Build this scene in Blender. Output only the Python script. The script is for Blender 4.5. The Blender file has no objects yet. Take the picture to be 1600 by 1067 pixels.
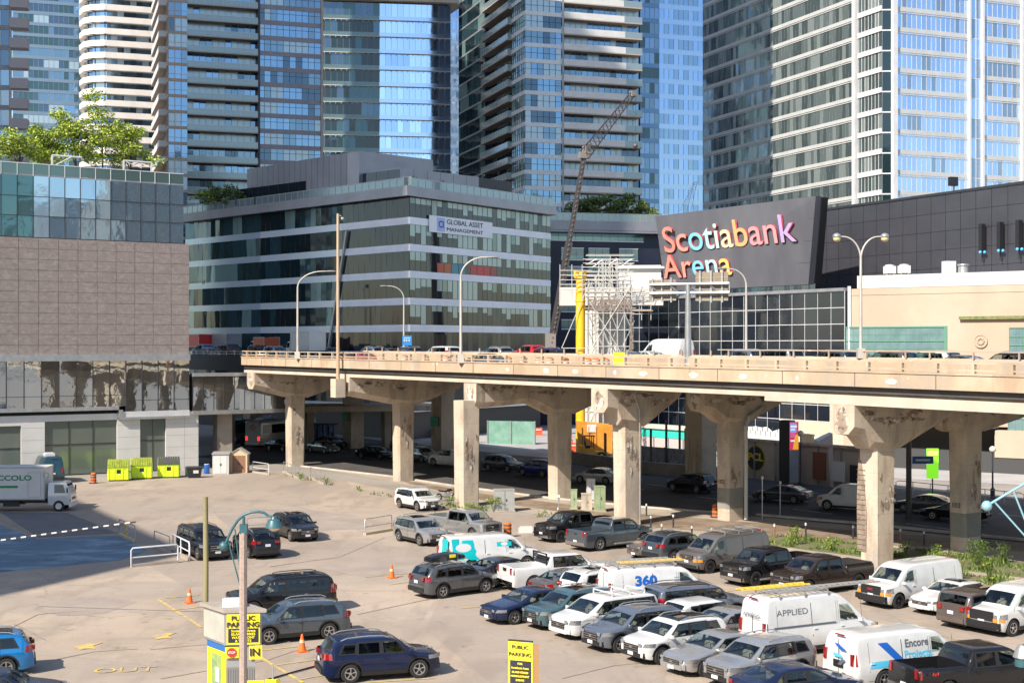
import bpy, bmesh, math, random
from mathutils import Vector, Matrix, Euler
R = math.radians
random.seed(7)
SC = bpy.context.scene
COL = SC.collection
# ---------------------------------------------------------------- camera
F, H, HY = 2200.0, 12.8, 540.0
cd = bpy.data.cameras.new('camera'); cam = bpy.data.objects.new('camera', cd); COL.objects.link(cam)
cam.location = (0, 0, H); cam.rotation_euler = (R(90), 0, 0)
cd.sensor_width = 36; cd.lens = F/1600*36; cd.shift_y = 6.5/1600; cd.clip_end = 5000; cd.clip_start = 1
SC.camera = cam
# ---------------------------------------------------------------- light
SUN_AZ, SUN_EL = 50.0, 40.0      # the sun stands behind and to the left of the viewer
w = bpy.data.worlds.new('World'); SC.world = w; w.use_nodes = True
nt = w.node_tree; bgn = nt.nodes['Background']; sk = nt.nodes.new('ShaderNodeTexSky')
sk.sky_type = 'NISHITA'; sk.sun_disc = False; sk.sun_elevation = R(SUN_EL)
sx, sy = -math.cos(R(SUN_AZ)), -math.sin(R(SUN_AZ))
sk.sun_rotation = math.atan2(sx, sy); sk.air_density = 1.0; sk.dust_density = 0.7; sk.ozone_density = 1.2
nt.links.new(sk.outputs[0], bgn.inputs[0]); bgn.inputs[1].default_value = 0.13
sd = bpy.data.lights.new('sun', 'SUN'); sun = bpy.data.objects.new('sun', sd); COL.objects.link(sun)
sd.energy = 4.6; sd.angle = R(0.5); sd.color = (1.0, 0.93, 0.82)
sun.rotation_euler = Vector((sx*math.cos(R(SUN_EL)), sy*math.cos(R(SUN_EL)), math.sin(R(SUN_EL)))).to_track_quat('Z', 'Y').to_euler()
SC.view_settings.view_transform = 'Standard'; SC.view_settings.look = 'None'
SC.view_settings.exposure = 0.8; SC.view_settings.gamma = 1
SC.cycles.max_bounces = 6; SC.cycles.glossy_bounces = 3; SC.cycles.diffuse_bounces = 3; SC.cycles.transparent_max_bounces = 6

# ---------------------------------------------------------------- materials
MATS = {}
def mat(name, col, rough=.6, metal=0., col2=None, scale=1., bump=0., bscale=None, spec=.5, coat=0., emit=0., stretch=None, lo=.35, hi=.65, detail=6):
    if name in MATS: return MATS[name]
    m = bpy.data.materials.new(name); m.use_nodes = True; n = m.node_tree.nodes; l = m.node_tree.links
    b = n['Principled BSDF']
    b.inputs['Base Color'].default_value = (*col, 1); b.inputs['Roughness'].default_value = rough
    b.inputs['Metallic'].default_value = metal; b.inputs['Specular IOR Level'].default_value = spec
    if coat: b.inputs['Coat Weight'].default_value = coat; b.inputs['Coat Roughness'].default_value = .04
    if emit: b.inputs['Emission Color'].default_value = (*col, 1); b.inputs['Emission Strength'].default_value = emit
    if col2 or bump:
        tc = n.new('ShaderNodeNewGeometry'); mp = n.new('ShaderNodeMapping')
        l.new(tc.outputs['Position'], mp.inputs[0])
        if stretch: mp.inputs['Scale'].default_value = stretch
    if col2:
        nz = n.new('ShaderNodeTexNoise'); nz.inputs['Scale'].default_value = scale; nz.inputs['Detail'].default_value = detail
        nz.inputs['Roughness'].default_value = .6
        l.new(mp.outputs[0], nz.inputs[0])
        rp = n.new('ShaderNodeValToRGB'); l.new(nz.outputs[0], rp.inputs[0])
        rp.color_ramp.elements[0].position = lo; rp.color_ramp.elements[1].position = hi
        rp.color_ramp.elements[0].color = (*col, 1); rp.color_ramp.elements[1].color = (*col2, 1)
        l.new(rp.outputs[0], b.inputs['Base Color'])
    if bump:
        n2 = n.new('ShaderNodeTexNoise'); n2.inputs['Scale'].default_value = bscale or scale*3; n2.inputs['Detail'].default_value = 4
        l.new(mp.outputs[0], n2.inputs[0])
        bp = n.new('ShaderNodeBump'); bp.inputs['Strength'].default_value = 1; bp.inputs['Distance'].default_value = bump
        l.new(n2.outputs[0], bp.inputs['Height']); l.new(bp.outputs[0], b.inputs['Normal'])
    MATS[name] = m
    return m
def layered(name, base, layers, rough=.85, bump=.004, bscale=8):
    """base colour, then (colour, scale, lo, hi, strength, stretch) noise layers; 'crack' layers use Voronoi edges"""
    m = bpy.data.materials.new(name); m.use_nodes = True; n = m.node_tree.nodes; l = m.node_tree.links
    b = n['Principled BSDF']; b.inputs['Roughness'].default_value = rough; b.inputs['Specular IOR Level'].default_value = .3
    g = n.new('ShaderNodeNewGeometry'); cur = None
    rgb = n.new('ShaderNodeRGB'); rgb.outputs[0].default_value = (*base, 1); cur = rgb.outputs[0]
    for k, (col, sc, lo, hi, st, stretch, kind) in enumerate(layers):
        mp = n.new('ShaderNodeMapping'); mp.inputs['Scale'].default_value = stretch or (1, 1, 1); mp.inputs['Location'].default_value = (k*13.7, k*5.1, k*2.3)
        l.new(g.outputs['Position'], mp.inputs[0]); src = mp.outputs[0]
        rp = n.new('ShaderNodeMapRange'); rp.interpolation_type = 'SMOOTHSTEP'
        rp.inputs['From Min'].default_value = lo; rp.inputs['From Max'].default_value = hi; rp.inputs['To Max'].default_value = st
        if kind == 'crack':
            wz = n.new('ShaderNodeTexNoise'); wz.inputs['Scale'].default_value = sc*3; wz.inputs['Detail'].default_value = 5
            l.new(src, wz.inputs[0])
            ad = n.new('ShaderNodeMixRGB'); ad.blend_type = 'ADD'; ad.inputs[0].default_value = .35/sc if sc < 1 else .12
            l.new(src, ad.inputs[1]); l.new(wz.outputs['Color'], ad.inputs[2])
            t = n.new('ShaderNodeTexVoronoi'); t.feature = 'DISTANCE_TO_EDGE'; t.inputs['Scale'].default_value = sc
            l.new(ad.outputs[0], t.inputs[0]); l.new(t.outputs['Distance'], rp.inputs[0])
        elif kind == 'line':
            sp = n.new('ShaderNodeSeparateXYZ'); l.new(src, sp.inputs[0]); md = n.new('ShaderNodeMath'); md.operation = 'PINGPONG'; md.inputs[1].default_value = sc
            l.new(sp.outputs[2], md.inputs[0]); l.new(md.outputs[0], rp.inputs[0])
        elif kind == 'cell':
            t = n.new('ShaderNodeTexVoronoi'); t.inputs['Scale'].default_value = sc; l.new(src, t.inputs[0])
            sp = n.new('ShaderNodeSeparateColor'); l.new(t.outputs['Color'], sp.inputs[0]); l.new(sp.outputs[0], rp.inputs[0])
        else:
            t = n.new('ShaderNodeTexNoise'); t.inputs['Scale'].default_value = sc; t.inputs['Detail'].default_value = 9; t.inputs['Roughness'].default_value = .62
            l.new(src, t.inputs[0]); l.new(t.outputs[0], rp.inputs[0])
        mx = n.new('ShaderNodeMixRGB'); l.new(rp.outputs[0], mx.inputs[0]); l.new(cur, mx.inputs[1]); mx.inputs[2].default_value = (*col, 1)
        cur = mx.outputs[0]
    l.new(cur, b.inputs['Base Color'])
    n2 = n.new('ShaderNodeTexNoise'); n2.inputs['Scale'].default_value = bscale; n2.inputs['Detail'].default_value = 8; l.new(g.outputs['Position'], n2.inputs[0])
    bp = n.new('ShaderNodeBump'); bp.inputs['Strength'].default_value = 1; bp.inputs['Distance'].default_value = bump
    l.new(n2.outputs[0], bp.inputs['Height']); l.new(bp.outputs[0], b.inputs['Normal'])
    MATS[name] = m
    return m
lotM = layered('worn_asphalt', (.37, .288, .215), [
    ((.46, .365, .28), .05, .4, .62, .8, None, 'n'), ((.31, .24, .185), .16, .52, .68, .75, None, 'n'),
    ((.29, .235, .19), .09, .60, .78, .6, (1, .45, 1), 'cell'), ((.44, .36, .295), .7, .5, .75, .45, (1, 3, 1), 'n'),
    ((.17, .135, .11), .13, .006, .0, .55, None, 'crack'), ((.18, .145, .12), .45, .008, .0, .25, None, 'crack'),
    ((.16, .13, .11), .55, .68, .76, .6, None, 'n'), ((.48, .41, .35), 9, .45, .8, .3, None, 'n'), ((.27, .21, .16), 22, .52, .62, .45, None, 'n'), ((.26, .21, .17), .5, .54, .66, .5, (1, .16, 1), 'n'), ((.27, .22, .18), .35, .55, .68, .45, (.3, 1.3, 1), 'n'), ((.15, .12, .098), 1.1, .60, .70, .6, None, 'n'), ((.20, .16, .125), .22, .50, .64, .45, (1.6, .5, 1), 'n'), ((.30, .25, .205), .07, .45, .6, .5, (1, 2, 1), 'n')], bump=.006)
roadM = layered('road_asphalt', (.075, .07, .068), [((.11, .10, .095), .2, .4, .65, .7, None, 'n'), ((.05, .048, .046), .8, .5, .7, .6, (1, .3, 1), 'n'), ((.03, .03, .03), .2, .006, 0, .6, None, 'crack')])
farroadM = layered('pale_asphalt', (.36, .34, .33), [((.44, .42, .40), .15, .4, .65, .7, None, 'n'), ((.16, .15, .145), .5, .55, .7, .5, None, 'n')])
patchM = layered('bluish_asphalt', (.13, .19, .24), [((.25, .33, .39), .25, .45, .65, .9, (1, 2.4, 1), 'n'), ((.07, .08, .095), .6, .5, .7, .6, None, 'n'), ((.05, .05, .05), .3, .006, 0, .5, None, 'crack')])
walkM = layered('sidewalk_concrete', (.36, .30, .24), [((.44, .38, .31), .3, .4, .65, .7, None, 'n'), ((.24, .20, .16), .5, .55, .72, .6, None, 'n'), ((.14, .12, .10), .25, .008, 0, .6, None, 'crack')])
dirtM = layered('dirt', (.20, .145, .10), [((.30, .23, .17), .4, .4, .65, .8, None, 'n'), ((.12, .09, .065), 1.2, .5, .7, .7, None, 'n'), ((.09, .12, .04), .7, .62, .72, .5, None, 'n')], bump=.03, bscale=3)
groundM = layered('pale_ground', (.27, .24, .21), [((.36, .32, .28), .1, .4, .65, .7, None, 'n'), ((.18, .16, .14), .4, .55, .72, .6, None, 'n')])
concM = layered('aged_concrete', (.48, .395, .305), [
    ((.56, .47, .37), .25, .4, .62, .8, None, 'n'), ((.36, .27, .195), .9, .50, .66, .85, (1, 1, .25), 'n'),
    ((.22, .165, .12), 2.2, .64, .74, .6, (1, 1, .16), 'n'), ((.57, .50, .41), 1.1, .63, .69, .6, None, 'n'), ((.36, .17, .08), .6, .70, .78, .5, (1, 1, .2), 'n'),
    ((.20, .15, .11), .5, .006, 0, .5, None, 'crack'), ((.30, .225, .165), .6, .018, .004, .55, None, 'line'), ((.30, .27, .24), .35, .48, .62, .7, (1, 1, .5), 'n'), ((.24, .12, .06), 1.3, .68, .74, .7, (1.4, 1.4, .10), 'n'), ((.66, .60, .52), 2.6, .66, .70, .7, None, 'n')], bump=.02, bscale=2.5)
spallM = layered('broken_concrete', (.30, .23, .175), [((.60, .54, .46), 1.6, .5, .56, .9, None, 'n'), ((.13, .10, .08), 2.8, .56, .62, .9, None, 'n'), ((.40, .2, .1), 2.0, .62, .7, .5, None, 'n')], bump=.12, bscale=2.2)
paraM = layered('parapet_concrete', (.42, .315, .215), [
    ((.49, .385, .28), .3, .42, .62, .9, None, 'n'), ((.35, .25, .17), .6, .52, .68, .75, (1, 1, .3), 'n'), ((.26, .19, .14), 2.0, .60, .70, .7, (1, 1, .12), 'n'), ((.31, .275, .235), .25, .50, .64, .65, None, 'n'),
    ((.62, .56, .48), .8, .66, .70, .8, None, 'n'), ((.22, .15, .10), 1.6, .66, .74, .6, (2, 2, .08), 'n')], bump=.01)
girdM = layered('grey_girder', (.27, .225, .185), [((.35, .30, .25), .4, .4, .62, .8, None, 'n'), ((.17, .14, .115), 1.0, .55, .72, .7, (1, 1, .3), 'n')], bump=.008)
flangM = layered('pale_flange', (.44, .385, .31), [((.52, .46, .38), .4, .4, .62, .8, None, 'n'), ((.38, .30, .22), 1.4, .6, .74, .6, (1, 1, .3), 'n')], bump=.004)
limeM = layered('limestone', (.43, .325, .24), [((.49, .385, .295), .12, .4, .62, .8, None, 'n'), ((.46, .34, .235), .5, .55, .72, .6, (1, 1, .3), 'n'), ((.30, .22, .15), 1.3, .68, .76, .4, (1, 1, .2), 'n')], bump=.003)
stoneM = layered('pink_stone_panel', (.255, .212, .19), [((.33, .28, .25), 1.6, .45, .66, .8, (1, 1, 1.8), 'n'), ((.21, .155, .14), 2.2, .52, .68, .7, (1, 1, 1.6), 'n'), ((.42, .36, .325), 4, .54, .66, .6, (1, 1, 2), 'n')], bump=.03, bscale=.9)
whiteP = mat('white_panel', (.66, .63, .59), .5, col2=(.58, .55, .51), scale=.4)
whiteM = mat('white_metal', (.62, .62, .62), .4, col2=(.54, .53, .53), scale=.6)
greyM = mat('grey_metal', (.30, .30, .31), .45, .3, col2=(.24, .24, .25), scale=.8)
galvM = mat('galvanised_metal', (.45, .45, .44), .4, .6, col2=(.36, .36, .36), scale=2)
darkM = mat('dark_metal', (.03, .03, .035), .45)
blackM = mat('black_plastic', (.015, .015, .017), .45)
arenaM = mat('charcoal_cladding', (.060, .060, .072), .42, .35, col2=(.078, .077, .09), scale=.25)
signM = mat('sign_cladding', (.115, .115, .13), .45, .2, col2=(.15, .15, .165), scale=.25, stretch=(1, 1, .4))
navyM = mat('navy_cladding', (.016, .018, .034), .4, .1, col2=(.022, .025, .045), scale=.3)
lilacM = mat('grey_lilac_panel', (.25, .245, .27), .35, .5, col2=(.30, .29, .32), scale=.3)
yellowM = mat('yellow_paint', (.85, .52, .02), .45, col2=(.75, .42, .02), scale=1.5)
signY = mat('sign_yellow', (.86, .72, .03), .5)
limeP = mat('lime_paint', (.62, .82, .02), .45, col2=(.42, .66, .02), scale=.8, lo=.5, hi=.7)
orangeM = mat('orange_plastic', (.80, .14, .02), .5)
redM = mat('red_paint', (.6, .03, .03), .4)
woodM = mat('weathered_wood', (.20, .17, .075), .8, col2=(.30, .26, .13), scale=3, stretch=(1, 1, .1), bump=.01)
polewoodM = mat('tan_pole', (.42, .29, .18), .7, col2=(.50, .37, .25), scale=3, stretch=(1, 1, .1))
tealM = mat('teal_paint', (.03, .095, .11), .4, col2=(.045, .13, .145), scale=2)
paleblueM = mat('pale_blue_paint', (.26, .48, .55), .35, .2)
lineY = mat('yellow_road_paint', (.62, .43, .08), .8, col2=(.37, .29, .19), scale=2.4, lo=.40, hi=.58)
lineW = mat('white_road_paint', (.6, .58, .55), .8, col2=(.25, .23, .21), scale=2, lo=.45, hi=.65)
redlampM = mat('tail_lamp', (.24, .006, .006), .12, coat=1)
headM = mat('head_lamp', (.34, .35, .36), .08, .6, coat=1)
amberM = mat('amber_lamp', (.8, .25, .02), .2, coat=1)
chromeM = mat('chrome', (.6, .6, .6), .15, 1)
rimM = mat('alloy', (.42, .40, .38), .35, .7)
darkrimM = mat('dark_alloy', (.05, .05, .05), .35, .7)
tyreM = mat('tyre_rubber', (.018, .018, .018), .8)
carglass = mat('car_glass', (.006, .010, .013), .03, 0, spec=.55)
def seeglass(name, tint):
    m = bpy.data.materials.new(name); m.use_nodes = True; n = m.node_tree.nodes; l = m.node_tree.links; n.remove(n['Principled BSDF'])
    t = n.new('ShaderNodeBsdfTransparent'); t.inputs[0].default_value = (*tint, 1); g_ = n.new('ShaderNodeBsdfGlossy'); g_.inputs['Roughness'].default_value = .02; g_.inputs[0].default_value = (.9, .95, 1, 1)
    fr = n.new('ShaderNodeLayerWeight'); fr.inputs[0].default_value = .5; pw = n.new('ShaderNodeMath'); pw.operation = 'POWER'; pw.inputs[1].default_value = 4.; l.new(fr.outputs['Facing'], pw.inputs[0]); mr = n.new('ShaderNodeMapRange'); mr.inputs['To Min'].default_value = .06; l.new(pw.outputs[0], mr.inputs[0]); mx = n.new('ShaderNodeMixShader'); l.new(mr.outputs[0], mx.inputs[0]); l.new(t.outputs[0], mx.inputs[1]); l.new(g_.outputs[0], mx.inputs[2]); l.new(mx.outputs[0], n['Material Output'].inputs[0]); MATS[name] = m
    return m
seeM = seeglass('clear_car_glass', (.72, .80, .77)); privM = seeglass('tinted_car_glass', (.24, .27, .27))
cabinM = mat('cabin_trim', (.08, .075, .07), .8); seatM = mat('seat_fabric', (.24, .21, .18), .85, col2=(.14, .125, .11), scale=2)
plateM = mat('number_plate', (.6, .6, .62), .4)
amberglobe = mat('amber_glass', (.75, .55, .22), .2, coat=.6)
globeM = mat('frosted_globe', (.75, .6, .45), .3)
# facade glass: real panes mirror part of the sky; each pane is set a little differently
def glass(name, col, metal, rough=.05, bump=.012, bs=.35):
    return mat(name, col, rough, metal, bump=bump, bscale=bs, spec=.9)
gBlue = [glass('blue_glass', (.28, .42, .58), .85), glass('blue_glass_light', (.40, .56, .76), .85), glass('blue_glass_deep', (.22, .34, .50), .8)]
gSky = [glass('sky_glass', (.46, .62, .86), .92, bump=.006), glass('sky_glass_light', (.54, .70, .92), .92, bump=.006), glass('sky_glass_deep', (.36, .52, .78), .9, bump=.006)]
gTeal = [glass('teal_glass', (.05, .11, .13), .5), glass('teal_glass_blind', (.22, .34, .33), .35, .12), glass('teal_glass_dark', (.015, .035, .042), .35)]
gGreen = [glass('green_glass_blind', (.24, .32, .28), .15, .2), glass('green_glass', (.03, .06, .06), .3), glass('green_glass_mid', (.11, .165, .15), .25)]
gDark = [glass('dark_glass', (.018, .024, .036), .35), glass('dark_glass_b', (.03, .038, .05), .4), glass('dark_glass_c', (.012, .016, .026), .3)]
gCondo = [glass('condo_glass', (.18, .28, .37), .75), glass('condo_glass_curtain', (.38, .48, .54), .4, .2), glass('condo_glass_dark', (.09, .145, .20), .7), glass('condo_glass_blue', (.22, .36, .52), .8)]
gMirror = [glass('mirror_glass', (.50, .54, .56), .95, .03, .018, .3), glass('mirror_glass_b', (.42, .46, .48), .95, .03, .018, .3)]
gOffice = [glass('office_glass', (.20, .25, .25), .5), glass('office_glass_dark', (.11, .145, .15), .5), glass('office_glass_blind', (.30, .34, .33), .4, .12)]
gOfficeSky = [glass('office_sky', (.50, .64, .84), .9, bump=.02), glass('office_sky_b', (.44, .58, .80), .9, bump=.02), glass('office_sky_c', (.30, .38, .48), .8, bump=.03)]
clearM = mat('balustrade_glass', (.26, .32, .33), .1, .4)

# ---------------------------------------------------------------- mesh builder (points in world space of the thing's parent)
WM = {}
class MB:
    def __init__(s): s.v = []; s.f = []; s.m = []
    def quad(s, a, b, c, d, m=0):
        n = len(s.v); s.v += [tuple(a), tuple(b), tuple(c), tuple(d)]; s.f.append((n, n+1, n+2, n+3)); s.m.append(m)
    def poly(s, pts, m=0):
        n = len(s.v); s.v += [tuple(p) for p in pts]; s.f.append(tuple(range(n, n+len(pts)))); s.m.append(m)
    def hexa(s, b, t, m=0):
        """b,t: 4 bottom and 4 top points (counter-clockwise from above)"""
        n = len(s.v); s.v += [tuple(p) for p in b] + [tuple(p) for p in t]
        for q in ((3, 2, 1, 0), (4, 5, 6, 7), (0, 1, 5, 4), (1, 2, 6, 5), (2, 3, 7, 6), (3, 0, 4, 7)):
            s.f.append(tuple(n+i for i in q)); s.m.append(m)
    def box(s, c, d, rz=0, m=0):
        hx, hy, hz = d[0]/2, d[1]/2, d[2]/2; ca, sa = math.cos(rz), math.sin(rz)
        P = [(c[0]+x*ca-y*sa, c[1]+x*sa+y*ca) for x, y in ((-hx, -hy), (hx, -hy), (hx, hy), (-hx, hy))]
        s.hexa([(x, y, c[2]-hz) for x, y in P], [(x, y, c[2]+hz) for x, y in P], m)
    def wall(s, P, Q, z0, z1, th, m=0, out=0.):
        """slab along P->Q; 'out' metres in front of the line (towards the right-hand normal), th deep behind that"""
        dx, dy = Q[0]-P[0], Q[1]-P[1]; L = math.hypot(dx, dy) or 1; nx, ny = dy/L, -dx/L
        a = (P[0]+nx*out, P[1]+ny*out); b = (Q[0]+nx*out, Q[1]+ny*out); c = (b[0]-nx*th, b[1]-ny*th); d = (a[0]-nx*th, a[1]-ny*th)
        s.hexa([(*a, z0), (*b, z0), (*c, z0), (*d, z0)], [(*a, z1), (*b, z1), (*c, z1), (*d, z1)], m)
    def prism(s, poly, z0, z1, m=0, mt=None):
        n = len(s.v); k = len(poly)
        s.v += [(x, y, z0) for x, y in poly] + [(x, y, z1) for x, y in poly]
        s.f.append(tuple(range(n+k-1, n-1, -1))); s.m.append(m); s.f.append(tuple(range(n+k, n+2*k))); s.m.append(m if mt is None else mt)
        for i in range(k):
            j = (i+1) % k; s.f.append((n+i, n+j, n+k+j, n+k+i)); s.m.append(m)
    def loft(s, rings, m=0, cap=True, close=True):
        n = len(s.v); k = len(rings[0])
        for r in rings: s.v += [tuple(p) for p in r]
        for i in range(len(rings)-1):
            for j in range(k if close else k-1):
                a = n+i*k+j; b = n+i*k+(j+1) % k
                s.f.append((a, b, b+k, a+k)); s.m.append(m)
        if cap:
            s.f.append(tuple(range(n+k-1, n-1, -1))); s.m.append(m)
            e = n+(len(rings)-1)*k; s.f.append(tuple(range(e, e+k))); s.m.append(m)
    def tube(s, pts, r, n=8, m=0, r2=None):
        pts = [Vector(p) for p in pts]; rings = []
        for i, p in enumerate(pts):
            d = (pts[min(i+1, len(pts)-1)]-pts[max(i-1, 0)]).normalized()
            a = d.orthogonal().normalized() if i == 0 else (a - d*a.dot(d)).normalized()
            b = d.cross(a); rr = r if r2 is None else r+(r2-r)*i/(len(pts)-1)
            rings.append([p+(a*math.cos(t*2*math.pi/n)+b*math.sin(t*2*math.pi/n))*rr for t in range(n)])
        s.loft(rings, m)
    def lathe(s, c, prof, n=16, m=0, axis='z', ms=None):
        """prof: list of (radius, height)"""
        base = len(s.v); k = len(prof)
        for i in range(n):
            t = 2*math.pi*i/n
            for r, h in prof:
                if axis == 'z': s.v.append((c[0]+r*math.cos(t), c[1]+r*math.sin(t), c[2]+h))
                elif axis == 'y': s.v.append((c[0]+r*math.cos(t), c[1]+h, c[2]+r*math.sin(t)))
                else: s.v.append((c[0]+h, c[1]+r*math.cos(t), c[2]+r*math.sin(t)))
        for i in range(n):
            j = (i+1) % n
            for q in range(k-1):
                s.f.append((base+i*k+q, base+j*k+q, base+j*k+q+1, base+i*k+q+1)); s.m.append(ms[q] if ms else m)
    def ball(s, c, r, n=12, m=0, sz=1.):
        s.lathe(c, [(max(r*math.sin(math.pi*i/8), .001), -r*sz*math.cos(math.pi*i/8)) for i in range(9)], n, m)
    def build(s, name, mats, parent=None, origin=None, smooth=None, link=True, props=None):
        me = bpy.data.meshes.new(name)
        if not isinstance(mats, (list, tuple)): mats = [mats]
        M = WM[parent].inverted() if parent is not None else (Matrix.Translation(origin).inverted() if origin is not None else None)
        vs = s.v if M is None else [tuple(M @ Vector(v)) for v in s.v]
        me.from_pydata(vs, [], s.f)
        for m in mats: me.materials.append(m)
        me.polygons.foreach_set('material_index', s.m)
        if smooth:
            me.polygons.foreach_set('use_smooth', [True]*len(s.f)); me.set_sharp_from_angle(angle=R(smooth))
        me.update()
        o = bpy.data.objects.new(name, me)
        if link: COL.objects.link(o)
        if parent is not None: o.parent = parent; WM[o] = WM[parent]
        elif origin is not None: o.location = origin; WM[o] = Matrix.Translation(origin)
        else: WM[o] = Matrix.Identity(4)
        return o
def thing(name, label, cat, loc=(0, 0, 0), rz=0, group=None, link=True):
    o = bpy.data.objects.new(name, None); o.empty_display_size = .5
    if link: COL.objects.link(o)
    o.location = loc; o.rotation_euler = (0, 0, rz); WM[o] = Matrix.Translation(loc) @ Matrix.Rotation(rz, 4, 'Z')
    if label: tag(o, label, cat, group)
    return o
def tag(o, label, cat, group=None):
    o['label'] = label; o['category'] = cat
    if group: o['group'] = group
    return o
def struct(o, kind='structure'): o['kind'] = kind; return o
def dup(o, parent=None, paint=None, loc=None, rz=None):
    c = o.copy(); COL.objects.link(c)
    if parent is not None: c.parent = parent
    if loc is not None: c.location = loc
    if rz is not None: c.rotation_euler = (0, 0, rz)
    if paint and c.type == 'MESH':
        for s in c.material_slots:
            if s.material and s.material.name == 'paint_slot':
                s.link = 'OBJECT'; s.material = paint
    for ch in list(o.children): dup(ch, c, paint)
    return c
def text(name, s, size, m, parent, loc, yaw, align='CENTER', ext=.01, pitch=90, bold=0, props=None, xs=1.):
    cu = bpy.data.curves.new(name, 'FONT'); cu.body = s; cu.size = size; cu.align_x = align; cu.align_y = 'CENTER'; cu.extrude = ext; cu.offset = bold; cu.resolution_u = 3
    ob = bpy.data.objects.new(name, cu); me = bpy.data.meshes.new_from_object(ob)
    bpy.data.objects.remove(ob); me.name = name; me.materials.clear(); me.materials.append(m)
    T = Matrix.Translation(loc) @ Matrix.Rotation(yaw, 4, 'Z') @ Matrix.Rotation(R(pitch), 4, 'X') @ Matrix.Diagonal((xs, 1, 1, 1))
    if parent is not None: T = WM[parent].inverted() @ T
    me.transform(T)
    o = bpy.data.objects.new(name, me); COL.objects.link(o)
    if parent is not None: o.parent = parent; WM[o] = WM[parent]
    return o
def G(px, py, z=0.):
    d = F*(H-z)/(py-HY); return ((px-800)*d/F, d)
def X(px, d): return (px-800)*d/F
def Z(py, d): return H+(HY-py)*d/F
def lerp(a, b, t): return a+(b-a)*t
def lp(P, Q, t): return (P[0]+(Q[0]-P[0])*t, P[1]+(Q[1]-P[1])*t)
def dist(P, Q): return math.hypot(Q[0]-P[0], Q[1]-P[1])
def nrm(P, Q): L = dist(P, Q); return ((Q[1]-P[1])/L, -(Q[0]-P[0])/L)
U = (.574, -.819); N = (.819, .574)      # along and across the elevated road
def EP(s, t=0.): return (-27.3+U[0]*s+N[0]*t, 146.4+U[1]*s+N[1]*t)
UA = math.atan2(U[1], U[0])
# ================================================================ GROUND
def sheet(name, pts, m, z, kind='structure'):
    b = MB(); b.poly([(x, y, z) for x, y in pts]); o = b.build(name, m); struct(o, kind); return o
g = MB(); g.poly([(-1500, -600, 0), (1500, -600, 0), (1500, 2500, 0), (-1500, 2500, 0)]); struct(g.build('ground', groundM))
lotpts = [(-70, -20), (75, -20), (75, 44), G(1600, 915), G(1480, 905), G(1330, 885), G(1180, 862), G(1060, 842), G(960, 822), G(830, 806), G(760, 800), G(700, 786), G(640, 770), G(540, 752), G(440, 738), G(400, 734), G(300, 742), (-60, 122)]
sheet('parking_lot', lotpts, lotM, .006)
sheet('sidewalk', [G(1650, 925), G(1600, 913), G(1480, 903), G(1330, 883), G(1180, 860), G(1060, 840), G(960, 820), G(830, 803), G(790, 795), G(700, 772), G(560, 742), G(420, 722), G(300, 722),
       G(300, 712), G(470, 727), G(611, 743), G(709, 758), G(860, 776), G(1000, 790), G(1120, 800), G(1346, 822), G(1500, 838), G(1700, 858)][::-1], walkM, .012)
sheet('dirt_verge', [G(620, 748), G(760, 772), G(900, 790), G(1000, 803), G(1200, 818), G(1400, 834), G(1600, 848), G(1600, 862), G(1400, 852), G(1200, 838), G(1000, 822), G(880, 800), G(760, 783), G(640, 756)][::-1], dirtM, .018)
sheet('grass_strip', [G(1190, 836), G(1330, 848), G(1450, 862), G(1620, 880), G(1620, 905), G(1500, 890), G(1330, 868), G(1190, 850)], mat('grass_soil', (.10, .13, .035), .9, col2=(.19, .16, .10), scale=1.2), .024)
sheet('grass_verge', [G(1490, 896), G(1620, 912), G(1660, 935), G(1500, 915)], MATS['grass_soil'], .024)
# road under the viaduct: follows the viaduct
def strip(name, s0, s1, t0, t1, m, z, n=1):
    b = MB(); a, c, d, e = EP(s0, t0), EP(s1, t0), EP(s1, t1), EP(s0, t1); b.poly([(*a, z), (*c, z), (*d, z), (*e, z)]); return struct(b.build(name, m))
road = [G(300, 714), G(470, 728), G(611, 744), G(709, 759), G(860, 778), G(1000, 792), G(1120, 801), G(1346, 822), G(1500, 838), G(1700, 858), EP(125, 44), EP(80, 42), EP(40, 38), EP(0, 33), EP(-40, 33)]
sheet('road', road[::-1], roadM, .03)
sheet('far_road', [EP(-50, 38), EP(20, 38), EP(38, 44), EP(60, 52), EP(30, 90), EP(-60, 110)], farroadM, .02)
b = MB()
for k in range(14):
    for t in (19.5, 23.2, 30):
        s = -30+k*11; P, Q = EP(s, t), EP(s+4, t); b.wall(P, Q, .036, .04, .13)
struct(b.build('lane_markings', lineW))
# kerb on the near road edge
b = MB()
kp = [G(1180, 806), G(1346, 820), G(1500, 836), G(1700, 856)]
for i in range(3): b.wall(kp[i], kp[i+1], 0, .17, .45)
kp = [G(470, 729), G(611, 745), G(709, 760), G(860, 779), G(1000, 793), G(1120, 802)]
for i in range(5): b.wall(kp[i], kp[i+1], 0, .14, .25)
struct(b.build('kerb', mat('kerb_stone', (.5, .45, .38), .8, col2=(.36, .31, .26), scale=1)))
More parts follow.
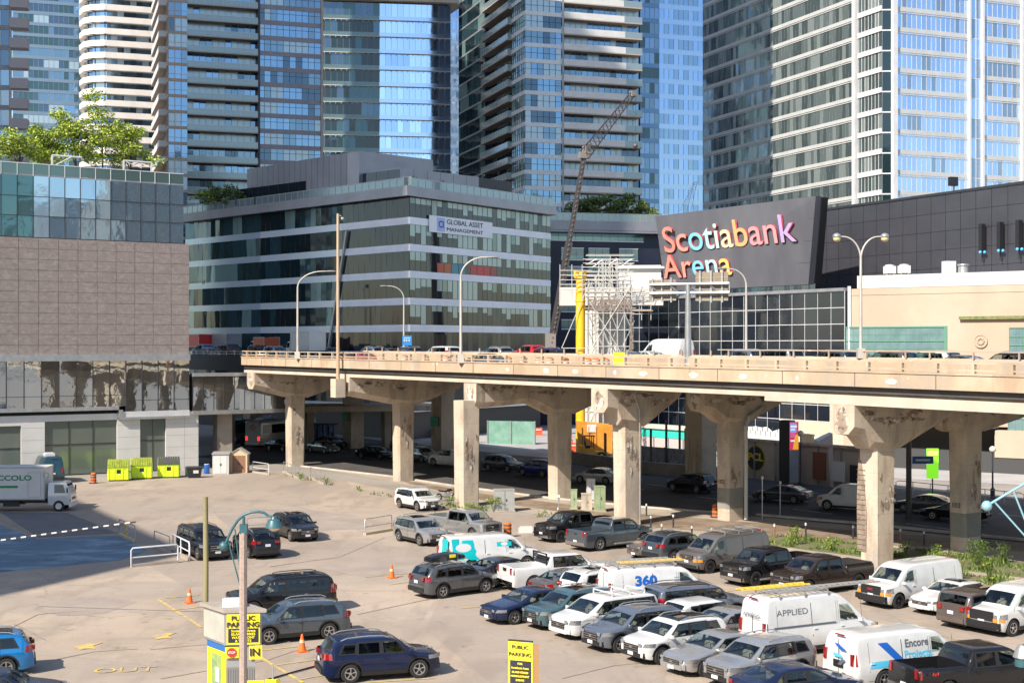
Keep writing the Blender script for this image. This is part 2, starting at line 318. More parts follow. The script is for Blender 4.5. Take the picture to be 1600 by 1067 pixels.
# blue-grey patch in the shaded corner of the lot and other patches
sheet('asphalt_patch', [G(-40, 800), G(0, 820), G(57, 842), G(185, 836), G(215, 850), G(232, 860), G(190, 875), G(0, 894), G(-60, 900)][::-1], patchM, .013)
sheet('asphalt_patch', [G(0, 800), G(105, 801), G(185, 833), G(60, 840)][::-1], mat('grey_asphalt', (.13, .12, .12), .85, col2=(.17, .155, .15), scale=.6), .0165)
sheet('asphalt_patch', [G(330, 800), G(460, 793), G(560, 806), G(585, 826), G(470, 830), G(360, 826)][::-1], mat('brown_asphalt', (.275, .222, .18), .85, col2=(.35, .285, .23), scale=.5), .013)
sheet('asphalt_patch', [G(60, 945), G(150, 930), G(215, 940), G(165, 958), G(90, 962)][::-1], MATS['brown_asphalt'], .013)
sheet('asphalt_patch', [G(490, 885), G(640, 870), G(720, 880), G(700, 892), G(560, 900)][::-1], MATS['brown_asphalt'], .013)
def tar(pts, w=.12):
    b = MB(); q = [G(*p) for p in pts]
    for i in range(len(q)-1): b.wall(q[i], q[i+1], .019, .022, w*random.uniform(.7, 1.3))
    return b
tarM = mat('tar', (.23, .185, .15), .8, col2=(.34, .27, .205), scale=1.2)
tb = MB()
for pts in ([(105, 801), (140, 815), (185, 835)], [(0, 812), (30, 826), (57, 842)], [(90, 1030), (150, 1018), (215, 1014)], [(235, 1015), (310, 1008), (430, 1002)], [(180, 755), (205, 766), (250, 768), (320, 768)],
            [(10, 985), (60, 960), (120, 955)], [(20, 975), (50, 990), (70, 1000)], [(600, 840), (530, 870), (420, 885)], [(560, 960), (700, 930), (830, 905)], [(880, 1060), (960, 1040), (1010, 1035)], [(480, 1010), (420, 1030), (250, 1060)]):
    for q in (pts,):
        g_ = [G(*p) for p in q]
        for i in range(len(g_)-1): tb.wall(g_[i], g_[i+1], .019, .022, random.uniform(.05, .12))
struct(tb.build('crack_sealing', tarM))
lb = MB()
for a, c, wd in [((245, 937), (312, 980), .16), ((258, 935), (312, 930), .1), ((275, 953), (330, 947), .1), ((398, 1018), (470, 1010), .1), ((400, 1025), (470, 1067), .16), ((430, 1040), (505, 1030), .1), ((470, 1062), (560, 1046), .1),
              ((570, 902), (650, 895), .09), ((608, 914), (660, 907), .09), ((800, 935), (690, 918), .0), ((720, 951), (800, 944), .09), ((750, 925), (820, 920), .09), ((640, 905), (700, 896), .09),
              ((560, 1068), (680, 1060), .1), ((1180, 975), (1260, 985), .08), ((1320, 965), (1420, 985), .09), ((1395, 975), (1500, 1000), .09), ((1150, 930), (1210, 940), .09), ((940, 870), (1000, 885), .08), ((1190, 915), (1130, 925), .08)]:
    if wd: lb.wall(G(*a), G(*c), .024, .028, wd)
for c, yaw in (((255, 994), 0.1), ((137, 1010), .15)):
    x, y = G(*c); lb.poly([(x-.55, y-.1, .027), (x-.1, y-.7, .027), (x+.15, y-.45, .027), (x+.5, y-.5, .027), (x+.2, y+.1, .027), (x+.45, y+.8, .027), (x-.2, y+.5, .027)])
struct(lb.build('yellow_markings', lineY))
x, y = G(195, 1047); t = text('painted_letters', 'OUT', 1.15, lineY, None, (x, y, .03), R(10), ext=.001, pitch=0); struct(t)

# ================================================================ ELEVATED ROAD
hw = thing('elevated_highway', 'long concrete elevated road crossing the whole scene on piers with railings', 'viaduct', (*EP(0), 0))
def hp(s): return 2.02+s*.0034+(max(s-80, 0))*.004
S0, S1, SEG = -2.0, 131.0, 19.0
segs = [S0+i*SEG for i in range(8)]
for i in range(7):
    a, c = segs[i], segs[i+1]; A, B = EP(a), EP(c); za, zb = H-hp(a), H-hp(c)
    def sl(mb, t0, t1, lo, hi, m=0, tilt=0.):
        P = [EP(a, t0), EP(c, t0), EP(c, t1), EP(a, t1)]; zz = [za, zb, zb, za]; e = [0, 0, tilt, tilt]
        mb.hexa([(*P[k], zz[k]+lo+e[k]) for k in range(4)], [(*P[k], zz[k]+hi+e[k]) for k in range(4)], m)
    m = MB(); sl(m, .3, 28, -.35, -.02, tilt=.40); m.build('deck_slab', roadM, hw)
    m = MB(); sl(m, -.02, .32, 0, .80); sl(m, -.08, .38, .80, .90); m.build('parapet', paraM, hw)
    deep = .28 if a > 72 else 0
    m = MB(); sl(m, .60, .95, -.52, -.003); m.build('girder', girdM, hw)
    m = MB(); sl(m, .30, 1.3, -.80-deep, -.52); m.build('flange', flangM, hw)
    m = MB()
    for t in (6, 12, 18, 23, 26.5): sl(m, t, t+.6, -.9, -.35, tilt=.1+.012*t)
    m.build('inner_girder', girdM, hw)
    m = MB(); sl(m, 14.2, 14.6, -.02, 1.25, tilt=.2); m.build('median_barrier', paraM, hw)
    m = MB(); sl(m, 27.6, 28, -.02, .85, tilt=.39); m.build('far_parapet', paraM, hw)
    m = MB(); k = a+1.2
    while k < c:
        p = EP(k, .12); z = H-hp(k)+.9; m.box((*p, z+.26), (.17, .2, .52), UA); k += 2.35
    m.build('railing_post', paraM, hw)
    for zz in (.12, .50):
        m = MB(); sl(m, .05, .15, .9+zz, .9+zz+.085); m.build('rail', paraM, hw)
    m = MB(); k = a+1.2
    while k < c:
        p = EP(k, 14.35); z = H-hp(k)+1.43; m.box((*p, z+.2), (.1, .1, .4), UA); k += 3.4
    if a > 50: sl(m, 14.3, 14.4, 1.85, 1.93)
    m.build('median_rail', paraM, hw)
# joint lines and pale repair spots on the parapet face
m = MB()
for k in range(22):
    s = 3+k*5.6; p = EP(s, -.03); z = H-hp(s); m.box((*p, z+.4), (.05, .02, .76), UA)
m.build('joint', mat('joint_dark', (.16, .12, .09), .9), hw)
for k, (s, w_, h_) in enumerate([(52, .9, .5), (55.5, .8, .35), (63, 1.0, .45), (68, .9, .5), (72.5, .8, .4), (84, .9, .4), (93, .8, .45), (98, 1.4, .4), (102, 1.1, .35), (47, .5, .3), (60, .35, .4), (77, .35, .3)]):
    m = MB(); p = EP(s, -.035); z = H-hp(s)+.35
    pts = [(math.cos(t*math.pi/5)*w_/2*random.uniform(.75, 1.1), math.sin(t*math.pi/5)*h_/2*random.uniform(.75, 1.1)) for t in range(10)]
    m.poly([(p[0]+U[0]*q[0], p[1]+U[1]*q[0], z+q[1]) for q in pts]); m.build('repair_patch', mat('repair_mortar', (.66, .60, .52), .9, col2=(.5, .42, .34), scale=4), hw)
# darker, set-back continuation to the left
m = MB()
P = [EP(-55, 5), EP(-1.9, 3), EP(-1.9, 28), EP(-55, 28)]; z = H-2.0
m.hexa([(*p, z-.8) for p in P], [(*p, z) for p in P]); m.build('deck_slab', roadM, hw)
m = MB(); m.wall(EP(-55, 5), EP(-1.9, 3), z-.85, z+.95, .4, out=.3); m.build('parapet', mat('dark_fascia', (.05, .045, .045), .6), hw)
m = MB(); m.wall(EP(-55, 5), EP(-1.9, 3), z+1.05, z+1.12, .1); m.wall(EP(-55, 5), EP(-1.9, 3), z+1.3, z+1.38, .1)
for k in range(22): m.wall(lp(EP(-55, 5), EP(-1.9, 3), k/22), lp(EP(-55, 5), EP(-1.9, 3), k/22+.002), z+.95, z+1.38, .1)
m.build('rail', whiteM, hw)

def pier(px_py, tfront, tend, label, second=None, wid=1.85, colw=1.34, num=None, band=False, zb_in=None, spall=1):
    """one pier: column(s) standing on the given ground points, cap beam across the road"""
    c0 = G(*px_py); c0 = (c0[0]*(1+.8/c0[1]), c0[1]+.8)
    rel = (c0[0]+27.3, c0[1]-146.4); s = rel[0]*U[0]+rel[1]*U[1]; t0 = rel[0]*N[0]+rel[1]*N[1]
    th = thing('viaduct_pier', label, 'pier', (*c0, 0), 0, 'concrete piers carrying the elevated road')
    cols = [t0]
    if second is not None: cols.append(t0+second)
    zt = H-hp(s)-.80-(.0 if s < 78 else .28)
    zbc = zt-2.75      # underside at the columns
    ts = [tfront, tfront+.9, cols[0]-1.3, cols[0], cols[0]+1.3]
    zs = [zt-1.7, zt-1.85, zbc+.15, zbc, zbc+.05] if cols[0]-tfront > 2.4 else [zt-1.8, zt-1.95, zt-1.98, zt-2.0, zt-2.0]
    if cols[0]-tfront <= 2.4: ts = [tfront, tfront+.5, tfront+.8, cols[0]+.3, cols[0]+1.3]
    if second is not None:
        ts += [cols[1]-3.5, cols[1]-1.2, cols[1]+1.2]; zs += [zt-1.75, zbc, zbc]
    ts.append(tend); zs.append(zt-.8)
    rings = []
    for t, z in zip(ts, zs):
        h_ = wid/2; c = .45; P = lambda a, zz: (*(EP(s+a, t)), zz)
        rings.append([P(-h_, zt), P(-h_, z+c), P(-h_+c, z), P(h_-c, z), P(h_, z+c), P(h_, zt)])
    m = MB(); m.loft(rings); m.build('cap_beam', concM, th, smooth=20)
    for i, t in enumerate(cols):
        m = MB(); hw_ = colw/2; z1 = (zbc+.5) if not (i == 0 and cols[0]-tfront <= 2.4) else zt-1.4
        def ring(w_, d_, z):
            ch = .18
            d_ *= 1.5
            return [(*EP(s+a, t+bb), z) for a, bb in ((-w_, -d_+ch), (-w_+ch, -d_), (w_-ch, -d_), (w_, -d_+ch), (w_, d_-ch), (w_-ch, d_), (-w_+ch, d_), (-w_, d_-ch))]
        m.loft([ring(hw_*.93, hw_*.85, -.1), ring(hw_*.95, hw_*.87, 2.5), ring(hw_, hw_*.92, z1)]); m.build('column', concM, th)
        if band and i == 0:
            m = MB(); m.loft([ring(hw_*.93+.012, hw_*.85+.012, .9), ring(hw_*.94+.012, hw_*.86+.012, 2.4)], cap=False); m.build('painted_band', mat('grey_band', (.20, .20, .17), .8, col2=(.26, .25, .21), scale=1), th)
        if num and i == 0:
            p = EP(s-.02, t-hw_*1.32-.03); text('stencilled_number', num, .46, blackM, th, (*p, 2.85), UA, ext=.004)
    # broken concrete: lumpy raised scabs and dark hollows along the cap and column face
    if spall:
        rnd = random.Random(int(px_py[0]))
        for k in range(spall*5):
            m = MB(); tt = rnd.uniform(tfront+.8, min(tend, cols[-1]+3)); zz = rnd.uniform(zt-1.2, zt-.35); w_ = rnd.uniform(.4, 1.5); h_ = rnd.uniform(.12, .45)
            pts = [(math.cos(q*math.pi/6)*w_/2*rnd.uniform(.6, 1.2), math.sin(q*math.pi/6)*h_/2*rnd.uniform(.5, 1.3)) for q in range(12)]
            a = wid/2+.012
            m.poly([(*EP(s+a, tt+q[0]), zz+q[1]) for q in pts]); m.build('spalled_patch', spallM, th)
        m = MB(); pts = [(math.cos(q*math.pi/7)*.55*rnd.uniform(.7, 1.1), math.sin(q*math.pi/7)*.75*rnd.uniform(.7, 1.1)) for q in range(14)]
        m.poly([(*EP(s+q[0], tfront-.012), zt-.9+q[1]) for q in pts]); m.build('spalled_patch', spallM, th)
        for k in range(6):
            m = MB(); w_ = rnd.uniform(.12, .35); h_ = rnd.uniform(.4, 1.6); zz = rnd.uniform(2.8, zbc-1); aa = rnd.uniform(-.55, .55)
            pts = [(math.cos(q*math.pi/6)*w_/2*rnd.uniform(.6, 1.2), math.sin(q*math.pi/6)*h_/2*rnd.uniform(.7, 1.1)) for q in range(12)]
            m.poly([(*EP(s+colw/2+.02, cols[0]+aa+q[0]), zz+q[1]) for q in pts]); m.build('spalled_patch', spallM, th)
    th['s_'] = s; th['t_'] = t0; th['zt_'] = zt
    return th, s, t0, zt
pA = pier((461, 729), .3, 13, 'leftmost pier near the two garden sheds, single column with wide hammerhead cap', spall=2)
pB = pier((630, 752), .3, 14, 'pier behind the white SUV with a tall tan pole fixed to its cap', spall=3)
pC = pier((729, 792), .3, 16, 'pier with chipped left edge beside the parked motorcycle, joined to a second column', second=9.3, spall=3)
pE = pier((980, 822), .3, 7.3, 'pier with a grey conduit down its face behind the blue-grey pickup', spall=3)
pG = pier((1370, 884), .3, 9.7, 'pier with exposed rebar grid down its edge, behind the brown-black pickup', spall=4)
pH = pier((1508, 862), 10.0, 20, 'rightmost pier, numbered 103 on its grey painted foot', num='103', band=True, spall=2)
pF = pier((1141, 814), 7.5, 17, 'pier numbered 102 with a pale drainpipe, standing in the road edge', num='102', band=True, spall=2)
for i, (px, py) in enumerate([(552, 700), (692, 700), (1095, 741), (395, 688)]):
    c = G(px, py); kk = [1, .933, .915, 1][i]; c = (c[0]*kk, c[1]*kk); th = thing('viaduct_pier', ['rear column with a green street sign, left of the white delivery van under the road', 'rear column with a green street sign, right of the white delivery van under the road', 'shaded rear column beside the teal hoarding', 'shaded rear column beside the grey coach'][i], 'pier', (*c, 0), 0, 'rear columns of the elevated road')
    m = MB(); m.box((*c, 5.2), (2.2, 1.8, 10.6), UA); m.build('column', concM, th)
    if i < 2:
        m = MB(); q = (c[0]-1.2*N[0]*1, c[1]-1.2*N[1]); m.box((*q, 4.0), (1.6, .05, 1.1), UA); m.build('street_sign', mat('sign_green', (.01, .28, .12), .5), th)
# rebar on pier G
th, s, t0, zt = pG
m = MB()
for k in range(5): m.tube([(*EP(s-.62+k*.12, t0-.86), .8), (*EP(s-.62+k*.12, t0-.90), 5.9-k*.2)], .018, 5)
for k in range(17): m.tube([(*EP(s-.72, t0-.95), .9+k*.29), (*EP(s-.08, t0-.95), .9+k*.29)], .015, 5)
m.build('rebar', mat('rusty_rebar', (.22, .13, .09), .7, .3), th)
m = MB(); m.poly([(*EP(s+a, t0-.93), z) for a, z in ((-.7, .8), (-.05, .8), (.02, 3), (-.15, 4.6), (-.35, 6.0), (-.6, 6.3), (-.72, 4))]); m.build('spalled_patch', mat('exposed_core', (.17, .13, .10), .9, col2=(.30, .235, .18), scale=2.5, bump=.03), th)
# conduit on pier E, drainpipe on pier F
th, s, t0, zt = pE; m = MB(); m.tube([(*EP(s+.97, t0-.2), zt-.3), (*EP(s+1.0, t0+.3), zt-1.6), (*EP(s+.98, t0+.35), 5.5), (*EP(s+.98, t0+.35), .1)], .06); m.build('conduit', galvM, th)
th, s, t0, zt = pF; m = MB(); m.tube([(*EP(s+1.1, t0+2.2), zt-1.5), (*EP(s+1.1, t0+.8), zt-2.2), (*EP(s+1.1, t0+.5), zt-2.9), (*EP(s+1.1, t0+.5), .1)], .14, 10); m.build('drainpipe', mat('pale_pipe', (.5, .48, .44), .5, .3), th)
# lower ramp seen behind the left piers
rt = thing('access_ramp', 'low concrete ramp crossing behind the left piers under the elevated road', 'ramp', (*EP(10, 30), 0))
m = MB(); A, B = (X(290, 168), 168), (X(700, 176), 176); m.wall(A, B, Z(645, 170), Z(636, 170), 9); m.build('ramp_slab', concM, rt)
m = MB()
for q in (.15, .45, .75): c = lp(A, B, q); m.box((c[0], c[1]+2, 2.3), (.9, .9, 5), UA)
m.build('ramp_post', girdM, rt)

# ================================================================ FACADES
def facade(par, P, Q, z0, nf, fh, sp, bay, gm, spm, mulm, rnd, wts=None, proud=.12, mul=.06, tilt=.004, extra=None, mulproud=.06, subh=None):
    """one face of a curtain-walled block: per storey a spandrel part and a window-band part"""
    L = dist(P, Q); nb = max(1, round(L/bay)); nx, ny = nrm(P, Q)
    mi = 0
    for f in range(nf):
        z = z0+f*fh
        m = MB()
        for i in range(nb):
            a, c = lp(P, Q, i/nb), lp(P, Q, (i+1)/nb)
            t1, t2 = rnd.uniform(-tilt, tilt)*bay, rnd.uniform(-tilt, tilt)*fh
            if rnd.random() < PER or i == 0: mi = rnd.choices(range(len(gm)), wts)[0] if wts else rnd.randrange(len(gm))
            o = [(-t1-t2), (t1-t2), (t1+t2), (-t1+t2)]
            zs = [z+sp, z+sp, z+fh, z+fh]; pp = [a, c, c, a]
            m.quad(*[(pp[k][0]+nx*o[k], pp[k][1]+ny*o[k], zs[k]) for k in range(4)], m=mi)
            if mul: m.wall(lp(P, Q, max(i/nb, 0)), lp(P, Q, i/nb+mul/L), z+sp, z+fh, .1+mulproud, len(gm), out=mulproud)
        if subh: m.wall(P, Q, z+sp+subh, z+sp+subh+.06, .1, len(gm), out=mulproud-.01)
        m.build('window_band', list(gm)+[mulm], par)
        if sp:
            m = MB(); m.wall(P, Q, z, z+sp, .5, out=proud)
            if extra: extra(m, P, Q, z)
            m.build('spandrel', spm if isinstance(spm, list) else [spm], par)
def core(par, poly, z0, z1, m=None):
    b = MB(); b.prism(poly, z0, z1); b.build('core', m or greyM, par)
def shrink(poly, d):
    cx = sum(p[0] for p in poly)/len(poly); cy = sum(p[1] for p in poly)/len(poly); o = []
    for x, y in poly: L = math.hypot(x-cx, y-cy); o.append((x-(x-cx)/L*d, y-(y-cy)/L*d))
    return o
def off(P, Q, d): nx, ny = nrm(P, Q); return (P[0]+nx*d, P[1]+ny*d), (Q[0]+nx*d, Q[1]+ny*d)
def along(P, d, t): return (P[0]+d[0]*t, P[1]+d[1]*t)
DA = (.926, .379); DB = (-.379, .926); DC = (.949, .316); DD = (-.316, .949)
PER = .9
night = [mat('unlit_glass', (.012, .018, .022), .05, .12, spec=.6), mat('unlit_glass_b', (.02, .028, .03), .05, .2, spec=.6), mat('unlit_glass_c', (.03, .045, .045), .06, .3, spec=.6)]
# ---- blue-white office tower on the right
rnd = random.Random(3)
t7 = thing('office_tower', 'tall office tower with white bands and pale blue windows behind the charcoal arena', 'office tower', (68.3, 280, 0))
c7 = (68.3, 280); l7 = along(c7, DB, 64); k7 = along(c7, (-DB[0], -DB[1]), 8.5); r7 = (73.6, 272); e7 = along(r7, DA, 31.5); e8 = along(e7, DA, 26)
def t7x(m, P, Q, z): m.wall(P, Q, z-.34, z-.16, .5, out=.12)
z7 = 12.8+(540-207-8*32.4)*.126-3.9*2; NF = 27
offs = rnd
core(t7, shrink([l7, c7, k7, r7, e7, along(e7, DB, 40)], 1.6), 0, 118, greyM)
t7w = mat('tower_white', (.50, .50, .49), .45, col2=(.44, .44, .43), scale=.4)
facade(t7, l7, c7, z7, NF, 3.95, .72, 1.1, gOffice, t7w, galvM, rnd, [4, 4, 2], .1, .05, extra=t7x, mulproud=.0)
facade(t7, along(c7, (DB[0]*-1, DB[1]*-1), .9), k7, z7, NF, 3.95, 1.0, 1.1, gOffice, whiteM, whiteM, rnd, [3, 5, 2], .22, .09)
facade(t7, k7, r7, z7, NF, 3.95, .25, 2.2, [gTeal[2]], whiteM, greyM, rnd, None, .05)
q1, q2 = along(r7, DA, 18.3), along(r7, DA, 21.6)
facade(t7, along(r7, DA, .9), q1, z7, NF, 3.95, .85, 1.18, gOfficeSky, t7w, t7w, rnd, [5, 5, 2], .10, .09, tilt=.002, extra=t7x)
facade(t7, q1, q2, z7, NF, 3.95, .12, 1.6, gOfficeSky, whiteM, whiteM, rnd, [2, 2, 3], .06, .1, tilt=.006)
facade(t7, q2, e7, z7, NF, 3.95, .85, 1.18, gOfficeSky, t7w, t7w, rnd, [4, 4, 4], .10, .09, tilt=.003, extra=t7x)
e7b = along(e7, DB, 3); facade(t7, e7b, along(e7b, DA, 22), z7, NF, 3.95, .4, 1.4, gOfficeSky, whiteM, whiteM, rnd, None, .1, .1)
for p in (c7, along(r7, DA, .35), q1, q2, e7):
    m = MB(); m.box((p[0]-.1, p[1]-.2, 60), (1.05 if p in (c7,) or p[0] < 75 else .5, .9, 120), math.atan2(DA[1], DA[0])); m.build('pilaster', whiteM, t7)
for k in range(1, 3):
    p = along(r7, DA, .9+k*3.55*1.0*2.5)
# ---- blue glass tower strip
rnd = random.Random(4)
t6 = thing('glass_tower', 'narrow bright blue glass tower beside the balcony tower with the crane before it', 'glass tower', (X(1003, 285), 285, 0))
a6 = (X(1000, 285), 285); b6 = along(a6, DC, 4.2); c6 = along(a6, DC, 14)
core(t6, [along(a6, DD, .8), along(c6, DD, .8), along(c6, DD, 20), along(a6, DD, 20)], 0, 120)
facade(t6, a6, b6, 2, 37, 3.05, .9, 1.1, [gTeal[0], gBlue[2], gCondo[0], gBlue[2]], mat('blue_spandrel', (.14, .24, .38), .2, .6), greyM, rnd, [2, 2, 3, 3])
b6o, c6o = b6, c6
facade(t6, b6o, c6o, 2, 37, 3.05, 1.0, 1.1, [gSky[2], gBlue[0], gSky[2]], mat('sky_spandrel', (.42, .56, .76), .15, .8), greyM, rnd, [5, 4, 2], .05, .05)
PER = .5
# ---- balcony tower in the middle
rnd = random.Random(5)
t5 = thing('condo_tower', 'dark teal condominium tower with white parapet balconies behind the crane', 'apartment tower', (2.4, 262, 0))
c5 = (2.4, 262); p1 = along(c5, DC, 7.2); p2 = along(c5, DC, 23.7); s1 = along(c5, DD, 7.6); s2 = along(c5, DD, 24.8); s3 = along(c5, DD, 44)
core(t5, [along(along(c5, DC, 1.9), DD, 1.9), along(p2, DD, 1.9), along(p2, DD, 44), along(along(s3, DC, 1.9), DD, 0)], 0, 140, darkM)
FH = 2.96; z5 = 3.3; n5 = 45
bandW = whiteM
facade(t5, c5, p1, z5, n5, FH, .75, 1.15, gCondo, bandW, darkM, rnd, [3, 3, 2, 4], .1, .07, subh=1.1)
facade(t5, s1, c5, z5, n5, FH, .75, 1.15, [gTeal[0], gTeal[1], gCondo[0]], bandW, darkM, rnd, None, .1, .07, subh=1.1)
facade(t5, s3, s2, z5, n5, FH, .35, 1.3, gTeal, greyM, darkM, rnd, [4, 2, 5], .05, .07, subh=1.2, mulproud=0)
ins = 1.7
P, Q = along(p1, DD, ins), along(p2, DD, ins); facade(t5, P, Q, z5, n5, FH, .1, 1.2, gCondo, darkM, greyM, rnd, [2, 5, 2, 3], .03, .08)
P, Q = along(s2, DC, ins), along(s1, DC, ins); facade(t5, P, Q, z5, n5, FH, .1, 1.4, gTeal, darkM, darkM, rnd, None, .03, .08)
palebal = mat('pale_balcony_panel', (.60, .59, .57), .45, col2=(.52, .51, .50), scale=.5)
slabM = mat('balcony_slab', (.36, .30, .25), .7)
def balcony(par, P, Q, z, mode, split=1., depth=1.7, h=1.1, pm=None, out=.0, solid=.0):
    m = MB(); m.wall(P, Q, z-.22, z, depth, 1, out=out)
    S = lp(P, Q, split)
    if mode == 'panel':
        m.wall(P, S, z+.003, z+h, .06, 0, out=out-.02)
        if split < 1: m.wall(S, Q, z+.003, z+h-.06, .03, 2, out=out-.02); m.wall(S, Q, z+h-.06, z+h, .06, 3, out=out-.02)
    else:
        m.wall(P, Q, z+.003, z+h-.06, .03, 2, out=out-.02); m.wall(P, Q, z+h-.06, z+h, .06, 3, out=out-.02)
        n = max(2, int(dist(P, Q)/1.5))
        for i in range(n+1): m.wall(lp(P, Q, min(i/n, .995)), lp(P, Q, min(i/n, .995)+.04/dist(P, Q)), z+.003, z+h, .06, 3, out=out)
    # ends
    nx, ny = nrm(P, Q)
    for E in (P, Q):
        a = (E[0]+nx*(out-.05), E[1]+ny*(out-.05)); c = (E[0]-nx*(depth-out-.1), E[1]-ny*(depth-out-.1)); m.wall(a, c, z+.003, z+h, .05, 0 if mode == 'panel' and split == 1 else 2)
    m.build('balcony', [pm or palebal, slabM, clearM, galvM], par)
for f in range(n5):
    z = z5+f*FH
    sp = .78+.02*math.sin(f*.4)
    balcony(t5, p1, p2, z, 'panel', sp, 1.9, 1.15, out=.15)
    balcony(t5, s2, s1, z, 'glass', 1, 1.9, 1.1, out=.9, pm=clearM)
m = MB(); m.box((p1[0], p1[1]+1, 70), (.35, 2.2, 140), math.atan2(DC[1], DC[0])); m.build('party_wall', greyM, t5)
# ---- office block with sky reflections
rnd = random.Random(6)
a4 = (X(498, 335), 335); DE = (.99, .14); b4 = along(a4, DE, 31.5); m4 = along(a4, DE, 14.4)
t4 = thing('office_tower', 'sky blue glass office block with a projecting top, between the two condominium towers', 'office tower', (*a4, 0))
core(t4, [along(a4, DB, .9), along(b4, DB, .9), along(b4, DB, 30), along(a4, DB, 30)], 0, 130)
def t4x(m, P, Q, z): pass
z4 = 94.6-3.95*24
facade(t4, a4, m4, z4, 24, 3.95, .95, 1.45, [gTeal[0], gTeal[2], gCondo[2]], [mat('green_grey_spandrel', (.15, .22, .24), .25, .5)], greyM, rnd, [3, 4, 3], .04, .05)  # darker panes and spandrels on this half stand in for a dark reflection
facade(t4, m4, b4, z4, 24, 3.95, .95, 1.45, gSky, [mat('sky_band', (.46, .60, .80), .1, .85)], greyM, rnd, [4, 4, 2], .04, .05, tilt=.002)
for f in range(1, 24):
    m = MB(); m.wall(a4, b4, z4+f*3.95-.18, z4+f*3.95-.04, .6, out=.45)
    for i in range(24): m.wall(lp(a4, b4, i/24), lp(a4, b4, i/24+.004), z4+f*3.95-.5, z4+f*3.95-.18, .5, out=.35)
    m.build('sunshade', mat('pale_fin', (.60, .57, .50), .5), t4)
oA, oB = along(along(a4, DE, -1), DB, -1.6), along(along(b4, DE, 3.5), DB, -1.6)
m = MB(); m.prism([oA, oB, along(oB, DB, 30), along(oA, DB, 30)], 95, 95.5); m.build('soffit', mat('tan_soffit', (.60, .52, .42), .7), t4)
facade(t4, oA, oB, 95.5, 6, 3.95, .3, 1.45, gSky, [whiteM], greyM, rnd, [4, 4, 2], .04, .06)
core(t4, shrink([oA, oB, along(oB, DB, 30), along(oA, DB, 30)], 1.0), 95.5, 119, greyM)
# pale slab right of it
s4 = (X(698, 372), 372); s5 = along(s4, DA, 12)
tb4 = thing('glass_tower', 'slim pale blue glass slab seen in the gap left of the dark teal tower', 'glass tower', (*s4, 0))
core(tb4, [along(s4, DB, .9), along(s5, DB, .9), along(s5, DB, 20), along(s4, DB, 20)], 0, 118)
facade(tb4, s4, s5, 1, 38, 3.05, .9, 1.3, gSky, [mat('pale_sky_band', (.60, .70, .84), .15, .7)], whiteM, rnd, None, .04, .05)
# ---- condo tower, left centre
rnd = random.Random(8)
c3 = (-64., 262.); q1 = along(c3, DC, 3.5); q2 = along(c3, DC, 16.6); q3 = along(c3, DC, 28.6); w3 = along(c3, DD, 34)
t3 = thing('condo_tower', 'condominium tower with beige-framed corner and long glass balconies above the grey-roofed office building', 'apartment tower', (*c3, 0))
beigeM = mat('beige_frame', (.42, .32, .25), .6, col2=(.36, .27, .21), scale=.5)
mauveM = mat('mauve_spandrel', (.19, .17, .19), .4, .3, col2=(.23, .205, .225), scale=.4)
core(t3, [along(along(c3, DC, 1.9), DD, 1.9), along(q3, DD, 1.9), along(q3, DD, 34), along(along(w3, DC, 1.9), DD, 0)], 0, 140, darkM)
FH = 2.95; z3 = 3.0; n3 = 40
facade(t3, c3, q1, z3, n3, FH, .55, 1.15, gCondo, beigeM, beigeM, rnd, [2, 5, 1, 3], .1, .12, subh=.8)
facade(t3, w3, c3, z3, n3, FH, .55, 1.6, gCondo, beigeM, beigeM, rnd, [3, 1, 3, 3], .1, .3)
facade(t3, q2, q3, z3, n3, FH, .85, 1.2, gCondo, mauveM, darkM, rnd, [3, 3, 1, 5], .1, .07, subh=1.3)
P, Q = along(q1, DD, 1.8), along(q2, DD, 1.8); facade(t3, P, Q, z3, n3, FH, .1, 1.15, gCondo, darkM, greyM, rnd, [2, 6, 1, 3], .03, .08)
for f in range(n3):
    balcony(t3, q1, q2, z3+f*FH, 'glass', 1, 1.9, 1.1, out=.25, pm=clearM)
    balcony(t3, along(w3, DD, -12), along(c3, DD, 3), z3+f*FH, 'panel', 1, 1.6, 1.1, out=1.5)
m = MB(); m.box((q2[0], q2[1]+.8, 60), (.3, 2.2, 120), math.atan2(DC[1], DC[0])); m.build('party_wall', darkM, t3)
m = MB(); m.box((q3[0], q3[1]+.8, 60), (.4, 2.2, 120), math.atan2(DC[1], DC[0])); m.build('party_wall', beigeM, t3)
# ---- white banded curved tower
rnd = random.Random(9)
t2 = thing('curved_tower', 'tower wrapped in wide white wavy balcony bands behind the leafy rooftop trees', 'apartment tower', (X(120, 350), 352, 0))
path = [(X(120, 350)-3, 364), (X(120, 350)-1.5, 357), (X(120, 350)+.6, 353), (X(120, 350)+3.2, 351), (X(150, 350)+2, 350.5), (X(200, 350), 352.5), (X(262, 350), 356)]
for f in range(36):
    z = 4+f*2.98; m = MB()
    for i in range(len(path)-1): m.wall(path[i], path[i+1], z, z+1.42, 1.6)
    m.build('balcony_band', mat('white_band', (.70, .65, .60), .5, col2=(.62, .57, .52), scale=.3), t2)
    m = MB()
    for i in range(len(path)-1):
        P, Q = off(path[i], path[i+1], -1.3); n = max(1, int(dist(P, Q)/1.4))
        for k in range(n): m.quad((*lp(P, Q, k/n), z+1.4), (*lp(P, Q, (k+1)/n), z+1.4), (*lp(P, Q, (k+1)/n), z+3), (*lp(P, Q, k/n), z+3), m=rnd.choice([0, 1, 2, 3]))
    m.build('window_band', gCondo, t2)
core(t2, [(path[0][0]+4, 364), (path[3][0]+1, 355), (path[-1][0], 360), (path[-1][0], 375), (path[0][0]+4, 375)], 0, 112, darkM)
